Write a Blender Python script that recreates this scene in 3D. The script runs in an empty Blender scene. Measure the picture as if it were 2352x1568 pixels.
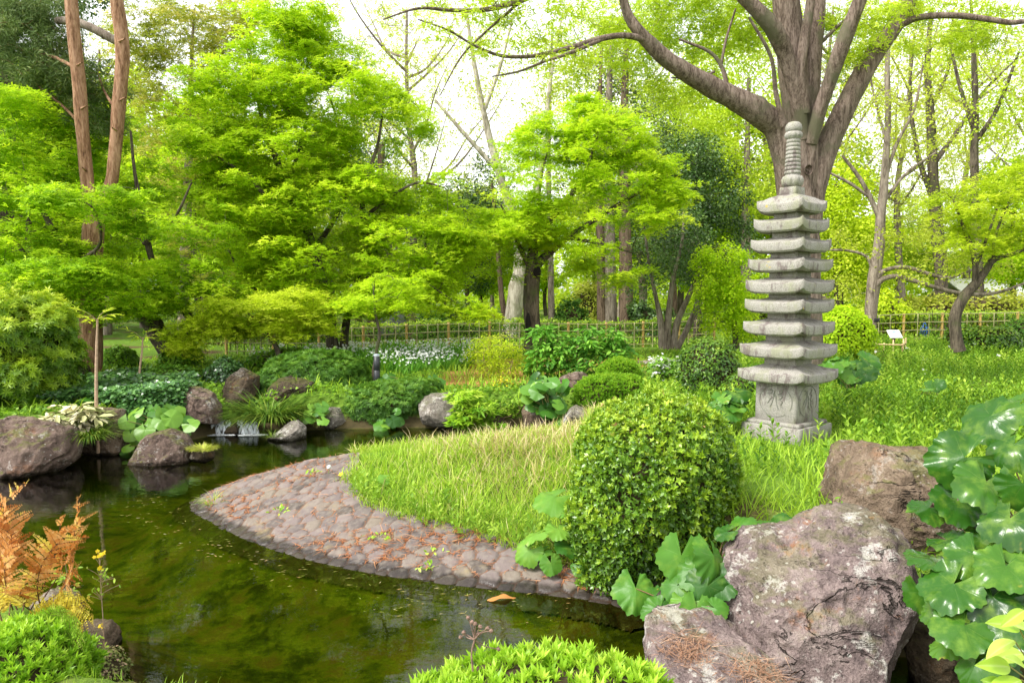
import bpy, math, random
import numpy as np
from mathutils import Vector
R = np.random.default_rng(11)
random.seed(5)
SC = bpy.context.scene
COL = SC.collection
PI = math.pi
# ------------------------------------------------------------------ camera geometry
F = 1700.0                       # focal length in pixels of the 2352 x 1568 viewing frame
EYE = np.array([0.0, 0.0, 2.5])
PITCH = math.atan2(784 - 672, F)
CT, ST = math.cos(PITCH), math.sin(PITCH)

def ray(u, v):
    xc = (u - 1176) / F; yc = (784 - v) / F
    return np.array([xc, CT + yc * ST, -ST + yc * CT])
def P(u, v, d):
    """world point that stands d metres in front of the camera at frame pixel (u, v)"""
    r = ray(u, v); return EYE + r * (d / r[1])
def Pz(u, v, z=0.0):
    r = ray(u, v); return EYE + r * ((z - EYE[2]) / r[2])
def M(px, d):                    # metres spanned by px pixels at distance d
    return px * d / F

# ------------------------------------------------------------------ noise
def _hash(ix, iy, iz):
    h = (ix * 374761393 + iy * 668265263 + iz * 2147483647) & 0xFFFFFFFF
    h = ((h ^ (h >> 13)) * 1274126177) & 0xFFFFFFFF
    h = ((h ^ (h >> 16)) * 2246822519) & 0xFFFFFFFF
    return ((h ^ (h >> 15)) & 0xFFFFFF) / float(0xFFFFFF) * 2 - 1
def vnoise(p):
    p = np.asarray(p, float) + 1000.0
    i = np.floor(p).astype(np.int64); f = p - i
    f = f * f * (3 - 2 * f)
    x, y, z = i[:, 0], i[:, 1], i[:, 2]
    out = 0
    for a in (0, 1):
        wa = f[:, 0] if a else 1 - f[:, 0]
        for b in (0, 1):
            wb = f[:, 1] if b else 1 - f[:, 1]
            for c in (0, 1):
                wc = f[:, 2] if c else 1 - f[:, 2]
                out = out + wa * wb * wc * _hash(x + a, y + b, z + c)
    return out
def fbm(p, octv=4, gain=0.5):
    p = np.asarray(p, float); s = 0; a = 1.0; t = 0
    for k in range(octv):
        s = s + a * vnoise(p * 2 ** k + 17.3 * k); t += a; a *= gain
    return s / t
def sstep(a, b, x):
    t = np.clip((x - a) / (b - a), 0, 1); return t * t * (3 - 2 * t)

# ------------------------------------------------------------------ objects
ORG = {}
class MB:
    """collects numpy geometry and links it as one mesh object"""
    def __init__(s): s.V = []; s.F = []; s.n = 0
    def add(s, V, F, tint=None, vein=None):
        V = np.asarray(V, float).reshape(-1, 3); F = np.asarray(F, np.int64)
        t = np.full(len(F), .5) if tint is None else np.broadcast_to(np.asarray(tint, float), (len(F),))
        ve = np.zeros(len(V)) if vein is None else np.asarray(vein, float)
        s.V.append((V, ve)); s.F.append((F + s.n, t)); s.n += len(V)
    def build(s, name, mat, parent=None, smooth=False, loc=None):
        V = np.concatenate([a for a, b in s.V]); ve = np.concatenate([b for a, b in s.V])
        if parent is not None: org = ORG[parent.name]
        elif loc is not None: org = np.array(loc, float)
        else: org = np.zeros(3)
        V = V - org
        quads = [(f, t) for f, t in s.F if f.shape[1] == 4]; tris = [(f, t) for f, t in s.F if f.shape[1] == 3]
        lv = []; st = []; tt = []; off = 0
        for grp, k in ((quads, 4), (tris, 3)):
            for f, t in grp:
                lv.append(f.ravel()); st.append(off + np.arange(len(f)) * k); off += len(f) * k; tt.append(t)
        lv = np.concatenate(lv); st = np.concatenate(st); tt = np.concatenate(tt)
        me = bpy.data.meshes.new(name)
        me.vertices.add(len(V)); me.vertices.foreach_set('co', V.astype(np.float32).ravel())
        me.loops.add(len(lv)); me.loops.foreach_set('vertex_index', lv.astype(np.int32))
        me.polygons.add(len(st)); me.polygons.foreach_set('loop_start', st.astype(np.int32))
        if smooth: me.polygons.foreach_set('use_smooth', np.ones(len(st), bool))
        a = me.attributes.new('tint', 'FLOAT', 'FACE'); a.data.foreach_set('value', tt.astype(np.float32))
        if ve.any():
            a = me.attributes.new('vein', 'FLOAT', 'POINT'); a.data.foreach_set('value', ve.astype(np.float32))
        me.update(calc_edges=True)
        if mat is not None: me.materials.append(mat)
        o = bpy.data.objects.new(name, me); COL.objects.link(o)
        ORG[o.name] = org
        if parent is not None: o.parent = parent
        else: o.location = Vector(org)
        return o
def thing(name, label, cat, loc, group=None):
    o = bpy.data.objects.new(name, None); COL.objects.link(o)
    o.empty_display_size = .1
    o.location = Vector(np.asarray(loc, float)); ORG[o.name] = np.asarray(loc, float)
    o['label'] = label; o['category'] = cat
    if group: o['group'] = group
    return o
def tag(o, label=None, cat=None, group=None, kind=None):
    if label: o['label'] = label
    if cat: o['category'] = cat
    if group: o['group'] = group
    if kind: o['kind'] = kind
    return o
def copy_thing(o, loc, rz=0.0, sc=1.0, label=None):
    c = o.copy(); COL.objects.link(c); c.location = Vector(np.asarray(loc, float)); c.rotation_euler = (0, 0, rz)
    c.scale = (sc, sc, sc)
    if label: c['label'] = label
    for ch in list(o.children):
        k = ch.copy(); COL.objects.link(k); k.parent = c
        for g in list(ch.children):
            h = g.copy(); COL.objects.link(h); h.parent = k
    return c

# ------------------------------------------------------------------ shapes
def nrm(v):
    v = np.asarray(v, float); return v / np.maximum(np.linalg.norm(v, axis=-1, keepdims=True), 1e-9)
def tube(pts, rad, k=6, cap=True, wob=0.0):
    pts = np.asarray(pts, float); n = len(pts); rad = np.broadcast_to(np.asarray(rad, float), (n,))
    t = nrm(np.gradient(pts, axis=0))
    ax = nrm(pts[-1] - pts[0]); ref = np.array([1.0, 0, 0]) if abs(ax[0]) < .7 else np.array([0, 0, 1.0])
    a = nrm(np.cross(t, ref)); b = np.cross(t, a)
    th = np.arange(k) * 2 * PI / k
    rr = rad[:, None] * np.ones(k)[None]
    if wob:
        q = pts[:, None, :] + (np.cos(th)[None, :, None] * a[:, None] + np.sin(th)[None, :, None] * b[:, None]) * rr[:, :, None]
        rr = rr * (1 + wob * vnoise(q.reshape(-1, 3) * np.array([6, 6, 1.5])).reshape(rr.shape)
                     + wob * .6 * vnoise(q.reshape(-1, 3) * np.array([16, 16, 3.])).reshape(rr.shape))
    V = pts[:, None, :] + (np.cos(th)[None, :, None] * a[:, None] + np.sin(th)[None, :, None] * b[:, None]) * rr[:, :, None]
    i = np.arange(n - 1)[:, None] * k; j = np.arange(k)[None]; j2 = (j + 1) % k
    Fq = np.stack([i + j, i + j2, i + k + j2, i + k + j], -1).reshape(-1, 4)
    V = V.reshape(-1, 3)
    return V, Fq
def spline(pts, n=8):
    """Catmull-Rom through rows of any width"""
    p = np.asarray(pts, float)
    p = np.vstack([2 * p[0] - p[1], p, 2 * p[-1] - p[-2]])
    out = []
    for i in range(1, len(p) - 2):
        t = np.linspace(0, 1, n, endpoint=False)[:, None]
        a, b, c, d = p[i - 1], p[i], p[i + 1], p[i + 2]
        out.append(.5 * (2 * b + (c - a) * t + (2 * a - 5 * b + 4 * c - d) * t * t + (3 * b - a - 3 * c + d) * t ** 3))
    out.append(p[-2][None]); return np.vstack(out)
def boxm(c, s, rz=0.0, bev=0.0):
    x, y, z = np.asarray(s, float) / 2
    if bev <= 0:
        V = np.array([[-x, -y, -z], [x, -y, -z], [x, y, -z], [-x, y, -z], [-x, -y, z], [x, -y, z], [x, y, z], [-x, y, z]])
        Fq = np.array([[0, 3, 2, 1], [4, 5, 6, 7], [0, 1, 5, 4], [1, 2, 6, 5], [2, 3, 7, 6], [3, 0, 4, 7]])
    else:
        rings = []
        for (zz, ins) in ((-z, bev), (-z + bev, 0), (z - bev, 0), (z, bev)):
            a, b, e = x - ins, y - ins, bev * .6
            rings.append(np.array([[-a + e, -b, zz], [a - e, -b, zz], [a, -b + e, zz], [a, b - e, zz], [a - e, b, zz], [-a + e, b, zz], [-a, b - e, zz], [-a, -b + e, zz]]))
        V = np.vstack(rings); Fq = []
        for r in range(3):
            for j in range(8): Fq.append([r * 8 + j, r * 8 + (j + 1) % 8, r * 8 + 8 + (j + 1) % 8, r * 8 + 8 + j])
        for o, rev in ((0, 1), (24, 0)):
            for q in ((0, 1, 2, 3), (4, 5, 6, 7), (0, 3, 4, 7)):
                q = [o + k for k in q]; Fq.append(q[::-1] if rev else q)
        Fq = np.array(Fq)
    cz, sz = math.cos(rz), math.sin(rz)
    V = V @ np.array([[cz, sz, 0], [-sz, cz, 0], [0, 0, 1]])
    return V + np.asarray(c, float), Fq
def lathe(prof, c, k=24, mod=None):
    """prof: rows of (radius, z)"""
    prof = np.asarray(prof, float); n = len(prof); th = np.arange(k) * 2 * PI / k
    r = prof[:, 0][:, None] * np.ones(k)[None]
    if mod is not None: r = mod(r, prof[:, 1][:, None], th[None])
    V = np.stack([r * np.cos(th), r * np.sin(th), prof[:, 1][:, None] + 0 * r], -1).reshape(-1, 3) + np.asarray(c, float)
    i = np.arange(n - 1)[:, None] * k; j = np.arange(k)[None]; j2 = (j + 1) % k
    return V, np.stack([i + j, i + j2, i + k + j2, i + k + j], -1).reshape(-1, 4)
_ICO = {}
def ico(sub):
    if sub in _ICO: return _ICO[sub]
    g = (1 + 5 ** .5) / 2
    V = np.array([[-1, g, 0], [1, g, 0], [-1, -g, 0], [1, -g, 0], [0, -1, g], [0, 1, g], [0, -1, -g], [0, 1, -g], [g, 0, -1], [g, 0, 1], [-g, 0, -1], [-g, 0, 1]])
    T = np.array([[0, 11, 5], [0, 5, 1], [0, 1, 7], [0, 7, 10], [0, 10, 11], [1, 5, 9], [5, 11, 4], [11, 10, 2], [10, 7, 6], [7, 1, 8], [3, 9, 4], [3, 4, 2], [3, 2, 6], [3, 6, 8], [3, 8, 9], [4, 9, 5], [2, 4, 11], [6, 2, 10], [8, 6, 7], [9, 8, 1]])
    V = nrm(V)
    for _ in range(sub):
        e = np.sort(np.vstack([T[:, [0, 1]], T[:, [1, 2]], T[:, [2, 0]]]), 1)
        ue, inv = np.unique(e, axis=0, return_inverse=True); inv = inv.ravel()
        mid = nrm(V[ue].mean(1)); n0 = len(V); V = np.vstack([V, mid]); m = len(T)
        a, b, c = n0 + inv[:m], n0 + inv[m:2 * m], n0 + inv[2 * m:]
        T = np.vstack([np.stack([T[:, 0], a, c], 1), np.stack([T[:, 1], b, a], 1), np.stack([T[:, 2], c, b], 1), np.stack([a, b, c], 1)])
    _ICO[sub] = (V, T); return V, T
def vnormals(V, T):
    n = np.cross(V[T[:, 1]] - V[T[:, 0]], V[T[:, 2]] - V[T[:, 0]]); out = np.zeros_like(V)
    for k in range(3): np.add.at(out, T[:, k], n)
    return nrm(out)

# ------------------------------------------------------------------ leaf templates: unit long along x, normal z
def _rh(l, w, ang=0.0, x0=0.0, dz=0.0):
    v = np.array([[0, 0, 0], [l * .45, -w, dz], [l, 0, -dz], [l * .45, w, dz]])
    c, s = math.cos(ang), math.sin(ang)
    return v @ np.array([[c, s, 0], [-s, c, 0], [0, 0, 1]]) + np.array([x0, 0, 0])
def tmpl(parts):
    V = np.vstack(parts); n = len(parts)
    return V, np.arange(n * 4).reshape(n, 4)
LEAF1 = tmpl([_rh(1, .27, 0, 0, .04)])
LEAFW = tmpl([_rh(1, .36, 0, 0, .05)])
LEAFN = tmpl([_rh(1, .13, 0, 0, .03)])
MAPLE = tmpl([_rh(1, .15, a, 0, -.06) for a in (-1.15, 0, 1.15)])
MAPLE5 = tmpl([_rh(l, .13, a, 0, -.06) for a, l in ((-1.6, .6), (-.8, .85), (0, 1), (.8, .85), (1.6, .6))])
# folded oval leaf (two halves along a midrib)
LEAF2 = (np.array([[0, 0, 0], [.33, -.2, .05], [.72, -.17, .04], [1, 0, -.06], [.72, .17, .04], [.33, .2, .05], [.5, 0, 0]]),
         np.array([[0, 1, 2, 6], [6, 2, 3, 3], [0, 6, 4, 5], [6, 3, 3, 4]])[:, :4])
LEAF2 = (LEAF2[0], np.array([[0, 1, 2, 6], [0, 6, 4, 5]]), np.array([[6, 2, 3], [6, 3, 4]]))
BLADE = (np.array([[0, -.035, 0], [0, .035, 0], [.4, -.03, .03], [.4, .03, .03], [.75, -.02, -.03], [.75, .02, -.03], [1, 0, -.16]]),
         np.array([[0, 2, 3, 1], [2, 4, 5, 3]]), np.array([[4, 6, 5]]))
NEEDLE = (np.array([[0, -.035, 0], [0, .035, 0], [1, 0, 0]]), np.zeros((0, 4), int), np.array([[0, 1, 2]]))
def frames(xd, up, spin=None):
    """rotation matrices whose x axis is xd and whose z axis leans to up"""
    x = nrm(xd); y = nrm(np.cross(up, x)); z = np.cross(x, y)
    return np.stack([x, y, z], -1)
def scatter(mb, T, pos, Rm, scl, tint=None):
    n = len(pos)
    if n == 0: return
    Vt = T[0]; m = len(Vt); scl = np.broadcast_to(np.asarray(scl, float), (n,))
    V = np.einsum('nij,mj->nmi', Rm, Vt) * scl[:, None, None] + np.asarray(pos)[:, None, :]
    base = (np.arange(n) * m)[:, None, None]
    tint = R.random(n) if tint is None else np.broadcast_to(np.asarray(tint, float), (n,))
    V = V.reshape(-1, 3); first = True
    for Fk in T[1:]:
        if len(Fk) == 0: continue
        Fa = (Fk[None] + base).reshape(-1, Fk.shape[1])
        if first: mb.add(V, Fa, np.repeat(tint, len(Fk))); first = False
        else:
            mb.F.append((Fa + mb.n - len(V), np.repeat(tint, len(Fk))))
def rdir(n):
    return nrm(R.normal(size=(n, 3)))
def leaf_frames(n, up, tilt=.6, outward=None, ow=.5):
    """leaves facing 'up' (n,3) with random tilt and heading"""
    z = nrm(np.asarray(up) + tilt * R.normal(size=(n, 3)) * .6)
    h = rdir(n)
    if outward is not None: h = nrm(h * (1 - ow) + np.asarray(outward) * ow)
    x = nrm(h - z * np.sum(h * z, 1, keepdims=True)); y = np.cross(z, x)
    return np.stack([x, y, z], -1)

# ------------------------------------------------------------------ materials
class NT:
    def __init__(s, name):
        s.m = bpy.data.materials.new(name); s.m.use_nodes = True; s.t = s.m.node_tree; s.t.nodes.clear()
        s.out = s.n('ShaderNodeOutputMaterial')
    def n(s, typ, **kw):
        nd = s.t.nodes.new(typ)
        for k, v in kw.items(): setattr(nd, k, v)
        return nd
    def L(s, a, b): s.t.links.new(a, b)
    def attr(s, name): return s.n('ShaderNodeAttribute', attribute_name=name).outputs['Fac']
    def pos(s, scale=(1, 1, 1), obj=False):
        mp = s.n('ShaderNodeMapping'); mp.inputs['Scale'].default_value = scale
        if obj: s.L(s.n('ShaderNodeTexCoord').outputs['Object'], mp.inputs['Vector'])
        else: s.L(s.n('ShaderNodeNewGeometry').outputs['Position'], mp.inputs['Vector'])
        return mp.outputs['Vector']
    def noise(s, vec, scale, detail=4, rough=.55, dist=0.0):
        nd = s.n('ShaderNodeTexNoise'); nd.inputs['Scale'].default_value = scale; nd.inputs['Detail'].default_value = detail
        nd.inputs['Roughness'].default_value = rough; nd.inputs['Distortion'].default_value = dist
        if vec is not None: s.L(vec, nd.inputs['Vector'])
        return nd.outputs['Fac']
    def ramp(s, fac, stops, interp='LINEAR'):
        nd = s.n('ShaderNodeValToRGB'); cr = nd.color_ramp; cr.interpolation = interp
        while len(cr.elements) > 1: cr.elements.remove(cr.elements[-1])
        for i, (p, c) in enumerate(stops):
            e = cr.elements[0] if i == 0 else cr.elements.new(p)
            e.position = p; e.color = (c[0], c[1], c[2], 1) if len(c) == 3 else c
        s.L(fac, nd.inputs['Fac']); return nd.outputs['Color']
    def fr(s, fac, a, b):            # smooth 0..1 ramp as a float
        nd = s.n('ShaderNodeMapRange', interpolation_type='SMOOTHSTEP'); nd.inputs['From Min'].default_value = a; nd.inputs['From Max'].default_value = b
        s.L(fac, nd.inputs['Value']); return nd.outputs['Result']
    def mix(s, fac, a, b, mode='MIX'):
        nd = s.n('ShaderNodeMix', data_type='RGBA', blend_type=mode)
        for sock, v in ((nd.inputs['Factor'], fac), (nd.inputs[6], a), (nd.inputs[7], b)):
            if hasattr(v, 'is_output'): s.L(v, sock)
            elif isinstance(v, (int, float)): sock.default_value = v
            else: sock.default_value = (v[0], v[1], v[2], 1)
        return nd.outputs[2]
    def math(s, op, a, b=0.0):
        nd = s.n('ShaderNodeMath', operation=op)
        for sock, v in ((nd.inputs[0], a), (nd.inputs[1], b)):
            if hasattr(v, 'is_output'): s.L(v, sock)
            else: sock.default_value = v
        return nd.outputs[0]
    def bump(s, h, strength=.5, dist=.02, normal=None):
        nd = s.n('ShaderNodeBump'); nd.inputs['Strength'].default_value = strength; nd.inputs['Distance'].default_value = dist
        s.L(h, nd.inputs['Height'])
        if normal is not None: s.L(normal, nd.inputs['Normal'])
        return nd.outputs['Normal']
    def bsdf(s, col, rough=.7, normal=None, spec=.3, metal=0.0, **kw):
        b = s.n('ShaderNodeBsdfPrincipled')
        for key, v in (('Base Color', col), ('Roughness', rough), ('Specular IOR Level', spec), ('Metallic', metal)) + tuple(kw.items()):
            if hasattr(v, 'is_output'): s.L(v, b.inputs[key])
            elif isinstance(v, (int, float)): b.inputs[key].default_value = v
            else: b.inputs[key].default_value = (v[0], v[1], v[2], 1)
        if normal is not None: s.L(normal, b.inputs['Normal'])
        return b.outputs[0]
    def done(s, sh): s.L(sh, s.out.inputs['Surface']); return s.m
def leafmat(name, stops, trans=.45, rough=.5, spec=.25, tcol=None, patch=None):
    """leaf: ramp over the per-leaf tint; part of the light passes through"""
    k = NT(name); c = k.ramp(k.attr('tint'), stops)
    if patch:
        c = k.mix(k.fr(k.noise(k.pos(), patch[0], 3), .5, .68), c, k.mix(.7, c, patch[1]))
    b = k.bsdf(c, rough, None, spec)
    t = k.n('ShaderNodeBsdfTranslucent')
    k.L(k.mix(1.0, c, tcol or (1.0, 1.0, .75), 'MULTIPLY'), t.inputs['Color'])
    m = k.n('ShaderNodeMixShader'); m.inputs[0].default_value = trans
    k.L(b, m.inputs[1]); k.L(t.outputs[0], m.inputs[2])
    return k.done(m.outputs[0])
def barkmat(name, a, b, scale=6.0, depth=.03, moss=None, stretch=.18):
    k = NT(name); v = k.pos((1, 1, stretch)); n1 = k.noise(v, scale, 6, .65, .4); n2 = k.noise(v, scale * 5, 4, .6)
    f = k.math('ADD', k.math('MULTIPLY', n1, .6), k.math('MULTIPLY', n2, .4))
    c = k.ramp(f, [(.36, [x * .4 for x in a]), (.46, a), (.56, b), (.68, [min(1, x * 1.3) for x in b])])
    if moss:
        c = k.mix(k.fr(k.noise(k.pos(), 1.7, 4), .52, .68), c, moss)
    return k.done(k.bsdf(c, .9, k.bump(f, .9, depth), .15))
def plain(name, col, rough=.6, spec=.3, metal=0.0, nscale=0, namp=.25):
    k = NT(name)
    c = col
    if nscale:
        n = k.noise(k.pos(), nscale, 5)
        c = k.ramp(n, [(.3, [x * (1 - namp) for x in col]), (.7, [min(1, x * (1 + namp)) for x in col])])
    return k.done(k.bsdf(c, rough, None, spec, metal))
EXPOSURE = 1.62
# ================================================================== LAND, WATER, PAVING
POND = np.array([(1.05, 5.75), (.78, 5.92), (.44, 6.05), (-.28, 6.25), (-1.05, 6.49), (-1.93, 6.91), (-2.73, 7.52), (-3.6, 8.42), (-3.76, 8.72), (-3.74, 9.14),
                 (-3.55, 9.75), (-3.1, 10.1), (-2.3, 10.45), (-1.2, 10.9), (0, 11.4), (1.0, 11.8), (1.7, 12.2), (1.75, 12.8), (1.2, 13.3), (-.2, 13.5), (-1.74, 13.65),
                 (-3.3, 13.5), (-4.3, 13.4), (-5.2, 13.1), (-5.5, 12.5), (-5.7, 11.7), (-6.6, 11.4), (-7.0, 10.9), (-7.4, 10.2), (-9, 9.5), (-10.4, 7.2), (-9.4, 5.4),
                 (-6.4, 5.3), (-4.3, 5.45), (-3.3, 5.25), (-2.75, 4.85), (-2.5, 4.3), (-1.6, 4.0), (0, 3.9), (1.0, 3.95), (1.5, 3.85), (2.0, 3.3), (2.7, 3.3), (3.1, 4.2), (2.8, 4.95), (2.2, 5.2), (1.6, 5.5)])
def poly_sd(x, y, poly):
    """signed distance, negative inside"""
    x = np.asarray(x, float).ravel(); y = np.asarray(y, float).ravel()
    d = np.full(len(x), 1e9); ins = np.zeros(len(x), bool); n = len(poly)
    for i in range(n):
        a = poly[i]; b = poly[(i + 1) % n]; e = b - a
        wx = x - a[0]; wy = y - a[1]; t = np.clip((wx * e[0] + wy * e[1]) / (e @ e), 0, 1)
        d = np.minimum(d, (wx - t * e[0]) ** 2 + (wy - t * e[1]) ** 2)
        if a[1] != b[1]:
            c = (a[1] > y) != (b[1] > y)
            ins ^= c & (x < (b[0] - a[0]) * (y - a[1]) / (b[1] - a[1]) + a[0])
    d = np.sqrt(d); return np.where(ins, -d, d)
CTRL = np.array([(-3.5, 4.0, .35), (0, 3.0, .5), (2.6, 3.2, .5), (-6, 4, .5), (0, 0, .9), (5, 2, .95), (-5, 0, .9), (2.5, 6.3, .72), (4, 5.8, .9), (3.6, 9.4, .64), (6, 9, .72),
                 (5, 14, .62), (8, 20, .68), (12, 25, .72), (16, 32, .8), (0, 8.8, .72), (-1.2, 8.9, .6), (1.3, 8.4, .74), (1.5, 10, .68), (-2, 15, .5), (1.2, 15, .62), (-5, 15.2, .62), (-5, 18, .65),
                 (-8.5, 13, .6), (-9, 17, .62), (0, 18, .52), (0, 21, .6), (-8, 22, .55), (-5, 25, .5), (2, 26, .5), (10, 29, .72), (0, 40, .5), (-30, 30, .7), (30, 30, .9), (0, 80, .7), (-14, 10, .6), (-60, 90, .7), (60, 90, .9)])
def LAND(x, y):
    w = 0; s = 0
    for cx, cy, cz in CTRL:
        r2 = (x - cx) ** 2 + (y - cy) ** 2
        k = 1 / (r2 + .6) ** 1.6; w = w + k; s = s + k * cz
    return s / w
def H(x, y):
    x = np.asarray(x, float); sh = x.shape; x = x.ravel(); y = np.asarray(y, float).ravel()
    sd = poly_sd(x, y, POND); L = LAND(x, y)
    far = sstep(9, 30, np.hypot(x, y))
    L = L + .05 * fbm(np.stack([x * .7, y * .7, 0 * x], -1), 3) + far * .12 * vnoise(np.stack([x * .13, y * .13, 0 * x + 3], -1))
    pen = sstep(-4.6, -3.9, x) * (1 - sstep(.9, 1.5, x)) * sstep(5.2, 5.6, y) * (1 - sstep(11.2, 12.2, y))
    k = 1.3 * (1 - pen) + .33 * pen
    out = np.minimum(L, .015 + k * np.maximum(sd, 0))
    s = sstep(.0, .5, L - out); out = out - .0 * s
    ins = .015 - .5 * sstep(0, 1.1, -sd) - .25 * np.minimum(-sd, .12)
    h = np.where(sd > 0, out, ins)
    # the bed of the little stream above the cascade
    e = np.exp(-(((x + 5.15) / .42) ** 2 + ((y - 14.0) / .75) ** 2))
    h = np.where(sd > 0, h * (1 - e) + .1 * e, h)
    return h.reshape(sh)
def hit(u, v, d0=2.5, d1=70):
    r = ray(u, v); d = np.geomspace(d0, d1, 1500); p = EYE[None] + r[None] * (d / r[1])[:, None]
    b = p[:, 2] < np.maximum(H(p[:, 0], p[:, 1]), -.02)
    i = int(np.argmax(b)) if b.any() else len(d) - 1
    return p[i]
def G(x, y):
    return np.array([x, y, float(H(np.array([x]), np.array([y]))[0])])

# ---- ground sheet
def axis(a, b, st, lim):
    c = list(np.arange(a, b + 1e-6, st)); s = st
    while c[-1] < lim: s *= 1.18; c.append(c[-1] + s)
    s = st; lo = []
    x = c[0]
    while x > -lim: s *= 1.18; x -= s; lo.append(x)
    return np.array(lo[::-1] + c)
gx = axis(-11, 7, .09, 500); gy = axis(-1, 17, .09, 500)
GX, GY = np.meshgrid(gx, gy); GZ = H(GX, GY)
nx, ny = len(gx), len(gy)
i = (np.arange(ny - 1)[:, None] * nx + np.arange(nx - 1)[None]).ravel()
mb = MB(); mb.add(np.stack([GX.ravel(), GY.ravel(), GZ.ravel()], -1), np.stack([i, i + 1, i + nx + 1, i + nx], -1))
k = NT('ground_soil_and_turf'); p = k.pos()
n1 = k.noise(p, .45, 5); n2 = k.noise(p, 9, 5); n3 = k.noise(p, 60, 3)
soil = k.ramp(n2, [(.3, (.055, .04, .02)), (.55, (.12, .085, .04)), (.75, (.17, .12, .06))])
turf = k.ramp(k.math('ADD', k.math('MULTIPLY', n2, .6), k.math('MULTIPLY', n3, .4)), [(.3, (.05, .10, .012)), (.5, (.11, .2, .022)), (.7, (.2, .28, .04))])
c = k.mix(k.fr(n1, .36, .5), soil, turf)
sep = k.n('ShaderNodeSeparateXYZ'); k.L(p, sep.inputs[0])
bed = k.ramp(k.noise(k.pos((1, 1.6, 1)), 3.1, 8, .7, .0), [(.3, (.012, .016, .006)), (.44, (.045, .06, .01)), (.52, (.115, .135, .015)), (.6, (.125, .09, .03)), (.7, (.20, .22, .04))])
c = k.mix(k.fr(k.math('ADD', sep.outputs[2], k.math('MULTIPLY', n2, .2)), .36, .24), c, k.mix(.7, soil, (.05, .045, .02)))
c = k.mix(k.fr(sep.outputs[2], -.02, .02), bed, c)
h = k.math('ADD', k.math('MULTIPLY', n2, .6), k.math('MULTIPLY', n3, .5))
M_GROUND = k.done(k.bsdf(c, .95, k.bump(h, .8, .03), .1))
tag(mb.build('ground', M_GROUND, smooth=True), kind='structure')

# ---- pond water
k = NT('pond_water'); p = k.pos((1, 1.9, 1))
ctr = k.n('ShaderNodeVectorMath', operation='DISTANCE'); ctr.inputs[1].default_value = (-4.9, 13.0, 0)
k.L(k.n('ShaderNodeNewGeometry').outputs['Position'], ctr.inputs[0])
near = k.n('ShaderNodeMapRange'); near.inputs['From Min'].default_value = 0; near.inputs['From Max'].default_value = 7; near.inputs['To Min'].default_value = 1.0; near.inputs['To Max'].default_value = .12
k.L(ctr.outputs['Value'], near.inputs['Value'])
rip = k.noise(p, 7, 3, .5, .3); slow = k.noise(p, 1.3, 3, .5)
hgt = k.math('ADD', k.math('MULTIPLY', k.math('MULTIPLY', rip, near.outputs[0]), .5), k.math('MULTIPLY', slow, .35))
nm = k.bump(hgt, .22, .03)
gl = k.n('ShaderNodeBsdfGlossy'); gl.inputs['Roughness'].default_value = .015; gl.inputs['Color'].default_value = (.95, .97, 1, 1); k.L(nm, gl.inputs['Normal'])
tr = k.n('ShaderNodeBsdfTransparent'); tr.inputs['Color'].default_value = (.52, .56, .22, 1)
fz = k.n('ShaderNodeFresnel'); fz.inputs['IOR'].default_value = 1.33; k.L(nm, fz.inputs['Normal'])
mx = k.n('ShaderNodeMixShader'); k.L(fz.outputs[0], mx.inputs[0]); k.L(tr.outputs[0], mx.inputs[1]); k.L(gl.outputs[0], mx.inputs[2])
M_WATER = k.done(mx.outputs[0])
mb = MB(); mb.add([(-12, 2.9, 0), (4.2, 2.9, 0), (4.2, 14.6, 0), (-12, 14.6, 0)], [[0, 1, 2, 3]])
tag(mb.build('pond_water', M_WATER), kind='structure')

# ---- the cascade: stream pool above, two falls, foam
k = NT('falling_water'); s1 = k.noise(k.pos((26, 26, 2.2)), 1.0, 3)
st = k.n('ShaderNodeMixShader'); k.L(k.fr(s1, .34, .56), st.inputs[0])
tr = k.n('ShaderNodeBsdfTransparent'); tr.inputs['Color'].default_value = (.75, .8, .8, 1)
k.L(tr.outputs[0], st.inputs[1]); k.L(k.bsdf((.82, .86, .9), .3, None, .5), st.inputs[2])
M_FALL = k.done(st.outputs[0])
mb = MB(); th = np.linspace(0, 2 * PI, 22, endpoint=False)
cen = np.array([-5.12, 13.72, .215]); ring = np.stack([.5 * np.cos(th) * (1 + .15 * np.sin(3 * th)), .62 * np.sin(th), 0 * th], -1) + cen
mb.add(np.vstack([cen[None], ring]), np.array([[0, 1 + j, 1 + (j + 1) % 22] for j in range(22)]))
tag(mb.build('stream_water', M_WATER), kind='structure')
mb = MB()
for ua, ub in ((486, 528), (546, 588)):
    cols = 14; rows = 7; V = []
    for r_ in range(rows):
        t = r_ / (rows - 1)
        for c_ in range(cols):
            uu = ua + (ub - ua) * c_ / (cols - 1); uu = uu + (uu - (ua + ub) / 2) * .35 * t
            q = P(uu, 970, 13.2 - .22 * t ** .6 - .05 * math.sin(c_ * 1.7))
            V.append((q[0], q[1], .215 * (1 - t ** 1.6) + .006))
    i = (np.arange(rows - 1)[:, None] * cols + np.arange(cols - 1)[None]).ravel()
    mb.add(V, np.stack([i, i + 1, i + cols + 1, i + cols], -1))
tag(mb.build('waterfall', M_FALL, smooth=True), kind='structure')
mb = MB()
for ua, ub in ((470, 540), (540, 612)):
    th = np.linspace(0, 2 * PI, 26, endpoint=False)
    c0 = P((ua + ub) / 2, 995, 12.86); c0[2] = .012
    rr = 1 + .3 * vnoise(np.stack([np.cos(th) * 2, np.sin(th) * 2, th * 0 + ua], -1))
    a_ = M(ub - ua, 12.9) / 2
    ring = np.stack([np.cos(th) * a_ * rr, np.sin(th) * .1 * rr, 0 * th], -1) + c0
    mb.add(np.vstack([c0[None], ring]), np.array([[0, 1 + j, 1 + (j + 1) % 26] for j in range(26)]))
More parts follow.
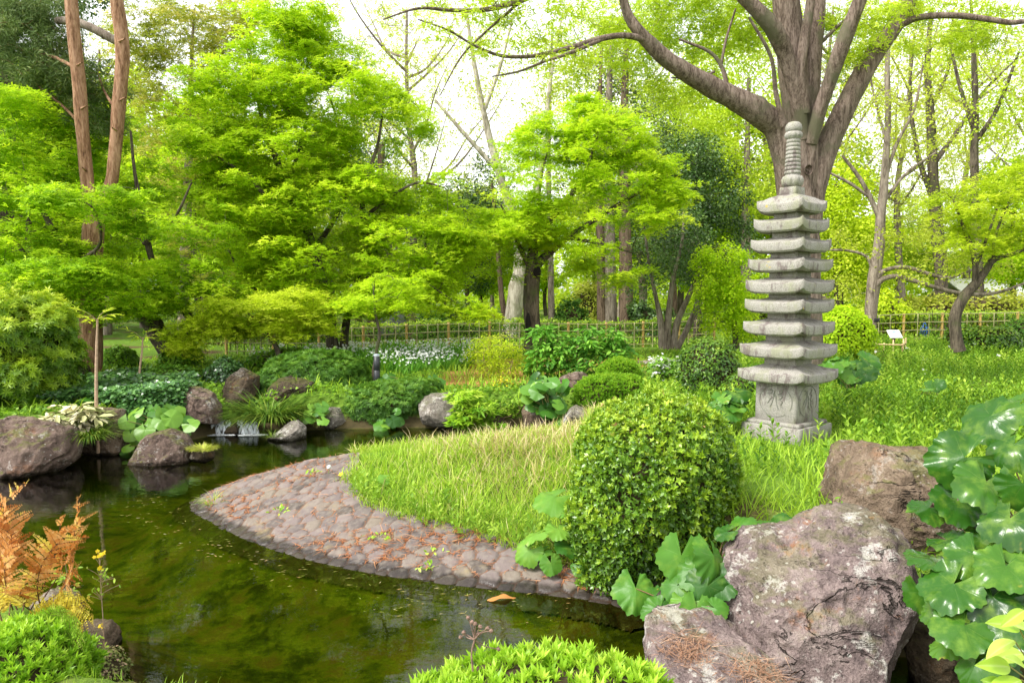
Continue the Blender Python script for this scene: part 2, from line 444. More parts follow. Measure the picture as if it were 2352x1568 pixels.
k = NT('foam'); ff = k.noise(k.pos(), 38, 4)
st = k.n('ShaderNodeMixShader'); k.L(k.fr(ff, .33, .52), st.inputs[0]); k.L(k.n('ShaderNodeBsdfTransparent').outputs[0], st.inputs[1]); k.L(k.bsdf((.75, .78, .8), .5), st.inputs[2])
tag(mb.build('foam', k.done(st.outputs[0])), kind='structure')

# ---- cobbled shore of the peninsula (one paved surface)
GB = [(800, 1085), (772, 1108), (800, 1142), (832, 1172), (900, 1195), (1000, 1222), (1100, 1247), (1180, 1272), (1260, 1300), (1345, 1330), (1480, 1360)]
gb = np.array([hit(u, v)[:2] for u, v in GB])
GRASS = np.vstack([gb, [(1.6, 6.3), (2.2, 9), (2.2, 11.5), (1.0, 11.75), (0, 11.3), (-1.2, 10.8), (-2.2, 10.42)]])
st_ = .017
px = np.arange(-4.0, 1.5, st_); py = np.arange(5.5, 10.75, st_)
PX, PY = np.meshgrid(px, py); sdp = poly_sd(PX, PY, POND).reshape(PX.shape); sdg = poly_sd(PX, PY, GRASS).reshape(PX.shape)
cs = .165                                  # stone pitch
r0 = np.random.default_rng(3)
ci = np.arange(-28, 13); cj = np.arange(25, 78)
CX, CY = np.meshgrid(ci, cj)
sx = (CX + .5 * (CY % 2) + r0.uniform(-.3, .3, CX.shape)) * cs * 1.12; sy = (CY + r0.uniform(-.28, .28, CX.shape)) * cs * .9
sid = r0.random(CX.shape); shg = r0.random(CX.shape)
qx, qy = PX.ravel(), PY.ravel()
wob = np.stack([qx * 9, qy * 9, 0 * qx], -1)
wx = qx + .018 * vnoise(wob); wy = qy + .018 * vnoise(wob + 40)
f1 = np.full(len(qx), 9.); f2 = np.full(len(qx), 9.); idd = np.zeros(len(qx)); hg = np.zeros(len(qx))
bi = np.floor(wx / (cs * 1.12)).astype(int) + 28; bj = np.floor(wy / (cs * .9)).astype(int) - 25
for a in (-2, -1, 0, 1, 2):
    for b in (-2, -1, 0, 1, 2):
        ii = np.clip(bi + a, 0, CX.shape[1] - 1); jj = np.clip(bj + b, 0, CX.shape[0] - 1)
        d_ = np.hypot((wx - sx[jj, ii]) / 1.12, (wy - sy[jj, ii]) / .95)
        new = d_ < f1
        f2 = np.where(new, f1, np.minimum(f2, d_)); idd = np.where(new, sid[jj, ii], idd); hg = np.where(new, shg[jj, ii], hg); f1 = np.where(new, d_, f1)
edge = f2 - f1
dome = sstep(.0, .036, edge)
pz = H(PX, PY).ravel() + .006 + (.014 + .014 * hg) * dome + .006 * fbm(np.stack([qx * 25, qy * 25, 0 * qx], -1), 3) * dome
keepv = ((sdp > -.3) & (sdg > -.12)).ravel() & (qx < 1.35) & (qy < 6.35 + np.maximum(0, .4 - qx) * 9)
nxp = len(px); i = (np.arange(len(py) - 1)[:, None] * nxp + np.arange(nxp - 1)[None]).ravel()
fc = np.stack([i, i + 1, i + nxp + 1, i + nxp], -1); fc = fc[keepv[fc].all(1)]
used = np.unique(fc); remap = -np.ones(len(qx), int); remap[used] = np.arange(len(used))
mb = MB(); mb.add(np.stack([qx, qy, pz], -1)[used], remap[fc], idd[fc[:, 0]], (1 - dome)[used])
k = NT('cobble_stone'); p = k.pos(); n1 = k.noise(p, 14, 6, .6); n2 = k.noise(p, 70, 3)
c = k.ramp(k.attr('tint'), [(0, (.075, .06, .052)), (.35, (.125, .102, .095)), (.7, (.175, .138, .128)), (1, (.17, .14, .105))])
c = k.mix(k.fr(n1, .4, .7), c, k.mix(.6, c, (.22, .19, .155)))
c = k.mix(k.fr(k.noise(p, 3.2, 4), .58, .72), c, k.mix(.6, c, (.26, .20, .09)))
c = k.mix(k.fr(k.attr('vein'), .35, .9), c, (.17, .10, .065))
sep = k.n('ShaderNodeSeparateXYZ'); k.L(p, sep.inputs[0])
wet = k.fr(k.math('ADD', sep.outputs[2], k.math('MULTIPLY', n1, .03)), .075, .045)
c = k.mix(wet, c, k.mix(1.0, c, (.28, .27, .25), 'MULTIPLY'))
rg = k.n('ShaderNodeMapRange'); rg.inputs['To Min'].default_value = .85; rg.inputs['To Max'].default_value = .25; k.L(wet, rg.inputs['Value'])
M_COB = k.done(k.bsdf(c, rg.outputs[0], k.bump(k.math('ADD', n1, k.math('MULTIPLY', n2, .5)), .6, .012), .3))
tag(mb.build('cobbled_shore', M_COB, smooth=True), kind='structure')

# ---- fallen pine needles lying in the joints
sel = np.flatnonzero(keepv & (dome < .45) & (sdp.ravel() > .02)); w_ = .35 + 2.2 * sstep(0, .5, vnoise(np.stack([qx[sel] * 1.6, qy[sel] * 1.6, 0 * sel], -1)))
w_ = w_ * np.where(qy[sel] > 8.6, .25, 1)
sel = R.choice(sel, 3300, p=w_ / w_.sum())
pos = np.stack([qx[sel], qy[sel], pz[sel] + .012 + .014 * R.random(len(sel))], -1); pos[:, :2] += R.normal(size=(len(sel), 2)) * .012
mb = MB(); xd = np.stack([R.normal(size=len(sel)), R.normal(size=len(sel)), .12 * R.normal(size=len(sel))], -1)
scatter(mb, NEEDLE, pos, frames(xd, np.tile([0, 0, 1.], (len(sel), 1)) + .4 * rdir(len(sel))), R.uniform(.06, .13, len(sel)))
M_NEEDLE = leafmat('fallen_needles', [(0, (.30, .095, .03)), (.5, (.42, .16, .06)), (1, (.52, .27, .13))], .1, .7)
tag(mb.build('fallen_pine_needles', M_NEEDLE), kind='stuff')

# ---- dirt path and its log step
def drape(name, poly, mat, lift=.012, st=.12):
    poly = np.array(poly); lo = poly.min(0); hi = poly.max(0)
    ax = np.arange(lo[0], hi[0], st); ay = np.arange(lo[1], hi[1], st); X, Y = np.meshgrid(ax, ay)
    ok = (poly_sd(X, Y, poly) + .12 * vnoise(np.stack([X.ravel() * 2, Y.ravel() * 2, 0 * X.ravel()], -1))) < 0
    i = (np.arange(len(ay) - 1)[:, None] * len(ax) + np.arange(len(ax) - 1)[None]).ravel()
    f = np.stack([i, i + 1, i + len(ax) + 1, i + len(ax)], -1); f = f[ok[f].all(1)]; us = np.unique(f); rm = -np.ones(X.size, int); rm[us] = np.arange(len(us))
    V = np.stack([X.ravel(), Y.ravel(), H(X, Y).ravel() + lift], -1)
    m_ = MB(); m_.add(V[us], rm[f]); return m_.build(name, mat, smooth=True)
k = NT('orange_clay_path'); n1 = k.noise(k.pos(), 3, 6, .65); n2 = k.noise(k.pos(), 30, 4)
c = k.ramp(k.math('ADD', k.math('MULTIPLY', n1, .6), k.math('MULTIPLY', n2, .4)), [(.3, (.16, .075, .025)), (.5, (.34, .17, .06)), (.7, (.46, .27, .11))])
M_DIRT = k.done(k.bsdf(c, .95, k.bump(n2, .5, .02), .1))
tag(drape('dirt_path', [P(u, v, d)[:2] for u, v, d in ((985, 890, 15.0), (1010, 860, 18.0), (1080, 845, 20.5), (1200, 842, 21), (1330, 838, 21), (1500, 835, 21), (1520, 850, 19), (1300, 872, 17), (1270, 920, 15.2), (1150, 915, 15))], M_DIRT), kind='structure')
# ================================================================== ROCKS
def rockmat(name, stops, lichen=.0, moss=0.0, rust=0.0, mossc=(.12, .15, .015)):
    k = NT(name); p = k.pos(); n1 = k.noise(p, 2.2, 7, .65, .5); n2 = k.noise(p, 13, 6, .6); n3 = k.noise(p, 60, 4, .65)
    f = k.math('ADD', k.math('MULTIPLY', n1, .5), k.math('ADD', k.math('MULTIPLY', n2, .3), k.math('MULTIPLY', n3, .25)))
    c = k.ramp(f, stops)
    pit = k.fr(k.noise(p, 26, 5, .7), .6, .74)
    c = k.mix(k.math('MULTIPLY', pit, .7), c, (.035, .028, .025))
    lines = k.fr(k.math('ABSOLUTE', k.math('SUBTRACT', k.noise(k.pos((1, 1, 1.7)), 1.9, 5, .6, .8), .5)), .016, .0)
    lines = k.math('MULTIPLY', lines, k.fr(k.noise(p, 1.1, 3), .52, .6))
    c = k.mix(k.math('MULTIPLY', lines, .8), c, (.025, .02, .017))
    if rust: c = k.mix(k.math('MULTIPLY', k.fr(k.noise(p, 2.9, 5, .7), .56, .72), rust), c, (.34, .14, .045))
    if lichen:
        vo = k.n('ShaderNodeTexVoronoi'); vo.inputs['Scale'].default_value = 17; k.L(p, vo.inputs['Vector'])
        spots = k.math('MULTIPLY', k.fr(k.math('ADD', vo.outputs['Distance'], k.math('MULTIPLY', k.noise(p, 34, 4), .35)), .42, .34), k.fr(k.noise(p, 3.3, 3), .5, .6))
        wide = k.fr(k.math('ADD', k.noise(p, 3.7, 7, .75), k.math('MULTIPLY', n3, .12)), .60, .68)
        c = k.mix(k.math('MULTIPLY', k.math('MAXIMUM', spots, wide), lichen), c, (.54, .51, .46))
    if moss:
        g = k.n('ShaderNodeNewGeometry'); sp = k.n('ShaderNodeSeparateXYZ'); k.L(g.outputs['Normal'], sp.inputs[0])
        c = k.mix(k.math('MULTIPLY', k.fr(k.math('ADD', k.math('MULTIPLY', sp.outputs[2], .25), k.noise(p, 2.6, 6, .7)), .66, .8), moss), c, mossc)
    sp2 = k.n('ShaderNodeSeparateXYZ'); k.L(p, sp2.inputs[0])
    wet = k.fr(k.math('ADD', sp2.outputs[2], k.math('MULTIPLY', n2, .05)), .09, .05)
    c = k.mix(wet, c, k.mix(1.0, c, (.3, .3, .26), 'MULTIPLY'))
    h = k.math('ADD', k.math('MULTIPLY', n2, .7), k.math('ADD', k.math('MULTIPLY', n3, .4), k.math('ADD', k.math('MULTIPLY', pit, -.5), k.math('MULTIPLY', lines, -.8))))
    return k.done(k.bsdf(c, .88, k.bump(h, 1.0, .06), .15))
RK = {
 'purple': rockmat('purple_grey_stone', [(.36, (.04, .03, .03)), (.44, (.12, .09, .086)), (.53, (.225, .17, .158)), (.64, (.36, .29, .26))], .8, .3, .9),
 'brown': rockmat('brown_stone', [(.36, (.032, .023, .016)), (.44, (.09, .064, .043)), (.54, (.18, .13, .09)), (.66, (.29, .22, .155))], .35, .4, .3),
 'dark': rockmat('dark_brown_stone', [(.36, (.015, .012, .008)), (.46, (.045, .033, .022)), (.56, (.09, .066, .043)), (.68, (.14, .11, .07))], .2, .35, .2),
 'pink': rockmat('weathered_pinkish_stone', [(.36, (.03, .022, .018)), (.44, (.085, .06, .048)), (.54, (.16, .112, .09)), (.66, (.26, .195, .155))], .5, .5, .3),
 'grey': rockmat('pale_grey_stone', [(.36, (.05, .044, .036)), (.44, (.12, .105, .085)), (.54, (.215, .19, .16)), (.66, (.33, .3, .26))], .9, .25, .1),
}
def outline_radius(poly, cen, th):
    pts = []
    n = len(poly)
    for a in range(n):
        for t in np.linspace(0, 1, 24, endpoint=False): pts.append(poly[a] * (1 - t) + poly[(a + 1) % n] * t)
    q = np.array(pts) - cen; an = np.arctan2(q[:, 1], q[:, 0]); rr = np.hypot(q[:, 0], q[:, 1])
    o = np.argsort(an); an = an[o]; rr = rr[o]
    return np.interp(th, np.concatenate([an - 2 * PI, an, an + 2 * PI]), np.concatenate([rr] * 3))
def blob(outline, d, depth, sub=5, pw=.72, lean=0.0):
    """closed shape with the given silhouette at distance d and its own thickness"""
    poly = np.array([P(u, v, d)[[0, 2]] for u, v in outline]); cen = poly.mean(0)
    if len(poly) > 5:
        lo, hi = poly.min(0), poly.max(0); cen = .5 * cen + .25 * (lo + hi)
    V, T = ico(sub); rho = np.hypot(V[:, 0], V[:, 2]); th = np.arctan2(V[:, 2], V[:, 0])
    Rr = outline_radius(poly, cen, th) * rho ** pw
    Q = np.stack([cen[0] + Rr * np.cos(th), d + V[:, 1] * depth, cen[1] + Rr * np.sin(th)], -1)
    Q[:, 1] += lean * (Q[:, 2] - cen[1])
    return Q, T
def rock(label, outline, d, depth, mat, seed, sub=5, facets=22, amp=.05, name='boulder', group=None, lean=.25, clips=(), cr=1.0):
    Q, T = blob(outline, d, depth, sub, .7, lean)
    rr = np.random.default_rng(seed); c = Q.mean(0); size = np.ptp(Q, axis=0)
    sc_ = float(np.mean(size[[0, 2]]))
    for kx in range(facets):
        dr = nrm(rr.normal(size=3) + np.array([0, -.9, .1])); pr = (Q - c) @ dr; lim = pr.max() * rr.uniform(.68, .92)
        ex = np.maximum(pr - lim, 0); Q = Q - ex[:, None] * dr[None] * .88
    for (dr, fr_) in clips:
        dr = nrm(np.array(dr, float)); pr = (Q - c) @ dr; lim = pr.max() * fr_
        ex = np.maximum(pr - lim, 0); Q = Q - ex[:, None] * dr[None] * .93
    N = vnormals(Q, T); s = Q / sc_
    dsp = fbm(s * 2.4 + seed, 3) * .8 + (1 - np.abs(fbm(s * 4.2 + 3 + seed, 4)) * 1.6) * .5 - .4 + .4 * (1 - np.abs(fbm(s * 12 + seed, 4)) * 2) - .2
    crack = np.abs(vnoise(s * np.array([2.2, 2.2, 3.2]) + 7 + seed)); dsp = dsp - .45 * cr * (1 - sstep(0, .07, crack))
    Q = Q + N * (dsp * amp * sc_)[:, None]
    m_ = MB(); m_.add(Q, T)
    o = m_.build(name, RK[mat], smooth=True, loc=(c[0], c[1], Q[:, 2].min()))
    tag(o, label, 'rock', group); return o, Q, T
ROCKS = {}
GR = 'boulders round the pond'
ROCKS['main'] = rock('large purple grey lichen-stained boulder in the right foreground, biggest rock at the water', [(1625, 1600), (1622, 1500), (1640, 1415), (1665, 1360), (1690, 1290), (1718, 1262), (1742, 1240), (1830, 1236), (1870, 1232), (1905, 1214), (1960, 1202), (2045, 1200), (2066, 1225), (2092, 1235), (2096, 1320), (2097, 1400), (2080, 1450), (2045, 1520), (2030, 1568), (2010, 1650), (1800, 1680)], 4.75, .55, 'purple', 4, 6, 7, .055, lean=.42, clips=[((.75, -.62, -.3), .66), ((-.05, -.85, .5), .8), ((-.55, -.75, -.2), .8)], group=GR, cr=.25)
rock('low pale stone shelf with needles at the foot of the large purple boulder', [(1486, 1500), (1498, 1462), (1540, 1438), (1610, 1428), (1680, 1450), (1780, 1520), (1830, 1590), (1830, 1700), (1560, 1700), (1500, 1590)], 4.35, .42, 'purple', 9, 5, 10, .05, lean=.9, clips=[((0, -.25, 1), .62)], group=GR)
ROCKS['rear'] = rock('brown hump-backed boulder behind the large purple one, half under big glossy leaves', [(1875, 1195), (1885, 1120), (1930, 1070), (1960, 1030), (2000, 1022), (2035, 1036), (2100, 1046), (2180, 1046), (2260, 1060), (2290, 1150), (2260, 1250), (2180, 1300), (2050, 1310), (1930, 1250)], 5.75, .6, 'brown', 21, 6, 16, .06, lean=.5, group=GR)
rock('small dark wet rock in the crevice under the glossy leaves, right edge', [(2095, 1480), (2130, 1432), (2185, 1430), (2225, 1480), (2250, 1560), (2220, 1640), (2100, 1620)], 4.6, .25, 'dark', 31, group=GR)
rock('big brown boulder at the left edge of the water', [(-110, 1085), (-70, 1000), (0, 962), (50, 948), (112, 963), (152, 990), (168, 1030), (163, 1065), (110, 1100), (0, 1120), (-90, 1120)], 10.4, .75, 'pink', 42, 5, 14, .06, group=GR)
rock('rounded brown rock behind the thin bare seedling stem, left shore', [(150, 1005), (172, 952), (220, 937), (266, 944), (292, 985), (292, 1035), (235, 1062), (160, 1055)], 11.5, .5, 'brown', 50, group=GR)
ROCKS['water'] = rock('speckled grey boulder with mossy foot standing in the pond', [(298, 1060), (320, 1015), (345, 994), (380, 989), (416, 1004), (438, 1035), (440, 1062), (370, 1085), (308, 1078)], 10.9, .5, 'pink', 61, 5, 12, .045, group=GR)
ROCKS['mossy'] = rock('small flat stone capped with yellow green moss beside the speckled boulder', [(434, 1056), (443, 1036), (466, 1028), (492, 1040), (493, 1058), (460, 1068)], 10.9, .2, 'dark', 66, 4, group=GR)
rock('split brown boulder leaning over the left side of the little waterfall', [(400, 925), (410, 898), (440, 888), (480, 903), (500, 935), (510, 965), (490, 985), (440, 980), (405, 955)], 12.9, .5, 'pink', 73, 5, 16, .06, group=GR)
rock('tall dark boulder upstream of the little waterfall', [(503, 930), (518, 870), (550, 846), (588, 865), (592, 915), (565, 955), (515, 955)], 14.4, .4, 'dark', 84, 5, 14, .05, group=GR)
rock('broad dark rock right of the waterfall, above the drooping grass', [(612, 905), (624, 874), (660, 864), (712, 880), (728, 918), (705, 960), (640, 950)], 14.1, .45, 'dark', 90, 5, 14, .05, group=GR)
ROCKS['isle'] = rock('small pale pointed rock standing alone in the water below the waterfall', [(600, 1010), (640, 990), (664, 970), (680, 965), (703, 984), (703, 1010), (660, 1018)], 12.6, .32, 'grey', 99, 5, 16, .05, group=GR)
rock('pale streaked rock at the waterline under the clipped azaleas', [(733, 985), (753, 925), (775, 928), (800, 962), (808, 990), (750, 995)], 13.7, .35, 'grey', 105, group=GR)
rock('grey boulder with round white lichen spots at the far waterline', [(957, 950), (964, 914), (990, 904), (1042, 904), (1062, 930), (1055, 975), (1010, 988), (963, 978)], 13.8, .5, 'grey', 112, 5, 12, .045, group=GR)
rock('low mossy stone among the weeds on the far waterline', [(1113, 985), (1122, 957), (1150, 948), (1172, 965), (1170, 988)], 13.7, .3, 'pink', 118, 4, group=GR)
rock('brown rock below the heap of round leaves on the far bank', [(1193, 965), (1199, 925), (1230, 923), (1262, 938), (1284, 962), (1265, 988), (1205, 990)], 13.4, .4, 'brown', 127, group=GR)
rock('tall craggy tan rock beside the clipped green mounds', [(1273, 895), (1284, 855), (1305, 842), (1330, 850), (1366, 851), (1380, 880), (1355, 945), (1310, 965), (1288, 935)], 14.2, .45, 'pink', 134, 5, 18, .07, group=GR)
rock('slanting pale slab of rock behind the grassy tip, below the clipped mounds', [(1276, 985), (1308, 935), (1332, 924), (1348, 950), (1345, 990)], 12.6, .35, 'grey', 140, group=GR)
rock('low black wet stone between the two falls of the cascade', [(506, 1006), (518, 978), (540, 970), (556, 984), (562, 1006)], 13.05, .25, 'dark', 147, 4, group=GR)
rock('dark stone left of the cascade under the overhanging boulder', [(455, 1005), (465, 975), (490, 968), (500, 985), (498, 1008)], 13.2, .3, 'dark', 149, 4, group=GR)
rock('grey rock under the rusty fern on the near left bank', [(50, 1440), (68, 1380), (100, 1362), (150, 1380), (172, 1420), (150, 1470), (80, 1480)], 5.3, .3, 'brown', 155, group=GR)
rock('mossy brown rock at the lower left beside the flowering weed', [(140, 1520), (165, 1440), (198, 1425), (240, 1455), (262, 1510), (240, 1570), (160, 1580)], 4.95, .3, 'brown', 163, group=GR)
rock('dark rock at the foot of the pine trunk', [(135, 880), (148, 836), (175, 828), (195, 845), (200, 885)], 16.2, .4, 'dark', 170, 4, group=GR)

# needles drifted on the stone shelf and round the big boulder
M_NEEDLE2 = leafmat('bleached_needles', [(0, (.24, .12, .065)), (.5, (.38, .21, .13)), (1, (.5, .33, .22))], .1, .7)
THIN = (NEEDLE[0] * np.array([1, .5, 1]), NEEDLE[1], NEEDLE[2])
mb = MB()
for (u, v, d_, su, n) in ((1580, 1462, 4.35, 50, 420), (1760, 1570, 4.15, 80, 620)):
    c_ = P(u, v, d_); pos = c_ + R.normal(size=(n, 3)) * np.array([M(su, d_) * .6, .07, .012]); xd = np.stack([R.normal(size=n), R.normal(size=n), .25 * R.normal(size=n)], -1)
    dep = bpy.context.evaluated_depsgraph_get(); hz = []
    for q in pos:
        ok_, loc_, *_r = SC.ray_cast(dep, Vector((q[0], q[1], 3.0)), Vector((0, 0, -1))); hz.append(loc_[2] if ok_ else q[2])
    pos[:, 2] = np.array(hz) + .006 + .01 * R.random(n); ok = pos[:, 2] > .05
    scatter(mb, THIN, pos[ok], frames(xd[ok], np.tile([0, 0, 1.], (ok.sum(), 1)) + .4 * rdir(ok.sum())), R.uniform(.07, .14, ok.sum()))
tag(mb.build('drifted_pine_needles', M_NEEDLE2), kind='stuff')
# ================================================================== STONE PAGODA
k = NT('granite'); p = k.pos(); n1 = k.noise(p, 3, 6, .6); n2 = k.noise(p, 170, 3, .6); n3 = k.noise(p, 60, 4, .7)
c = k.ramp(n2, [(.36, (.11, .10, .085)), (.46, (.25, .235, .205)), (.56, (.36, .34, .30)), (.66, (.46, .44, .395))])
c = k.mix(k.math('MULTIPLY', k.fr(k.noise(k.pos((1, 1, .6)), 4.2, 6, .7), .48, .64), .6), c, (.22, .23, .125))
c = k.mix(k.math('MULTIPLY', k.fr(k.noise(k.pos((1, 1, .35)), 7.5, 6, .75), .52, .62), .8), c, (.13, .10, .095))
c = k.mix(k.math('MULTIPLY', k.fr(k.noise(k.pos(), 6.1, 2, .5), .74, .78), .8), c, (.45, .33, .04))
M_GRAN = k.done(k.bsdf(c, .9, k.bump(k.math('ADD', k.math('MULTIPLY', n2, .6), n3), .55, .008), .2))
M_CARVE = plain('carved_groove', (.2, .2, .165), .95, .1, 0, 40)
PD = 9.45
PB = P(1806, 992, PD); PB[2] = float(H(PB[:1], PB[1:2])[0]) - .06
beta = math.atan2(PB[0], PB[1]); ROT = -beta + math.radians(16.0)
pag = thing('stone_pagoda', 'tall pale granite pagoda of nine stacked square roofs standing in the weeds', 'pagoda', PB)
def zv(v): return P(1812, v, PD)[2]
def rotz(V, c):
    a, b = math.cos(ROT), math.sin(ROT); V = np.asarray(V, float)
    return V @ np.array([[a, b, 0], [-b, a, 0], [0, 0, 1]]) + np.array([c[0], c[1], 0])
DG = lambda wpx: .962 * M(wpx, PD) / math.cos(math.radians(9)) / math.cos(beta)        # half diagonal from half width in px
NS = 14
def sq_ring(hd, z, curl=0.0, flat=0.0):
    """square ring with corners on the axes (half diagonal hd); corners lifted by curl"""
    cor = [(0, -hd), (hd, 0), (0, hd), (-hd, 0)]; out = []
    for a in range(4):
        A = np.array(cor[a]); B = np.array(cor[(a + 1) % 4])
        for t in np.linspace(0, 1, NS, endpoint=False):
            s = abs(2 * t - 1); q = A * (1 - t) + B * t
            out.append((q[0], q[1], z + curl * (.86 * s ** 7 + .14 * s ** 2)))
    return np.array(out)
def rings(m_, rs, capb=True, capt=True):
    k_ = 4 * NS; V = np.vstack(rs); n = len(rs)
    i = np.arange(n - 1)[:, None] * k_; j = np.arange(k_)[None]; j2 = (j + 1) % k_
    Fq = np.stack([i + j, i + j2, i + k_ + j2, i + k_ + j], -1).reshape(-1, 4)
    m_.add(rotz(V, PB), Fq)
    for ring, on in ((rs[0], capb), (rs[-1], capt)):
        if on: m_.add(rotz(np.vstack([ring.mean(0)[None], ring]), PB), [[0, 1 + a, 1 + (a + 1) % k_] for a in range(k_)])
def block(name, w0, w1, z0, z1, ch=.012, par=None, mat=None):
    m_ = MB(); rings(m_, [sq_ring(DG(w0) - ch, z0), sq_ring(DG(w0), z0 + ch), sq_ring(DG(w1), z1 - ch), sq_ring(DG(w1) - ch, z1)])
    return m_.build(name, mat or M_GRAN, par or pag)
# base: lower block, lip, pedestal with the carved seal
block('base_slab', 98, 98, PB[2], zv(969))
block('base_step', 88, 87, zv(969), zv(961))
ped = block('pedestal', 68.5, 68, zv(961), zv(874), .008)
# carved strokes inside a shallow circle on the two faces towards the pond
pz0, pz1 = zv(961), zv(874); hdp = DG(68.3)
def face_pt(face, a, b, lift=.0035):
    A, B = ((np.array([-hdp, 0]), np.array([0, -hdp])) if face == 0 else (np.array([0, -hdp]), np.array([hdp, 0])))
    q = A * (1 - a) + B * a; n_ = nrm(np.array([A[1] - B[1], B[0] - A[0]])); n_ = -n_ if n_ @ (A + B) < 0 else n_
    q = q + n_ * lift; return np.array([q[0], q[1], pz0 + b * (pz1 - pz0)])
STROKES = [[(.30, .78), (.36, .82), (.42, .76), (.37, .70), (.30, .70)], [(.48, .80), (.45, .66), (.42, .50), (.36, .34)], [(.45, .62), (.50, .66), (.52, .5), (.55, .36), (.60, .28)],
           [(.58, .82), (.66, .80), (.62, .73), (.56, .70)], [(.56, .68), (.66, .68), (.63, .60), (.55, .56)], [(.60, .56), (.66, .50), (.62, .42), (.70, .34)], [(.40, .60), (.34, .52), (.30, .44)]]
for face in (0, 1):
    m_ = MB()
    circ = [(.5 + .40 * math.cos(t), .52 + .40 * math.sin(t)) for t in np.linspace(-.5, 2 * PI - .9, 40)]
    for s_ in STROKES + [circ]:
        pts = spline(np.array([face_pt(face, a, b) for a, b in s_]), 6)
        rad = .004 if s_ is circ else .0075 * np.interp(np.linspace(0, 1, len(pts)), [0, .25, .8, 1], [.5, 1, .8, .3])
        V, Fq = tube(pts, rad, 5); m_.add(rotz(V, PB), Fq)
    m_.build('carved_seal', M_CARVE, ped)
# nine roofs with their necks
ROOFS = [(109, 868, 845), (105.5, 813, 789), (99, 762, 738), (96.5, 712, 687), (95.5, 668, 643), (91.5, 619, 596), (86.5, 575, 552), (81, 529, 505), (75, 486, 464)]
for q, (wd, vb, vt) in enumerate(ROOFS):
    hd = DG(wd); zb, zt = zv(vb + 4.5), zv(vt + 7.5); th_ = zt - zb
    nxt = zv(ROOFS[q + 1][1] + 5) if q < 8 else zv(447)
    cu = M(8 + .3 * q, PD)
    top = .5 if q < 8 else .34
    zr = zt + (nxt - zt) * (.5 if q < 8 else .98)
    zc = zb
    m_ = MB()
    rings(m_, [sq_ring(hd * .5, zc + .004, 0), sq_ring(hd * .925, zc - .012, cu * .95), sq_ring(hd * .945, zc - .009, cu), sq_ring(hd * .945, zc + .003, cu), sq_ring(hd * .99, zc + .005, cu),
               sq_ring(hd * .998, zc + .012, cu), sq_ring(hd * 1.0, zt - .010, cu), sq_ring(hd * .992, zt - .002, cu), sq_ring(hd * .975, zt + .002, cu * .85),
               sq_ring(hd * .80, zt + (zr - zt) * .34, cu * .35), sq_ring(hd * .64, zt + (zr - zt) * .68, cu * .1), sq_ring(hd * top, zr, 0)])
    m_.build('roof', M_GRAN, pag)
    if q < 8:
        wn = wd * .47
        block('neck', wn, wn, zr - .01, nxt + .004, .004)
# finial
fin_z = zv(447); a_ = lambda v: zv(v)
block('finial_base', 27.5, 26.5, a_(449), a_(431), .005)
def petal(kp, amp, z0, z1):
    return lambda r, z, th: r * (1 + amp * np.abs(np.cos(th * kp / 2)) ** .6 * sstep(z0, z0 + .02, z) * (1 - sstep(z1 - .03, z1, z)) - amp * .5)
mpx = M(1, PD)
m_ = MB(); V, Fq = lathe([(.0, a_(432)), (18 * mpx, a_(431)), (22 * mpx, a_(424)), (23.5 * mpx, a_(414)), (22 * mpx, a_(406)), (18 * mpx, a_(404)), (16 * mpx, a_(398))], (PB[0], PB[1], 0), 64, petal(8, .16, a_(431), a_(404)))
m_.add(V, Fq); m_.build('lotus_bowl', M_GRAN, pag, True)
prof = []
for j in range(9):
    v0 = 401 - j * 9.0; r = (17.6 - j * .35) * mpx
    prof += [(r * .86, a_(v0)), (r * 1.0, a_(v0 - 1.2)), (r * 1.02, a_(v0 - 4)), (r * .97, a_(v0 - 7.6)), (r * .84, a_(v0 - 8.6))]
m_ = MB(); V, Fq = lathe(prof, (PB[0], PB[1], 0), 28); m_.add(V, Fq); m_.build('ringed_shaft', M_GRAN, pag)
m_ = MB(); V, Fq = lathe([(13 * mpx, a_(323)), (15 * mpx, a_(320)), (18.5 * mpx, a_(315)), (19 * mpx, a_(309)), (17.5 * mpx, a_(304)), (15 * mpx, a_(303))], (PB[0], PB[1], 0), 64, petal(10, .13, a_(321), a_(303)))
m_.add(V, Fq); m_.build('lotus_collar', M_GRAN, pag, True)
m_ = MB(); V, Fq = lathe([(14 * mpx, a_(304)), (17.6 * mpx, a_(300)), (18.2 * mpx, a_(294)), (16.5 * mpx, a_(287)), (12 * mpx, a_(282)), (5 * mpx, a_(279.6)), (0, a_(279))], (PB[0], PB[1], 0), 28)
m_.add(V, Fq); m_.build('finial_jewel', M_GRAN, pag, True)
# ================================================================== TREES
MAP_A = leafmat('maple_leaf_fresh', [(0, (.30, .48, .01)), (.5, (.52, .74, .015)), (1, (.70, .86, .04))], .52, .55)
MAP_B = leafmat('maple_leaf_deep', [(0, (.20, .38, .01)), (.5, (.42, .66, .015)), (1, (.62, .80, .03))], .52, .55)
MAP_Y = leafmat('maple_leaf_yellowish', [(0, (.34, .48, .012)), (.5, (.54, .68, .02)), (1, (.70, .80, .06))], .5, .55)
LF_LIME = leafmat('young_broad_leaf', [(0, (.32, .46, .015)), (.5, (.50, .66, .03)), (1, (.66, .78, .08))], .5, .55)
LF_PALE = leafmat('sparse_spring_leaf', [(0, (.38, .46, .03)), (.5, (.54, .63, .06)), (1, (.66, .72, .13))], .5, .6)
LF_DARK = leafmat('dark_evergreen_leaf', [(0, (.025, .06, .012)), (.6, (.075, .16, .028)), (1, (.19, .30, .06))], .2, .38, .5)
LF_PINE = leafmat('pine_needle', [(0, (.08, .14, .04)), (.6, (.17, .25, .08)), (1, (.28, .33, .11))], .25, .6)
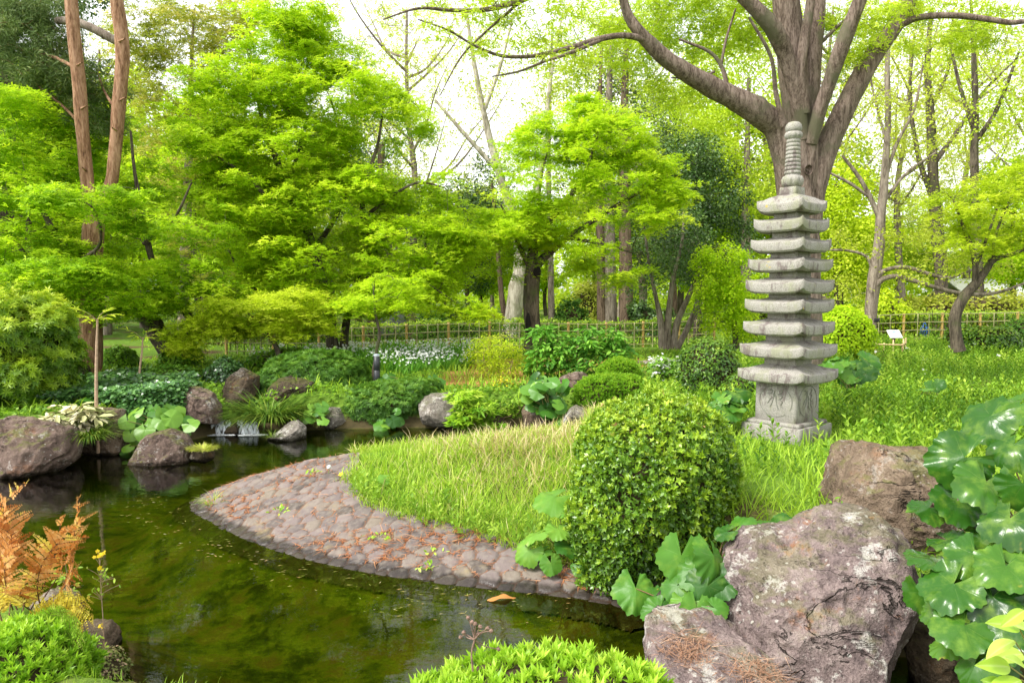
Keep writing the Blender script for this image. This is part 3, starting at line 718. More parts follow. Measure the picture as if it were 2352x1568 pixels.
LF_OLIVE = leafmat('olive_spring_leaf', [(0, (.26, .32, .03)), (.5, (.44, .50, .05)), (1, (.58, .52, .12))], .45, .6)
B_ZEL = barkmat('zelkova_bark', (.125, .09, .07), (.25, .19, .155), 17, .05, (.13, .12, .075), .16)
B_DARK = barkmat('dark_bark', (.065, .052, .038), (.13, .105, .075), 8, .02, (.07, .08, .03))
B_PINE = barkmat('pine_bark', (.22, .115, .065), (.37, .22, .14), 9, .04)
B_PINEB = barkmat('old_pine_bark', (.12, .08, .055), (.22, .155, .11), 8, .05)
B_GREY = barkmat('grey_bark', (.17, .135, .105), (.29, .24, .195), 8, .02)
B_PALE = barkmat('pale_bark', (.33, .29, .22), (.52, .47, .38), 5, .015, (.25, .24, .15))

class Skel:
    def __init__(s): s.p = []; s.r = []
    def add(s, p, r): s.p.append(np.asarray(p)); s.r.append(np.broadcast_to(r, (len(p),)))
    def arr(s): return np.vstack(s.p), np.concatenate(s.r)
def px_path(rows):
    """rows (u, v, d, width in px) -> world points and radii"""
    return np.array([np.append(P(u, v, d), M(w, d) / 2) for u, v, d, w in rows])
def limb(m_, sk, rows, k=10, wob=.1, world=False, n=7):
    a = np.asarray(rows, float) if world else px_path(rows)
    s = spline(a, n); s[:, 3] = np.maximum(s[:, 3], .003)
    V, Fq = tube(s[:, :3], s[:, 3], k, wob=wob); m_.add(V, Fq); sk.add(s[:, :3], s[:, 3]); return s
def grow(m_, sk, targets, rmin=.006, rfac=.55, rcap=.03, kseg=4, jit=.12, lift=.12, maxlen=3.0):
    """thin branches that reach every target from the nearest wood; later ones may leave earlier ones"""
    p0, r0_ = sk.arr(); t = np.asarray(targets)
    dmin = np.array([np.min(np.sum((p0 - q) ** 2, 1)) for q in t]); order = np.argsort(dmin)
    N = len(p0); buf = np.empty((N + len(t) * 6, 3)); rb = np.empty(len(buf)); buf[:N] = p0; rb[:N] = r0_
    for ix in order:
        q = t[ix]; dv = buf[:N] - q; d2 = np.sum(dv * dv, 1) + 1.2 * np.maximum(dv[:, 2], 0) ** 2
        j = int(np.argmin(d2)); S = buf[j]; Lh = np.linalg.norm(q - S)
        if Lh < .05: continue
        r_s = min(rb[j] * rfac, rcap, .006 + .011 * Lh); r_s = max(r_s, rmin)
        mid = (S + q) / 2 + np.array([0, 0, lift * Lh]) + R.normal(size=3) * jit * Lh
        tt = np.linspace(0, 1, 6)[:, None]; pts = (1 - tt) ** 2 * S + 2 * tt * (1 - tt) * mid + tt ** 2 * q
        pts[1:-1] += R.normal(size=(4, 3)) * .03 * Lh
        rad = np.linspace(r_s, rmin * .7, 6)
        V, Fq = tube(pts, rad, kseg); m_.add(V, Fq)
        buf[N:N + 5] = pts[1:]; rb[N:N + 5] = rad[1:]; N += 5
def pads(ells, gate=.0, freq=.9, shell=.5, mult=1.0):
    """spray centres inside a list of ellipsoids (u, v, ru, rv, d, rd, n) given by their look in the frame"""
    C = []
    for u, v, ru, rv, d, rd, n in ells:
        n = int(n * mult); c = P(u, v, d); dr = rdir(n); rad = R.random(n) ** (1 / 3.) ; rad = rad * (1 - shell) + shell * R.random(n) ** .2 * (rad > .2)
        C.append(c + dr * rad[:, None] * np.array([M(ru, d), rd, M(rv, d)]))
    C = np.vstack(C)
    if gate: C = C[fbm(C * freq, 2) > gate - .5]
    return C
def sprays(m_, C, rad, n, size, T, flat=.16, droop=.3, tilt=.55, tvar=.27, tmean=.47, ow=.55, rvar=.35, hang=0.0):
    C = np.asarray(C); N = len(C)
    if N == 0: return
    rr = rad * R.uniform(1 - rvar, 1 + rvar, N); ct = tmean + tvar * R.normal(size=N)
    ce = np.repeat(C, n, 0); re = np.repeat(rr, n); te = np.repeat(ct, n)
    a = R.random(N * n) * 2 * PI; q = np.sqrt(R.random(N * n))
    # fan-shaped sprays: the outline is lobed so that edges stay ragged
    lob = .72 + .28 * np.cos(a * 5 + np.repeat(R.random(N) * 6, n))
    tiltv = np.repeat(R.normal(size=(N, 2)) * .22, n, 0)
    ox, oy = q * re * lob * np.cos(a), q * re * lob * np.sin(a)
    pos = ce + np.stack([ox, oy, flat * re * R.normal(size=N * n) * .6 - droop * re * q ** 2 + ox * tiltv[:, 0] + oy * tiltv[:, 1]], -1)
    outw = np.stack([np.cos(a), np.sin(a), -.35 - hang + 0 * a], -1)
    up = np.stack([.35 * q * np.cos(a), .35 * q * np.sin(a), np.ones_like(a)], -1)
    scatter(m_, T, pos, leaf_frames(N * n, up, tilt, outw, ow), size * R.uniform(.65, 1.25, N * n), np.clip(te + .2 * R.normal(size=N * n), 0, 1))
def ball_sprays(m_, C, rad, n, size, T, tilt=.9, tvar=.2, tmean=.5, squash=.8):
    C = np.asarray(C); N = len(C); ce = np.repeat(C, n, 0); dr = rdir(N * n); q = R.random(N * n) ** .45
    re = np.repeat(rad * R.uniform(.6, 1.35, N), n)
    pos = ce + dr * (q * re)[:, None] * np.array([1, 1, squash])
    te = np.repeat(tmean + tvar * R.normal(size=N), n)
    scatter(m_, T, pos, leaf_frames(N * n, dr * .5 + np.array([0, 0, .8]), tilt, dr, .5), size * R.uniform(.6, 1.3, N * n), np.clip(te + .2 * R.normal(size=N * n), 0, 1))

def finish(t, wood, leaf, bark, lmat):
    wood.build('trunk', bark, t, True)
    if leaf is not None: leaf.build('crown', lmat, t)

# ---- the large maple left of centre
d = 20.0
t = thing('maple_tree', 'wide fresh green maple left of centre, its twin trunks before the bamboo fence', 'tree', P(772, 812, d))
wd, sk = MB(), Skel()
limb(wd, sk, [(768, 822, d, 34), (762, 780, d, 27), (757, 720, d, 25), (742, 650, d, 24), (722, 580, d, 22), (702, 520, d, 20), (668, 450, d, 17), (640, 380, d - .3, 14), (610, 300, d - .3, 10), (590, 220, d - .2, 7), (575, 140, d, 4)])
limb(wd, sk, [(788, 822, d, 20), (796, 740, d, 17), (818, 660, d - .2, 16), (842, 560, d - .3, 14), (832, 480, d - .5, 12), (846, 400, d - .6, 10), (868, 330, d - .6, 7), (880, 250, d - .6, 4)])
limb(wd, sk, [(720, 575, d, 13), (770, 500, d + .5, 11), (800, 420, d + .8, 9), (790, 330, d + 1, 7), (760, 230, d + 1, 4)])
limb(wd, sk, [(705, 525, d, 12), (640, 480, d - .8, 9), (560, 400, d - 1.2, 7), (500, 360, d - 1.4, 4)])
limb(wd, sk, [(836, 500, d - .5, 9), (900, 450, d - .9, 7), (960, 420, d - 1, 5), (1020, 430, d - 1, 3)])
limb(wd, sk, [(820, 655, d - .2, 8), (880, 620, d - .8, 6), (960, 640, d - 1.2, 5), (1040, 690, d - 1.4, 3)])
limb(wd, sk, [(655, 420, d - .2, 9), (690, 330, d - .6, 7), (660, 240, d - .6, 5), (690, 160, d - .6, 3)])
limb(wd, sk, [(620, 690, d + .2, 9), (560, 640, d - .4, 7), (520, 560, d - .8, 4)])
C = pads([(620, 60, 110, 50, d, 1.4, 20), (700, 50, 80, 50, d, 1.2, 14), (500, 190, 110, 60, d, 1.6, 26), (450, 270, 90, 60, d, 1.6, 20), (690, 120, 150, 70, d, 1.6, 36), (570, 230, 140, 70, d, 1.8, 40), (770, 220, 170, 80, d, 2, 55), (880, 270, 110, 70, d, 1.6, 34), (520, 340, 120, 70, d - .6, 1.8, 40), (680, 350, 170, 80, d, 2.2, 65), (870, 370, 160, 80, d - .4, 2, 55),
          (600, 460, 170, 70, d - .5, 2.2, 60), (780, 470, 170, 70, d - .4, 2.2, 60), (960, 450, 110, 70, d - .8, 1.6, 42), (560, 570, 150, 60, d - .6, 2, 48), (730, 590, 170, 60, d - .4, 2.2, 52), (910, 560, 150, 70, d - .6, 2, 52),
          (1040, 560, 70, 60, d - .8, 1.4, 26), (960, 650, 130, 40, d - 1, 1.5, 36), (1070, 700, 70, 25, d - 1.2, 1, 14), (620, 660, 120, 40, d - .8, 1.6, 30), (760, 680, 110, 35, d - 1, 1.4, 22), (860, 690, 60, 30, d - 1, 1.2, 14)], .36, .8, mult=2.0)
grow(wd, sk, C)
lf = MB(); sprays(lf, C, .54, 104, .1, MAPLE, flat=.11); finish(t, wd, lf, B_GREY if False else B_DARK, MAP_A)

# ---- the rounder maple right of centre, hollow trunk
d = 21.0
t = thing('maple_tree', 'rounded bright maple right of centre whose stout trunk has dark hollows', 'tree', P(1225, 790, d))
wd, sk = MB(), Skel()
limb(wd, sk, [(1226, 800, d, 46), (1224, 760, d, 38), (1220, 710, d, 37), (1222, 660, d, 36), (1224, 620, d, 34), (1222, 590, d, 26), (1235, 550, d, 18), (1270, 500, d, 14), (1310, 450, d - .3, 11), (1345, 390, d - .4, 8), (1370, 320, d - .4, 5)], 14)
limb(wd, sk, [(1230, 610, d, 22), (1285, 560, d + .3, 16), (1350, 515, d + .4, 12), (1420, 470, d + .3, 9), (1490, 430, d, 5)])
limb(wd, sk, [(1216, 610, d, 15), (1190, 560, d - .2, 10), (1170, 510, d - .3, 7), (1150, 470, d - .4, 4)])
limb(wd, sk, [(1250, 530, d, 9), (1240, 460, d - .3, 7), (1245, 400, d - .4, 5), (1265, 320, d - .4, 3)])
limb(wd, sk, [(1300, 545, d + .2, 9), (1380, 560, d - .6, 7), (1450, 580, d - .8, 4)])
C = pads([(1330, 275, 120, 35, d, 1.6, 30), (1240, 330, 100, 45, d, 1.5, 30), (1400, 320, 130, 50, d, 1.8, 40), (1300, 380, 160, 50, d - .2, 2, 50), (1470, 370, 90, 40, d, 1.5, 28), (1400, 430, 160, 45, d - .2, 2, 46), (1220, 440, 110, 50, d - .3, 1.6, 34),
          (1530, 440, 60, 30, d, 1.2, 16), (1310, 500, 170, 40, d - .4, 1.8, 42), (1470, 500, 110, 35, d - .5, 1.6, 26), (1190, 540, 100, 45, d - .4, 1.5, 28), (1330, 570, 140, 35, d - .5, 1.6, 32), (1410, 620, 100, 40, d - .5, 1.4, 24),
          (1180, 610, 80, 30, d - .4, 1.2, 14), (1130, 500, 40, 40, d, 1, 9), (1370, 240, 60, 20, d, 1, 10)], .37, .9, mult=2.0)
grow(wd, sk, C)
lf = MB(); sprays(lf, C, .52, 108, .088, MAPLE, flat=.1, tmean=.52); finish(t, wd, lf, B_DARK, MAP_A)
for ch in t.children:
    if ch.name.startswith('trunk'): tr_ = ch
M_HOLL = plain('dark_hollow', (.012, .01, .008), 1)
for (u, v, w_, h_) in ((1213, 742, 6, 24), (1234, 625, 9, 12)):
    hm = MB(); V, T_ = ico(2); c_ = P(u, v, d - .40); hm.add(V * np.array([M(w_, d), .06, M(h_, d)]) + c_, T_); hm.build('hollow', M_HOLL, tr_, True)

# ---- maple on the left, wrapped round the pine
d = 16.5
t = thing('maple_tree', 'deep green layered maple at the left, spreading before and behind the red pine', 'tree', P(365, 800, 18))
wd, sk = MB(), Skel()
limb(wd, sk, [(385, 800, 18.4, 50), (350, 745, 18.2, 44), (320, 700, 18, 40), (285, 668, 17.6, 30), (240, 640, 17.2, 22), (180, 600, 17, 17), (130, 540, 16.8, 14), (90, 470, 16.6, 10), (50, 400, 16.5, 6)])
limb(wd, sk, [(400, 790, 18.4, 24), (440, 740, 18.3, 20), (395, 680, 18.3, 17), (350, 600, 18, 15), (330, 500, 17.5, 12), (310, 400, 17.2, 8), (300, 300, 17, 5)])
limb(wd, sk, [(215, 745, 17.6, 17), (160, 705, 17.4, 15), (110, 650, 17, 12), (40, 560, 16.8, 8)])
limb(wd, sk, [(330, 560, 17.8, 9), (400, 500, 17.4, 7), (440, 420, 17, 4)])
limb(wd, sk, [(180, 600, 17, 10), (230, 560, 15.6, 7), (215, 480, 15.2, 5), (150, 450, 15, 3)])
C = pads([(110, 250, 140, 50, d + 3, 1.4, 38), (40, 340, 120, 60, d + 1, 1.6, 34), (230, 300, 130, 50, d + 3.2, 1.3, 30), (400, 330, 100, 60, d + 2.5, 1.4, 34), (150, 380, 140, 45, d + 3, 1.3, 30), (370, 420, 110, 60, d + 2.2, 1.3, 34),
          (60, 440, 120, 50, d + .5, 1.5, 24), (210, 455, 150, 28, 15, .9, 26), (350, 510, 90, 30, 15.2, .9, 20), (430, 500, 90, 60, d + .8, 1.5, 28), (60, 560, 130, 55, d, 1.5, 30), (310, 590, 130, 50, d + 2, 1.3, 30), (190, 620, 150, 30, 15, 1, 28),
          (420, 630, 100, 50, d + .5, 1.5, 26), (90, 650, 110, 35, d, 1.2, 20), (310, 690, 120, 35, d + .6, 1.3, 20), (20, 230, 60, 50, d, 1, 12)], .37, .8, mult=2.1)
grow(wd, sk, C)
lf = MB(); sprays(lf, C, .5, 102, .098, MAPLE, flat=.11, tmean=.45); finish(t, wd, lf, B_DARK, MAP_B)

# ---- young yellow-green maple low before the fence
d = 17.2
t = thing('maple_tree', 'low yellow green young maple spreading above the rocks of the waterfall', 'tree', P(640, 822, d))
wd, sk = MB(), Skel()
limb(wd, sk, [(643, 830, d, 13), (636, 800, d, 11), (622, 775, d, 9), (600, 740, d - .2, 7), (560, 715, d - .3, 4)])
limb(wd, sk, [(628, 785, d, 7), (660, 740, d, 6), (690, 700, d, 4)])
limb(wd, sk, [(605, 745, d, 6), (540, 750, d - .4, 5), (470, 765, d - .5, 3)])
C = pads([(560, 705, 120, 30, d, 1.3, 34), (670, 690, 90, 35, d, 1.2, 26), (490, 745, 90, 28, d - .3, 1.1, 26), (600, 755, 110, 25, d - .4, 1.1, 28), (430, 780, 50, 22, d - .4, .8, 12), (700, 745, 60, 25, d, .8, 14)], .3, 1, mult=1.4)
grow(wd, sk, C)
lf = MB(); sprays(lf, C, .42, 105, .085, MAPLE, tmean=.5); finish(t, wd, lf, B_DARK, MAP_Y)

# ---- red pine with two stems
d = 17.0
t = thing('pine_tree', 'tall red pine with scaly orange bark forking into two stems at the left', 'tree', P(203, 876, d))
wd, sk = MB(), Skel()
limb(wd, sk, [(200, 885, d, 68), (204, 850, d, 58), (208, 790, d, 52), (210, 700, d, 46), (211, 600, d, 44), (214, 530, d, 46), (218, 495, d, 42), (214, 470, d, 34)], 16, .07)
limb(wd, sk, [(214, 500, d, 32), (203, 440, d, 29), (196, 370, d, 28), (188, 280, d, 28), (180, 180, d, 28), (170, 80, d, 27), (163, 0, d, 26), (155, -120, d, 22), (150, -300, d, 14)], 12, .07)
limb(wd, sk, [(218, 505, d, 36), (238, 465, d, 32), (255, 420, d, 27), (262, 370, d, 27), (268, 300, d, 28), (275, 220, d, 29), (282, 130, d, 30), (276, 60, d, 29), (268, 0, d, 27), (266, -120, d, 22), (270, -300, d, 14)], 12, .07)
pk = Skel()
limb(wd, sk, [(180, 160, d, 9), (120, 130, d + .6, 7), (60, 120, d + 1, 4)])
limb(wd, sk, [(190, 290, d, 8), (140, 240, d + .8, 6), (90, 200, d + 1, 4)])
limb(wd, sk, [(270, 260, d, 7), (240, 210, d + 1, 5), (225, 170, d + 1.2, 4)])
for (u, v, du) in ((186, 250, 12), (198, 392, -8), (276, 230, 12), (268, 300, -10), (272, 96, 14), (178, 150, 10)):
    limb(wd, sk, [(u, v, d - .1, 6), (u + du, v - 6, d - .35, 3)], 6)
C = pads([(70, 90, 90, 60, d + 1, 1.4, 60), (40, 40, 70, 40, d + 1.2, 1, 30), (110, 190, 90, 40, d + 1, 1.2, 44), (220, 190, 60, 45, d + 1.4, 1, 34), (215, 270, 60, 30, d + 1.4, .9, 22), (120, 30, 60, 40, d + 1.4, 1, 26), (60, 150, 60, 40, d + 1, 1, 24)])
grow(wd, sk, C)
lf = MB(); ball_sprays(lf, C, .3, 150, .15, (LEAFN[0] * np.array([1, .45, 1]), LEAFN[1]), 1.2, .15, .5)
finish(t, wd, lf, B_PINE, LF_PINE)
t = thing('dead_branch', 'broken grey dead limb caught behind the two pine stems', 'branch', P(200, 60, 17.7))
m_ = MB(); sk = Skel(); limb(m_, sk, [(132, 48, 17.9, 17), (170, 50, 17.7, 19), (205, 62, 17.6, 20), (240, 80, 17.6, 20), (272, 98, 17.6, 15)], 10, .18); m_.build('wood', B_GREY, t, True)
# thick dark trunk cut by the left edge
d = 21
t = thing('broad_tree', 'thick dark trunk cut by the left edge of the view', 'tree', P(0, 830, d))
wd, sk = MB(), Skel(); limb(wd, sk, [(0, 840, d, 60), (2, 700, d, 52), (4, 500, d, 48), (8, 300, d, 44), (10, 100, d, 38), (16, -60, d, 30)], 12)
limb(wd, sk, [(8, 300, d, 20), (-60, 180, d, 16), (-140, 120, d, 10)]); limb(wd, sk, [(10, 120, d, 18), (80, 20, d, 12), (160, -60, d, 8)])
C = pads([(-20, 60, 120, 80, d, 2, 40), (100, -40, 120, 60, d, 2, 30), (-60, 200, 100, 80, d, 2, 24)]); grow(wd, sk, C)
lf = MB(); ball_sprays(lf, C, .5, 120, .11, LEAF1, tmean=.4); finish(t, wd, lf, B_DARK, LF_DARK)

# ---- the big zelkova behind the pagoda
d = 14.0
t = thing('zelkova_tree', 'huge many-limbed grey brown tree rising right behind the pagoda', 'tree', P(1840, 890, d))
wd, sk = MB(), Skel()
W = .06
limb(wd, sk, [(1838, 930, d, 118), (1838, 860, d, 100), (1838, 760, d, 92), (1837, 640, d, 88), (1836, 540, d, 84), (1832, 450, d, 78), (1828, 380, d, 70), (1828, 320, d, 64), (1830, 270, d, 62), (1824, 180, d, 64), (1816, 90, d, 62), (1806, 0, d, 58), (1803, -120, d, 54), (1800, -330, d, 34)], 22, W)
limb(wd, sk, [(1816, 520, d - .05, 50), (1812, 440, d - .08, 54), (1804, 360, d - .12, 58), (1782, 296, d - .15, 58), (1738, 255, d - .3, 60), (1690, 228, d - .4, 52), (1640, 203, d - .5, 47), (1580, 168, d - .7, 41), (1530, 135, d - .8, 36), (1490, 98, d - .9, 32), (1462, 66, d - 1, 26), (1440, 30, d - 1, 22), (1425, -30, d - 1, 18)], 16, W)
limb(wd, sk, [(1496, 100, d - .9, 18), (1470, 88, d - 1, 16), (1430, 82, d - 1.1, 14), (1385, 88, d - 1.2, 13), (1330, 104, d - 1.4, 12), (1270, 120, d - 1.6, 10), (1215, 130, d - 1.8, 9), (1150, 128, d - 2, 8), (1090, 105, d - 2.2, 6), (1030, 70, d - 2.4, 5), (960, 45, d - 2.6, 3)], 8, .05)
limb(wd, sk, [(1385, 90, d - 1.2, 9), (1310, 122, d - 1.6, 8), (1250, 142, d - 1.8, 6), (1190, 165, d - 2, 5), (1130, 176, d - 2.2, 3)], 7, .05)
limb(wd, sk, [(1842, 320, d - .15, 34), (1826, 200, d - .3, 38), (1802, 120, d - .4, 38), (1776, 66, d - .6, 39), (1740, 25, d - .7, 34), (1700, -15, d - .8, 30), (1640, -90, d - 1, 22)], 12, W)
limb(wd, sk, [(1850, 260, d - .3, 22), (1838, 170, d - .4, 22), (1848, 90, d - .4, 22), (1858, 30, d - .4, 20), (1866, -40, d - .4, 18)], 9, W)
limb(wd, sk, [(1854, 440, d - .05, 46), (1856, 330, d - .08, 46), (1860, 230, d - .05, 42), (1868, 120, d, 38), (1876, 30, d + .1, 36), (1880, -80, d + .2, 34)], 14, W)
limb(wd, sk, [(1862, 330, d - .2, 30), (1882, 255, d - .35, 32), (1905, 190, d - .5, 31), (1932, 110, d - .7, 34), (1960, 40, d - .8, 32), (1990, -40, d - .9, 28)], 12, W)
limb(wd, sk, [(1862, 520, d, 50), (1872, 430, d, 50), (1896, 350, d, 50), (1930, 270, d, 48), (1965, 200, d, 45), (2005, 130, d, 43), (2045, 75, d, 38), (2080, 20, d, 32), (2110, -40, d, 26)], 16, W)
limb(wd, sk, [(2035, 85, d, 26), (2065, 60, d - .1, 20), (2105, 42, d - .3, 15), (2160, 36, d - .5, 14), (2220, 38, d - .6, 14), (2280, 46, d - .8, 13), (2330, 52, d - .9, 12), (2400, 40, d - 1, 10)], 8, .05)
limb(wd, sk, [(1880, 105, d, 9), (1920, 65, d, 8), (1960, 30, d, 6)], 6)
limb(wd, sk, [(1672, 215, d - .4, 13), (1660, 160, d - .4, 10), (1630, 120, d - .4, 8), (1560, 90, d - .4, 5)], 7)
limb(wd, sk, [(1655, 155, d - .4, 8), (1668, 90, d - .4, 6), (1690, 20, d - .5, 4)], 6)
limb(wd, sk, [(1640, 165, d - .4, 7), (1600, 182, d - .6, 5), (1540, 178, d - .6, 3)], 6)
limb(wd, sk, [(1800, 290, d - .5, 14), (1782, 215, d - .6, 11), (1770, 130, d - .8, 9), (1720, 40, d - 1, 6)], 7)
# overhead boughs that reach towards the pond
limb(wd, sk, [(1425, -30, d - 1, 18), (1300, -40, d - 2, 15), (1200, 0, d - 2.6, 13), (1120, 22, d - 2.9, 11), (1040, 24, d - 3.2, 9), (960, 20, d - 3.4, 6), (880, 45, d - 3.6, 3)], 8, .05)
limb(wd, sk, [(1200, 0, d - 2.6, 8), (1120, 70, d - 2.4, 6), (1060, 130, d - 2.4, 4), (1010, 220, d - 2.4, 2)], 6)
C = pads([(1640, 60, 150, 70, d + 1.6, 1.4, 60), (1500, 30, 140, 60, d + 1, 1.4, 52), (1370, 70, 110, 50, d + .2, 1.2, 20), (1240, 60, 120, 60, d - 2, 1.4, 14), (1080, 50, 130, 50, d - 2.6, 1.2, 12), (1560, 190, 90, 50, d + 1.4, 1.0, 22), (1720, 40, 80, 60, d + 1.4, 1.0, 20),
          (1980, 60, 70, 60, d - .2, 1.2, 20), (2150, 60, 130, 60, d + 1.2, 1.2, 30), (2290, 60, 90, 60, d + 1, 1.2, 22), (1700, -60, 240, 60, d + .6, 2, 40), (1450, 130, 70, 40, d + .8, .8, 14), (2020, 10, 120, 40, d, 1.4, 24), (1300, 150, 90, 40, d - 1.8, 1, 8), (1920, 150, 40, 60, d + .3, .8, 8)])
grow(wd, sk, C, .004, .5, .012)
lf = MB(); ball_sprays(lf, C, .34, 34, .085, MAPLE, 1.0, .15, .5, .7); sprays(lf, C[::2], .42, 22, .085, MAPLE, .2, .3)
finish(t, wd, lf, B_ZEL, LF_LIME)
for ch in t.children:
    if ch.name.startswith('trunk'): tr_ = ch
V, Fq = lathe([(.075, 0), (.07, .05), (.05, .085), (.028, .09), (.022, .06), (.0, .05)], (0, 0, 0), 16)
V = V @ np.array([[1, 0, 0], [0, 0, 1], [0, -1, 0]]).T * np.array([1, 1, 1.2]); m_ = MB(); m_.add(V + P(1858, 390, d - .36), Fq); m_.build('knot', B_ZEL, tr_, True)

# ---- right: tree with the name plate
d = 22.0
t = thing('garden_tree', 'slim brown tree with a small black name plate and long level boughs, right', 'tree', P(1998, 790, d))
wd, sk = MB(), Skel()
limb(wd, sk, [(1998, 806, d, 32), (1998, 760, d, 28), (2001, 700, d, 27), (2008, 640, d, 28), (2018, 570, d, 24), (2024, 490, d, 20), (2030, 430, d, 18), (2036, 350, d, 15), (2040, 260, d, 13), (2038, 150, d, 10), (2046, 40, d, 7)], 12)
limb(wd, sk, [(2012, 655, d - .1, 14), (2030, 640, d - .2, 12), (2060, 635, d - .3, 11), (2110, 648, d - .5, 10), (2170, 666, d - .6, 10), (2230, 676, d - .7, 9), (2290, 672, d - .8, 7), (2360, 648, d - .9, 5)], 8)
limb(wd, sk, [(2012, 640, d - .1, 12), (2035, 620, d - .2, 10), (2080, 614, d - .3, 9), (2130, 628, d - .4, 9), (2180, 638, d - .5, 7), (2250, 612, d - .6, 5)], 8)
limb(wd, sk, [(2006, 625, d, 9), (1990, 590, d, 7), (1950, 576, d, 6), (1905, 574, d, 4)], 7)
limb(wd, sk, [(2020, 500, d, 12), (1992, 440, d, 10), (1968, 400, d, 9), (1935, 358, d, 6)], 7)
limb(wd, sk, [(2000, 455, d, 8), (1950, 420, d, 7), (1895, 392, d, 5)], 7)
limb(wd, sk, [(2030, 420, d, 9), (2060, 330, d, 8), (2100, 250, d, 6), (2120, 150, d, 4)], 7)
limb(wd, sk, [(2026, 470, d, 8), (2080, 400, d, 6), (2150, 350, d, 4)], 7)
limb(wd, sk, [(2036, 330, d, 7), (2010, 230, d, 5), (1990, 130, d, 4)], 6)
C = pads([(2040, 150, 110, 110, d, 1.8, 46), (1960, 300, 60, 80, d, 1.4, 20), (2120, 280, 90, 80, d, 1.6, 30), (2200, 620, 140, 40, d - .6, 1.4, 26), (1960, 560, 60, 40, d, 1, 10), (1940, 660, 50, 40, d + .6, .8, 10), (2100, 560, 90, 50, d, 1.4, 18)])
grow(wd, sk, C, .005, .5, .014)
lf = MB(); ball_sprays(lf, C, .42, 44, .085, LEAFW, 1.0, .15, .45, .7)
finish(t, wd, lf, B_GREY, LF_PALE)
c_ = P(2014, 735, d - .22); pl = thing('name_plate', 'tiny black name plate tied to the slim tree trunk on the right', 'sign', c_)
m_ = MB(); m_.add(*boxm(c_, (.17, .02, .11), .15, .004)); m_.build('plate', plain('black_plate', (.02, .02, .022), .5), pl)
m_ = MB(); m_.add(*boxm(c_ + np.array([0, .06, .02]), (.05, .14, .012))); m_.build('strap', plain('plate_strap', (.04, .04, .04), .6), pl)

# ---- right: dark crooked tree
d = 20.0
t = thing('garden_tree', 'dark crooked small tree leaning right near the right edge', 'tree', P(2198, 796, d))
wd, sk = MB(), Skel()
limb(wd, sk, [(2200, 806, d, 34), (2196, 780, d, 28), (2193, 735, d, 25), (2203, 700, d, 24), (2222, 672, d, 23), (2242, 650, d, 20), (2262, 625, d, 16), (2278, 600, d, 14), (2300, 590, d, 11), (2335, 580, d, 8), (2380, 560, d, 5)], 10)
limb(wd, sk, [(2240, 655, d, 16), (2240, 610, d, 13), (2232, 570, d, 11), (2212, 520, d, 8), (2190, 460, d, 5)], 8)
limb(wd, sk, [(2240, 620, d, 8), (2262, 560, d, 7), (2290, 480, d, 5)], 7)
limb(wd, sk, [(2280, 600, d, 8), (2290, 530, d, 6), (2330, 440, d, 4)], 7)
C = pads([(2270, 500, 100, 50, d, 1.3, 40), (2190, 470, 70, 50, d, 1.2, 24), (2310, 420, 70, 50, d, 1.2, 26), (2330, 540, 50, 40, d, 1, 16), (2240, 560, 90, 25, d - .4, 1, 14)])
grow(wd, sk, C, .005, .5, .014)
lf = MB(); sprays(lf, C, .42, 75, .085, MAPLE, .2, .3, tmean=.5); finish(t, wd, lf, B_DARK, MAP_Y)

# ---- dark evergreen, weeping pale tree, many-stemmed tree between maple and pagoda
d = 27.0
t = thing('evergreen_tree', 'dark glossy evergreen standing between the round maple and the pagoda', 'tree', P(1600, 790, d))
wd, sk = MB(), Skel(); limb(wd, sk, [(1600, 800, d, 20), (1604, 700, d, 17), (1606, 560, d, 14), (1600, 430, d, 9), (1604, 330, d, 4)])
C = pads([(1590, 360, 70, 60, d, 1.3, 34), (1630, 440, 90, 70, d, 1.6, 54), (1570, 500, 90, 70, d, 1.6, 50), (1650, 540, 80, 60, d, 1.5, 42), (1590, 600, 90, 50, d, 1.5, 40)], .42, 1.1); grow(wd, sk, C)
lf = MB(); ball_sprays(lf, C, .5, 150, .11, LEAF1); finish(t, wd, lf, B_DARK, LF_DARK)
d = 22.5
t = thing('weeping_tree', 'pale green weeping tree left of the pagoda shaft', 'tree', P(1672, 800, d))
wd, sk = MB(), Skel(); limb(wd, sk, [(1690, 812, d, 14), (1688, 740, d, 12), (1680, 660, d, 10), (1670, 600, d, 7), (1655, 560, d, 4)])
C = pads([(1660, 585, 70, 35, d, 1, 26), (1640, 640, 60, 50, d - .2, 1, 34), (1690, 650, 50, 50, d - .2, 1, 30), (1650, 710, 65, 45, d - .2, 1, 34), (1700, 730, 30, 40, d, .8, 14)]); grow(wd, sk, C)
lf = MB(); sprays(lf, C, .34, 95, .085, LEAFW, .5, .9, .8, hang=.8); finish(t, wd, lf, B_DARK, MAP_A)
d = 23.5
t = thing('multi_stem_tree', 'tree of several pale slanting stems with small dark leaves, before the fence', 'tree', P(1535, 796, d))
wd, sk = MB(), Skel()
for rows in ([(1524, 802, d, 22), (1518, 740, d, 15), (1506, 680, d, 10), (1490, 600, d, 7), (1480, 520, d, 4)], [(1530, 802, d, 22), (1536, 720, d, 15), (1546, 640, d, 11), (1566, 560, d, 7), (1570, 480, d, 4)],
             [(1545, 802, d, 18), (1556, 740, d, 15), (1582, 680, d, 12), (1606, 620, d, 8), (1620, 560, d, 4)], [(1556, 800, d + .3, 14), (1590, 730, d + .3, 13), (1606, 690, d + .3, 12), (1640, 640, d + .3, 7)]):
    limb(wd, sk, rows, 9)
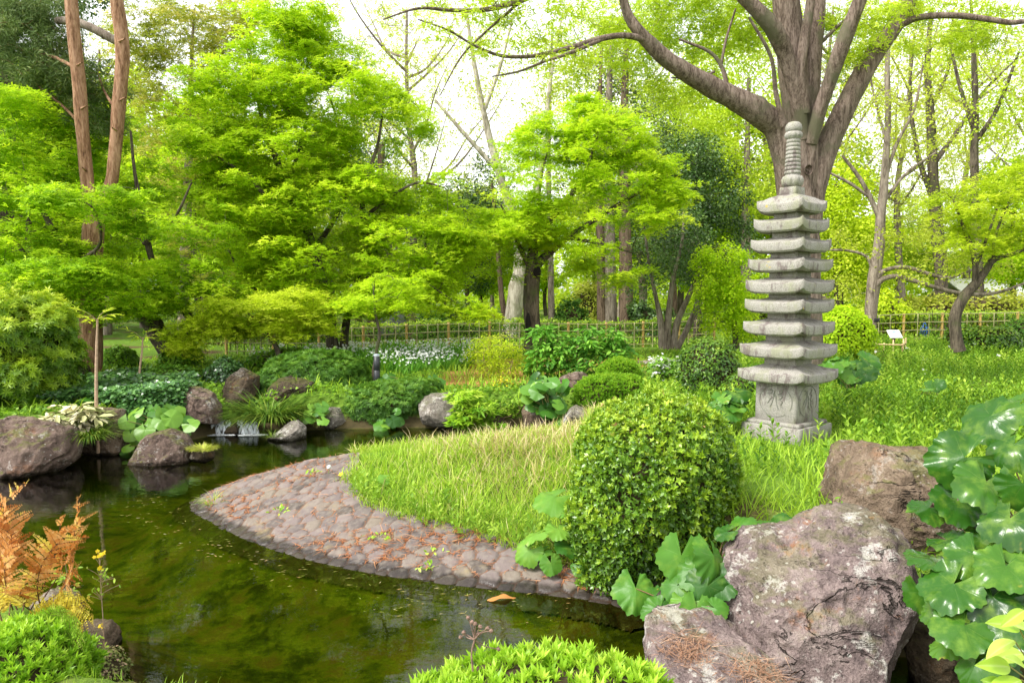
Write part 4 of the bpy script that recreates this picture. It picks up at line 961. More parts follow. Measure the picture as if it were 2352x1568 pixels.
C = pads([(1500, 560, 60, 60, d, 1.2, 26), (1560, 520, 70, 60, d, 1.2, 26), (1610, 590, 60, 40, d, 1, 20), (1480, 650, 40, 40, d, .8, 10), (1540, 620, 60, 40, d, 1, 14)]); grow(wd, sk, C)
lf = MB(); ball_sprays(lf, C, .42, 70, .085, LEAF1); finish(t, wd, lf, B_GREY, LF_DARK)

# ---- trunks beyond the fence
def park_tree(label, rows, bark, ells, lmat, T=LEAFW, size=.11, n=70, rad=.6, name='park_tree', extra=(), ball=True, group=None, gate=0, k=12):
    t = thing(name, label, 'tree', P(*rows[0][:3]), group); wd, sk = MB(), Skel(); limb(wd, sk, rows, k)
    for e in extra: limb(wd, sk, e, 8)
    C = pads(ells, gate); grow(wd, sk, C, .008, .5, .03)
    lf = MB()
    if ball: ball_sprays(lf, C, rad, n, size, T)
    else: sprays(lf, C, rad, n, size, T)
    finish(t, wd, lf, bark, lmat); return t
d = 32
park_tree('pale leaning plane tree trunk seen beyond the fence left of the hollow maple', [(1172, 776, d, 44), (1180, 720, d, 40), (1188, 660, d, 38), (1198, 610, d, 36), (1190, 540, d, 26), (1160, 440, d, 20), (1120, 300, d, 15), (1090, 150, d, 10), (1070, 20, d, 6)], B_PALE,
          [(1080, 120, 130, 110, d, 2.5, 46), (1180, 260, 120, 100, d, 2.2, 34), (1010, 260, 60, 80, d, 2, 16), (1250, 170, 80, 90, d, 2, 24)], LF_PALE, LEAFW, .1, 30, .7,
          extra=[[(1198, 600, d, 22), (1225, 480, d, 17), (1250, 340, d, 13), (1265, 180, d, 8), (1290, 40, d, 5)], [(1150, 400, d, 12), (1060, 300, d, 9), (1000, 230, d, 6)], [(1110, 260, d, 9), (1150, 150, d, 7), (1180, 30, d, 4)]])
d = 34
for (u, w_, lab, bk, col) in ((1268, 17, 'slim greyish trunk right of the hollow maple beyond the fence', B_GREY, LF_LIME), (1383, 22, 'reddish brown trunk beyond the fence, left of a pair', B_PINEB, LF_DARK), (1404, 32, 'stout pale brown trunk beyond the fence, beside a reddish one', B_GREY, LF_LIME),
                              (1440, 36, 'broad dark reddish trunk beyond the fence, right of the stout pale one', B_PINEB, LF_PINE)):
    park_tree(lab, [(u, 786, d, w_), (u - 2, 700, d, w_ * .9), (u - 4, 560, d, w_ * .8), (u - 8, 400, d, w_ * .65), (u - 6, 250, d, w_ * .5), (u, 80, d, w_ * .25)], bk,
              [(u - 20, 420, 90, 80, d + 1, 2.5, 24), (u + 10, 280, 100, 90, d + 1, 2.5, 28), (u, 150, 80, 70, d + 1, 2, 18)], col, LEAFW, .12, 60, .8)
d = 33
park_tree('dark leaning pine trunk at the left end of the pale plane', [(1165, 776, d, 14), (1158, 720, d, 13), (1150, 660, d, 12), (1142, 560, d, 10), (1130, 420, d, 6)], B_PINEB, [(1130, 480, 60, 60, d, 1.5, 16), (1130, 400, 60, 60, d, 1.5, 14)], LF_DARK, LEAF1, .12, 80, .7)
d = 30
park_tree('slanting reddish pine trunk beyond the fence under the twin-trunk maple', [(955, 776, d, 26), (945, 730, d, 25), (930, 690, d, 23), (900, 600, d, 18), (880, 480, d, 14), (870, 330, d, 8)], B_PINEB, [(870, 480, 90, 90, d, 2, 20), (880, 330, 90, 90, d, 2, 22)], LF_DARK, LEAF1, .12, 70, .8)
d = 31
park_tree('dark brown trunk beside the grey monument beyond the fence', [(852, 784, d, 30), (856, 730, d, 27), (862, 650, d, 24), (870, 500, d, 18), (880, 330, d, 10)], B_PINEB, [(860, 420, 100, 90, d, 2, 24), (880, 260, 90, 90, d, 2, 22)], LF_LIME, LEAFW, .12, 60, .8)
d = 36
park_tree('dense lime green tree filling the sky gap behind the zelkova limbs', [(1720, 800, d, 26), (1716, 680, d, 24), (1712, 520, d, 20), (1716, 360, d, 14), (1720, 180, d, 8)], B_GREY,
          [(1700, 330, 110, 90, d, 3, 60), (1730, 200, 110, 90, d, 3, 60), (1660, 140, 90, 90, d, 2.5, 44), (1710, 90, 90, 70, d, 2.5, 40), (1560, 250, 90, 80, d, 2.5, 40), (1670, 460, 90, 70, d, 2.5, 36), (1760, 440, 60, 80, d, 2, 24)], LF_LIME, LEAFW, .13, 90, .85, gate=.4)
d = 30
park_tree('bright yellow green evergreen just right of the pagoda top', [(1930, 800, d, 22), (1926, 680, d, 20), (1922, 560, d, 15), (1920, 420, d, 8)], B_DARK,
          [(1930, 430, 60, 50, d, 1.8, 34), (1910, 510, 80, 60, d, 2, 44), (1960, 560, 80, 60, d, 2, 44), (1900, 620, 80, 50, d, 2, 34), (1980, 640, 70, 40, d, 1.6, 22)], MAP_Y, LEAFW, .13, 110, .7)
d = 34
park_tree('bare forked tree in the white sky at the upper right', [(2160, 790, d, 30), (2162, 640, d, 28), (2150, 500, d, 26), (2142, 380, d, 22), (2138, 280, d, 18), (2130, 150, d, 13), (2140, 20, d, 8)], B_DARK,
          [(2150, 120, 110, 110, d, 2.5, 40), (2230, 240, 100, 100, d, 2.5, 30), (2080, 300, 70, 90, d, 2, 18), (2170, 420, 80, 60, d, 2, 18)], LF_PALE, LEAFW, .12, 34, .7,
          extra=[[(2148, 470, d, 14), (2110, 360, d, 11), (2090, 220, d, 8), (2100, 80, d, 5)], [(2142, 380, d, 13), (2200, 300, d, 10), (2260, 210, d, 7), (2330, 140, d, 4)], [(2138, 250, d, 10), (2180, 150, d, 7), (2190, 20, d, 4)]])
d = 30
park_tree('tall dark-limbed tree close to the right edge', [(2250, 790, d, 24), (2248, 640, d, 22), (2240, 500, d, 20), (2238, 360, d, 17), (2240, 240, d, 14), (2236, 120, d, 10), (2230, 0, d, 6)], B_DARK,
          [(2300, 280, 90, 60, d, 2, 30), (2250, 120, 110, 90, d, 2.5, 34), (2310, 400, 70, 60, d, 2, 26), (2330, 180, 60, 90, d, 2, 22)], LF_LIME, LEAFW, .12, 46, .7,
          extra=[[(2238, 330, d, 12), (2290, 250, d, 9), (2340, 120, d, 6)], [(2238, 300, d, 11), (2205, 200, d, 8), (2180, 90, d, 5)]])

d = 27
park_tree('hazy olive gold spring tree filling the gap behind the pine at the upper left', [(420, 800, d, 26), (424, 640, d, 24), (430, 460, d, 20), (436, 300, d, 15), (440, 140, d, 9), (446, 20, d, 4)], B_GREY,
          [(450, 90, 130, 90, d, 2.4, 70), (340, 60, 90, 70, d, 2, 40), (550, 40, 100, 60, d, 2, 40), (400, 210, 110, 60, d, 2, 40), (330, 160, 60, 60, d, 1.6, 24), (520, 160, 80, 60, d, 1.8, 26), (430, 330, 120, 80, d - 1, 1.8, 36), (400, 470, 120, 80, d - 1, 1.8, 36), (460, 590, 110, 70, d - 1, 1.6, 28)], LF_OLIVE, MAPLE, .13, 52, .6, ball=False)
# ---- distant trees of the park, copies of four kinds
GB_ = 'background trees of the park beyond the fence'
def proto(name, label, hgt, trunk_r, kind, bark, lmat, seed):
    global R
    R = np.random.default_rng(seed); b = np.array([0, 0, 0.]); t = thing(name, label, 'tree', b, GB_); wd, sk = MB(), Skel()
    x = np.cumsum(R.normal(size=7) * .12); y = np.cumsum(R.normal(size=7) * .12)
    rows = [(x[i_], y[i_], hgt * .92 * i_ / 6 - .3 * (i_ == 0), trunk_r * (1 - .13 * i_)) for i_ in range(7)]
    limb(wd, sk, rows, 9, world=True)
    nb = 9 if kind != 'sparse' else 13
    for q in range(nb):
        h0 = hgt * R.uniform(.28, .8); a = q * 2.4 + R.random(); L_ = hgt * R.uniform(.22, .36) * (1.15 - h0 / hgt * .6)
        s0 = np.array([np.interp(h0, [r_[2] for r_ in rows], [r_[0] for r_ in rows]), np.interp(h0, [r_[2] for r_ in rows], [r_[1] for r_ in rows]), h0])
        up = .9 if kind == 'sparse' else .45
        pts = [np.append(s0 + L_ * f_ * np.array([math.cos(a), math.sin(a), up * (.6 + .6 * f_)]) + R.normal(size=3) * .12 * (f_ > 0), trunk_r * .3 * (1 - .85 * f_)) for f_ in (0, .35, .7, 1)]
        limb(wd, sk, pts, 6, world=True, n=4)
    n = {'dense': 240, 'sparse': 300, 'dark': 200}[kind]
    cz = .62 * hgt
    C = []
    while len(C) < n:
        q = R.uniform(-1, 1, 3)
        rr = np.linalg.norm(q)
        if rr < 1 and (rr > .45 or kind == 'sparse'):
            p_ = np.array([q[0] * hgt * .34, q[1] * hgt * .34, cz + q[2] * hgt * .38])
            if fbm((p_ / hgt * 6)[None] + seed, 2)[0] > -.12: C.append(p_)
    C = np.array(C); grow(wd, sk, C, .012, .5, .05)
    lf = MB()
    if kind == 'sparse': ball_sprays(lf, C, hgt * .05, 17, .17, MAPLE, 1, .18)
    else: ball_sprays(lf, C, hgt * .07, 95, .17, LEAFW, .9, .22, squash=.6)
    finish(t, wd, lf, bark, lmat); return t
PR = [proto('park_tree', 'leafy lime green tree in the park beyond the fence', 12, .22, 'dense', B_GREY, LF_LIME, 301),
      proto('park_tree', 'tall thin-leaved spring tree in the park beyond the fence', 16, .24, 'sparse', B_GREY, LF_PALE, 302),
      proto('evergreen_tree', 'dark evergreen tree in the park beyond the fence', 12, .24, 'dark', B_PINEB, LF_DARK, 303),
      proto('park_tree', 'tall olive tinged spring tree in the park beyond the fence', 14, .24, 'sparse', B_PINEB, LF_OLIVE, 304),
      proto('park_tree', 'fresh green rounded tree in the park beyond the fence', 10, .2, 'dense', B_DARK, MAP_A, 305)]
R = np.random.default_rng(77)
SPOTS = [(0, 60, 40, 1.2), (4, 170, 36, 1.1), (0, 330, 40, 1.15), (0, 540, 44, 1.15), (2, 720, 40, .95), (3, 820, 50, 1.2), (1, 930, 40, 1.15), (2, 1075, 44, .75), (4, 1110, 46, .8), (0, 1480, 44, 1.15), (1, 1420, 56, 1.4),
         (4, 1560, 48, 1.2), (2, 1540, 38, .85), (0, 1640, 50, 1.35), (0, 1790, 46, 1.2), (1, 1900, 42, 1.2), (4, 1990, 50, .7), (1, 2080, 44, 1.1), (0, 2170, 48, .7), (1, 2230, 50, 1.2), (4, 2330, 40, .9), (1, 2400, 38, 1.2), (4, -60, 36, 1.4), (3, 270, 50, 1.4), (0, 130, 52, 1.4), (2, 480, 52, 1.1),
         (4, 1250, 60, .9), (0, 900, 62, 1.0), (4, 1700, 64, 1.0), (0, 2050, 66, .9), (4, 2280, 62, .9), (0, 1370, 66, 1.0), (4, 1020, 66, .85), (0, 700, 64, 1.1)]
first = set()
SPOTS += [(4, 600, 31, .75), (0, 760, 33, .75), (4, 450, 30, .8), (4, 990, 37, .7), (0, 250, 33, .9), (4, 60, 30, .9), (0, 1130, 58, .9), (0, 1480, 58, .9), (4, 1620, 40, .75)]
for (ki, u, d_, s_) in SPOTS:
    g = P(u, 780, d_); g[2] = float(H(g[:1], g[1:2])[0]) - .05
    rz = R.random() * 6.28
    if ki not in first:
        first.add(ki); o = PR[ki]; o.location = Vector(g); o.rotation_euler = (0, 0, rz); o.scale = (s_,) * 3
    else: copy_thing(PR[ki], g, rz, s_)

# ---- the far woods that close the view
n = 2600; a = R.uniform(-1.0, 1.0, n); rr = R.uniform(72, 92, n); hz = R.random(n) ** 1.2 * (7.5 + 3 * vnoise(np.stack([a * 9, a * 0, a * 0], -1)))
C = np.stack([rr * np.sin(a), rr * np.cos(a), .5 + hz], -1); lf = MB(); ball_sprays(lf, C, 1.5, 34, .5, LEAFW, .9, .25)
tag(lf.build('far_woods', LF_LIME), kind='stuff')
# ================================================================== SHRUBS AND PLANTS
R = np.random.default_rng(2024)
def whorl(nl, el, w, l=1.0):
    parts = []
    for j in range(nl):
        a = j * 2 * PI / nl + .3; e = el + .2 * math.sin(j * 2.3)
        v = _rh(l * (.85 + .15 * math.cos(j * 1.7)), w, 0, 0, .03)
        ce, se = math.cos(e), math.sin(e); v = v @ np.array([[ce, 0, se], [0, 1, 0], [-se, 0, ce]])
        c, s = math.cos(a), math.sin(a); parts.append(v @ np.array([[c, s, 0], [-s, c, 0], [0, 0, 1]]))
    return tmpl(parts)
WHORL = whorl(7, 1.0, .12); WHORL_LOW = whorl(7, .25, .11); WHORL_W = whorl(5, .5, .24)
def surf_points(Q, T, n):
    a = Q[T[:, 0]]; e1 = Q[T[:, 1]] - a; e2 = Q[T[:, 2]] - a; nr = np.cross(e1, e2); ar = np.linalg.norm(nr, axis=1)
    ix = R.choice(len(T), n, p=ar / ar.sum()); u = R.random(n); v = R.random(n); s = u + v > 1; u[s] = 1 - u[s]; v[s] = 1 - v[s]
    return a[ix] + e1[ix] * u[:, None] + e2[ix] * v[:, None], nrm(nr[ix])
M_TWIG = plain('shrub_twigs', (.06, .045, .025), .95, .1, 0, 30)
def bush(label, outline, d, depth, n, T, size, mat, name='clipped_shrub', cat='shrub', rough=.06, thick=.1, tilt=.5, shell=.82, ttop=.25, group=None, clump=0.0, up=.35, core=True, tmean=.4, extra=0, pw=.62):
    Q, Tr = blob(outline, d, depth, 4, pw)
    c = Q.mean(0); sz = np.ptp(Q[:, 2]); base = np.array([c[0], c[1], Q[:, 2].min()])
    N0 = vnormals(Q, Tr); Q = Q + N0 * (fbm(Q * 3.1 / max(sz, .5), 3) * rough * 2 * sz)[:, None]
    t = thing(name, label, cat, base, group)
    p, nr = surf_points(Q, Tr, n)
    nr = nrm(nr + .9 * vnoise(p * 7 / max(sz, .6))[:, None] * 0 + .0)
    dep = thick * R.random(n) ** 1.3
    cl = fbm(p * (9 / max(sz, .6)), 3)
    p = p - nr * dep[:, None] + nr * (clump * cl)[:, None]
    ok = (p[:, 2] > H(p[:, 0], p[:, 1]) - .02); p, nr, dep, cl = p[ok], nr[ok], dep[ok], cl[ok]
    axis_ = nrm(nr * (1 - up) + np.array([0, 0, up]))
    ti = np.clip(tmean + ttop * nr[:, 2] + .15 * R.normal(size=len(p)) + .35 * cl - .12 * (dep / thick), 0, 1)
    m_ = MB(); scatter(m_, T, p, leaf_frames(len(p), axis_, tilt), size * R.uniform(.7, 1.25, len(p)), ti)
    if extra:      # single leaves between the rosettes, and fresh shoots that stand out of the clipped face
        p, nr = surf_points(Q, Tr, extra); p = p - nr * (thick * R.random(extra) ** 1.2)[:, None]; cl = fbm(p * 4, 3)
        scatter(m_, LEAF2, p, leaf_frames(extra, nr, 1.4), size * R.uniform(.6, 1.1, extra), np.clip(tmean - .05 + ttop * nr[:, 2] + .14 * R.normal(size=extra) + .3 * cl, 0, 1))
        k_ = extra // 22; p, nr = surf_points(Q, Tr, k_); ok = nr[:, 2] > -.1; p, nr = p[ok], nr[ok]; k_ = len(p)
        scatter(m_, WHORL, p, leaf_frames(k_, nrm(nr * .5 + [0, 0, .7]), .5), size * R.uniform(1.0, 1.9, k_), np.clip(.58 + .12 * R.normal(size=k_), 0, .85))
    m_.build('foliage', mat, t)
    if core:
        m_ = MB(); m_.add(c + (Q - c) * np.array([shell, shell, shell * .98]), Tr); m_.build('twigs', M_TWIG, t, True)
    return t
L_BOX = leafmat('glossy_box_leaf', [(0, (.04, .11, .01)), (.35, (.13, .27, .018)), (.65, (.27, .42, .022)), (.93, (.46, .58, .05)), (1, (.42, .27, .12))], .25, .32, .5)
L_AZA = leafmat('azalea_leaf', [(0, (.035, .10, .012)), (.5, (.08, .20, .018)), (1, (.19, .34, .03))], .3, .5)
L_AZB = leafmat('bright_azalea_leaf', [(0, (.09, .22, .012)), (.5, (.21, .42, .02)), (1, (.38, .58, .04))], .35, .45)
L_FRONT = leafmat('fresh_azalea_shoot', [(0, (.14, .33, .015)), (.5, (.34, .58, .03)), (1, (.56, .74, .09))], .4, .42, .35)
L_HYD = leafmat('hydrangea_leaf', [(0, (.07, .21, .025)), (.5, (.16, .40, .04)), (1, (.30, .56, .07))], .4, .5)
L_GLOS = leafmat('glossy_round_leaf', [(0, (.025, .09, .01)), (.5, (.075, .22, .02)), (1, (.21, .40, .04))], .3, .35, .4)
L_IVY = leafmat('dark_ivy_leaf', [(0, (.02, .06, .012)), (.6, (.05, .13, .03)), (1, (.13, .26, .06))], .2, .28, .6)
L_WEED = leafmat('meadow_weed_leaf', [(0, (.08, .19, .012)), (.5, (.22, .40, .025)), (1, (.44, .60, .07))], .4, .5)
L_GRASS = leafmat('grass_blade', [(0, (.20, .36, .02)), (.5, (.36, .56, .04)), (.9, (.56, .68, .10)), (1, (.66, .60, .28))], .4, .55)
L_DRY = leafmat('dry_grass_blade', [(0, (.40, .36, .10)), (.5, (.60, .48, .24)), (1, (.72, .60, .38))], .3, .65)
L_SEDGE = leafmat('sedge_blade', [(0, (.04, .10, .012)), (.5, (.11, .22, .02)), (1, (.28, .36, .05))], .3, .5)
L_LEFT = leafmat('broad_shrub_leaf', [(0, (.10, .22, .012)), (.5, (.34, .50, .02)), (1, (.64, .72, .06))], .4, .42, .35)

B = bush
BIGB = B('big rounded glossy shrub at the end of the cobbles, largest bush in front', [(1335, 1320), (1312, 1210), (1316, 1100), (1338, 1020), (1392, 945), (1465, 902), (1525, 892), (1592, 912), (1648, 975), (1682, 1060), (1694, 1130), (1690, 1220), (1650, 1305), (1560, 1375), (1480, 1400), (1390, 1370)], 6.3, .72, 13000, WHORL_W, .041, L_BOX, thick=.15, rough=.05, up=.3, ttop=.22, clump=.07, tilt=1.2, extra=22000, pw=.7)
GA = 'clipped azaleas on the far bank'
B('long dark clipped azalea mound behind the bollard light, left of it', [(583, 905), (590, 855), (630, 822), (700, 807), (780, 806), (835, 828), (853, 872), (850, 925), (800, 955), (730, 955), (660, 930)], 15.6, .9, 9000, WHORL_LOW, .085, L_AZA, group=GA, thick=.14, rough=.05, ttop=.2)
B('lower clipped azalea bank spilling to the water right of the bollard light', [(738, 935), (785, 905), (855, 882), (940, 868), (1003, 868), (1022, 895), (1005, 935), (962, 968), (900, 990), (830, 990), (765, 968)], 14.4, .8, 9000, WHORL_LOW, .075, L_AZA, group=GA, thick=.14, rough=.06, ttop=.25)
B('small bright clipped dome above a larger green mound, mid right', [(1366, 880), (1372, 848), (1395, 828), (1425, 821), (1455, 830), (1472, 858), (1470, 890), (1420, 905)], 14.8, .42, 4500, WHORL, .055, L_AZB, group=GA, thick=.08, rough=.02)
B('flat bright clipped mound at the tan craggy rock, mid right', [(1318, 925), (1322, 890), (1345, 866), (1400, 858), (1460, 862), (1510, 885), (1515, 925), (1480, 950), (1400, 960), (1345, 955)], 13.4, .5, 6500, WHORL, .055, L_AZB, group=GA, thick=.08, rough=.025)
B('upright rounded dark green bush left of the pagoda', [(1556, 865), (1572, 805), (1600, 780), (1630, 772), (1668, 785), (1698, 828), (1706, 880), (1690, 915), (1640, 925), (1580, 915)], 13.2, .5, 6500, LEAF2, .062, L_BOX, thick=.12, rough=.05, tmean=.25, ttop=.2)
B('low dark bush tucked behind the pagoda neck, left side', [(1660, 900), (1675, 862), (1710, 848), (1745, 860), (1750, 905), (1700, 925)], 12.2, .35, 2600, LEAF2, .055, L_BOX, thick=.1, rough=.05, tmean=.2, ttop=.2)
B('bright green domed bush right behind the pagoda', [(1870, 790), (1880, 735), (1910, 707), (1950, 702), (1985, 722), (2003, 765), (1998, 808), (1950, 825), (1890, 822)], 19.5, .8, 7500, LEAFW, .085, MAP_A, thick=.12, rough=.03)
B('round dark hedge bush at the right of the crooked tree', [(2230, 800), (2235, 765), (2260, 748), (2300, 747), (2330, 765), (2338, 800), (2280, 812)], 22, .7, 4500, LEAFW, .085, L_BOX, thick=.14, rough=.05, tmean=.25)
B('dark hedge bush cut by the right edge of the view', [(2300, 775), (2310, 745), (2345, 733), (2400, 740), (2420, 780), (2350, 800)], 24, .8, 3500, LEAFW, .09, L_AZA, thick=.14, rough=.05)
B('low dark bush at the foot of the crooked tree', [(2172, 800), (2180, 760), (2205, 745), (2235, 752), (2242, 800), (2200, 810)], 23, .5, 2600, LEAFW, .085, L_BOX, thick=.14, rough=.05, tmean=.2)
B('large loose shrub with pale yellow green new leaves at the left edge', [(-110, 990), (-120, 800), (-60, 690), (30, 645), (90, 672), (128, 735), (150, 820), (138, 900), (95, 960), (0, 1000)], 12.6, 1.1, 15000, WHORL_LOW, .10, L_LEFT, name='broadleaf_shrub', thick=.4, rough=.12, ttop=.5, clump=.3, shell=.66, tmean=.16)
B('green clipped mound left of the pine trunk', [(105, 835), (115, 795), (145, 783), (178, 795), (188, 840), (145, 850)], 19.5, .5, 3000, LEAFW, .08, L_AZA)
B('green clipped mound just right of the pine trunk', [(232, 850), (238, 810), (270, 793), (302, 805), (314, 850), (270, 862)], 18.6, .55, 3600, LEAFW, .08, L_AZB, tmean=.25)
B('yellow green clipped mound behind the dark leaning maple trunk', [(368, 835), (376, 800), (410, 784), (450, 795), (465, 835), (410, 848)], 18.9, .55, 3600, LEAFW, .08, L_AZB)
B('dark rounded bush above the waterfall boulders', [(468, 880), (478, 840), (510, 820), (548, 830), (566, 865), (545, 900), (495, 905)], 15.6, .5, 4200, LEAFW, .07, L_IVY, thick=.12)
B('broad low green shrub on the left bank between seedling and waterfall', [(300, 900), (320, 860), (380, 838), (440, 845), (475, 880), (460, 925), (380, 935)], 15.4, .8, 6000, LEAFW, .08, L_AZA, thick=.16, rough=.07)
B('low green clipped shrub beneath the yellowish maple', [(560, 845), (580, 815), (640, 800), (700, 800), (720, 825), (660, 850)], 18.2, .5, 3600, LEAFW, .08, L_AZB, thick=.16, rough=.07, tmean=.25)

# loose shrubs on bare stems
def loose(label, cens, d, n, size, T, mat, name, stems, tilt=.7, rad=.25, per=16, hang=.1, tm=.5, cat='shrub', spray=True, bark=None):
    c0 = cens[0]; b = P(c0[0], c0[1], d); g = hit(stems[0][0], stems[0][1]) if False else P(stems[0][0], stems[0][1], d)
    t = thing(name, label, cat, g); wd, sk = MB(), Skel()
    for (u, v, u2, v2) in stems: limb(wd, sk, [(stems[0][0] + (u - stems[0][0]) * .02, stems[0][1], d, 3.4), ((u * 2 + u2) / 3 + R.normal() * 3, (v * 2 + v2) / 3, d, 2.8), (u2, v2, d + R.normal() * .15, 1.8)], 5, 0, n=4)
    C = pads([(u, v, ru, rv, d, M(ru, d) * .8, k_) for u, v, ru, rv, k_ in cens], 0, 1, .7); grow(wd, sk, C, .004, .7, .012)
    lf = MB()
    if spray: sprays(lf, C, rad, per, size, T, .3, .25, tilt, ow=.7, hang=hang, tmean=tm)
    else: ball_sprays(lf, C, rad, per, size, T, tilt, tmean=tm)
    wd.build('stems', bark or M_STEM, t, True); lf.build('foliage', mat, t); return t
M_STEM = plain('woody_stem', (.30, .22, .13), .9, .1, 0, 30)
loose('tall loose hydrangea bush with broad fresh leaves on pale canes', [(1255, 775, 40, 30, 34), (1300, 800, 60, 40, 50), (1370, 778, 55, 30, 44), (1415, 805, 40, 30, 34), (1340, 830, 70, 26, 34), (1245, 830, 40, 40, 34), (1235, 880, 30, 30, 22)], 16.2, 0, .15, LEAF2, L_HYD, 'hydrangea_bush',
      [(1300, 880, 1250, 780), (1310, 880, 1290, 790), (1330, 880, 1340, 800), (1340, 875, 1380, 790), (1355, 875, 1410, 800), (1290, 890, 1240, 840)], per=13, rad=.2)
loose('airy yellow green shrub of fine leaves before the white flowers', [(1140, 790, 55, 25, 36), (1110, 820, 45, 25, 26), (1170, 830, 50, 30, 30), (1135, 860, 50, 25, 22)], 16.4, 0, .07, LEAFN, MAP_Y, 'airy_shrub', [(1130, 895, 1110, 820), (1140, 895, 1150, 800), (1148, 895, 1180, 825)], per=46, rad=.28)
loose('yellow flowering weed clump on the far bank by the clay path', [(1155, 890, 30, 22, 24), (1170, 915, 40, 18, 22)], 14.6, 0, .05, LEAFW, leafmat('yellow_blossom', [(0, (.14, .30, .02)), (.45, (.25, .40, .03)), (.6, (.75, .58, .02)), (1, (.85, .68, .03))], .3, .6), 'flowering_weed', [(1150, 940, 1150, 890), (1165, 940, 1172, 900)], per=28, rad=.18)
loose('bright leafy plant with hand-shaped leaves between two waterline rocks', [(1070, 915, 35, 20, 16), (1095, 945, 40, 22, 20), (1060, 955, 25, 18, 10), (1110, 975, 30, 12, 10)], 13.2, 0, .17, MAPLE5, L_FRONT, 'leafy_plant', [(1080, 990, 1060, 915), (1090, 990, 1095, 920), (1100, 990, 1120, 950)], per=9, rad=.16)
loose('leafy groundsel plants along the far waterline right of the hand-shaped leaves', [(1150, 935, 40, 16, 16), (1190, 930, 30, 16, 12), (1230, 915, 20, 12, 8)], 13.6, 0, .08, LEAFW, L_WEED, 'leafy_weed', [(1150, 960, 1150, 930), (1190, 960, 1190, 925)], per=18, rad=.18)
loose('white flowering leafy clump left of the dark round bush', [(1530, 835, 30, 18, 22), (1540, 865, 35, 16, 18)], 15.0, 0, .1, LEAFW, leafmat('white_blossom_mix', [(0, (.10, .25, .02)), (.7, (.24, .44, .05)), (.78, (.8, .8, .8)), (1, (.88, .88, .88))], .3, .6), 'flowering_plant', [(1530, 895, 1525, 835), (1540, 895, 1545, 840)], per=24, rad=.2)

# ---- ground cover on banks and meadow
def in_poly(n, poly):
    poly = np.array(poly); lo, hi = poly.min(0), poly.max(0); out = []
    tot = 0
    while tot < n:
        q = R.uniform(lo, hi, (n, 2)); q = q[poly_sd(q[:, 0], q[:, 1], poly) < 0]; out.append(q); tot += len(q)
    return np.vstack(out)[:n]
def dens(n, poly, near=6.0, pw=1.35):
    """points thinned with distance from the eye so that the near ground is denser"""
    q = in_poly(n * 4, poly); d_ = np.hypot(q[:, 0], q[:, 1]); w_ = (near / np.maximum(d_, near)) ** pw
    q = q[R.random(len(q)) < w_]; return q[:n]
def land_only(q, sd=.05):
    return q[poly_sd(q[:, 0], q[:, 1], POND) > sd]
def cover(name, q, T, size, mat, lift=(.02, .2), tilt=.7, tint=None, up=None):
    z = H(q[:, 0], q[:, 1]); n = len(q); hl = fbm(np.stack([q[:, 0] * 1.1, q[:, 1] * 1.1, 0 * z], -1), 3) * .5 + .5
    pos = np.stack([q[:, 0], q[:, 1], z + lift[0] + (lift[1] - lift[0]) * hl * R.random(n) ** .6], -1); m_ = MB()
    scatter(m_, T, pos, leaf_frames(n, np.tile([0, -.25, 1.0], (n, 1)), tilt), size * R.uniform(.6, 1.3, n), tint)
    return tag(m_.build(name, mat), kind='stuff')
def blades(name, q, hgt, mat, lean=.45, tint=None, lift=0.0, wid=1.0, dirb=None):
    n = len(q); z = H(q[:, 0], q[:, 1]); pos = np.stack([q[:, 0], q[:, 1], z + lift], -1)
    cl = fbm(np.stack([q[:, 0] * 2.5, q[:, 1] * 2.5, 0 * z], -1), 3)
    ln = R.normal(size=(n, 2)) * lean + (0 if dirb is None else np.asarray(dirb))
    xd = np.stack([ln[:, 0], ln[:, 1], np.ones(n)], -1); hv = hgt * R.uniform(.5, 1.3, n) * (1 + .7 * cl)
    T = (BLADE[0] * np.array([1, wid, 1]), BLADE[1], BLADE[2]); up = nrm(np.stack([-ln[:, 0], -ln[:, 1], .4 + 0 * z], -1) + .5 * rdir(n))
    m_ = MB(); scatter(m_, T, pos, frames(xd, up), hv, np.clip((R.random(n) if tint is None else tint) + .25 * cl, 0, 1))
    return tag(m_.build(name, mat), kind='stuff')
PEN = np.vstack([gb, [(1.9, 6.0), (2.3, 7.5), (2.3, 9.0), (2.0, 11.8), (1.0, 11.75), (0, 11.3), (-1.2, 10.8), (-2.2, 10.42)]])
q = land_only(in_poly(34000, PEN), .1); blades('grass', q, .14, L_GRASS, .5, wid=.75)
q = land_only(in_poly(60000, PEN), .1); bk_ = poly_sd(q[:, 0], q[:, 1], POND); yy = q[:, 1]
front = np.array([np.min(np.hypot(gb[:, 0] - a, gb[:, 1] - b)) for a, b in q[:20000]]); q = q[:20000]
w_ = sstep(.5, 1.3, front) * (.35 + .9 * sstep(-.1, .3, vnoise(np.stack([q[:, 0] * 1.5, q[:, 1] * 1.5, 0 * q[:, 0]], -1)))); w_ = w_ * (1 - sstep(.9, 1.8, q[:, 0]))
q = q[R.random(len(q)) < w_ * .8]; blades('dry_grass', q, .2, L_DRY, .75, wid=.5, dirb=(-.25, -.15))
MEAD = [(1.5, 5.9), (2.4, 5.4), (3.6, 5.0), (7, 5.5), (12, 14), (19, 27), (9.5, 28), (6.0, 20), (4.2, 15.5), (2.4, 13), (2.0, 9.5), (1.8, 7.5)]
q = land_only(dens(30000, MEAD)); q = q[~((np.abs(q[:, 0] - PB[0]) < .55) & (np.abs(q[:, 1] - PB[1]) < .5))]; blades('meadow_grass', q, .17, L_GRASS, .6, wid=.8, tint=R.random(len(q)) * .6)
wd_ = []
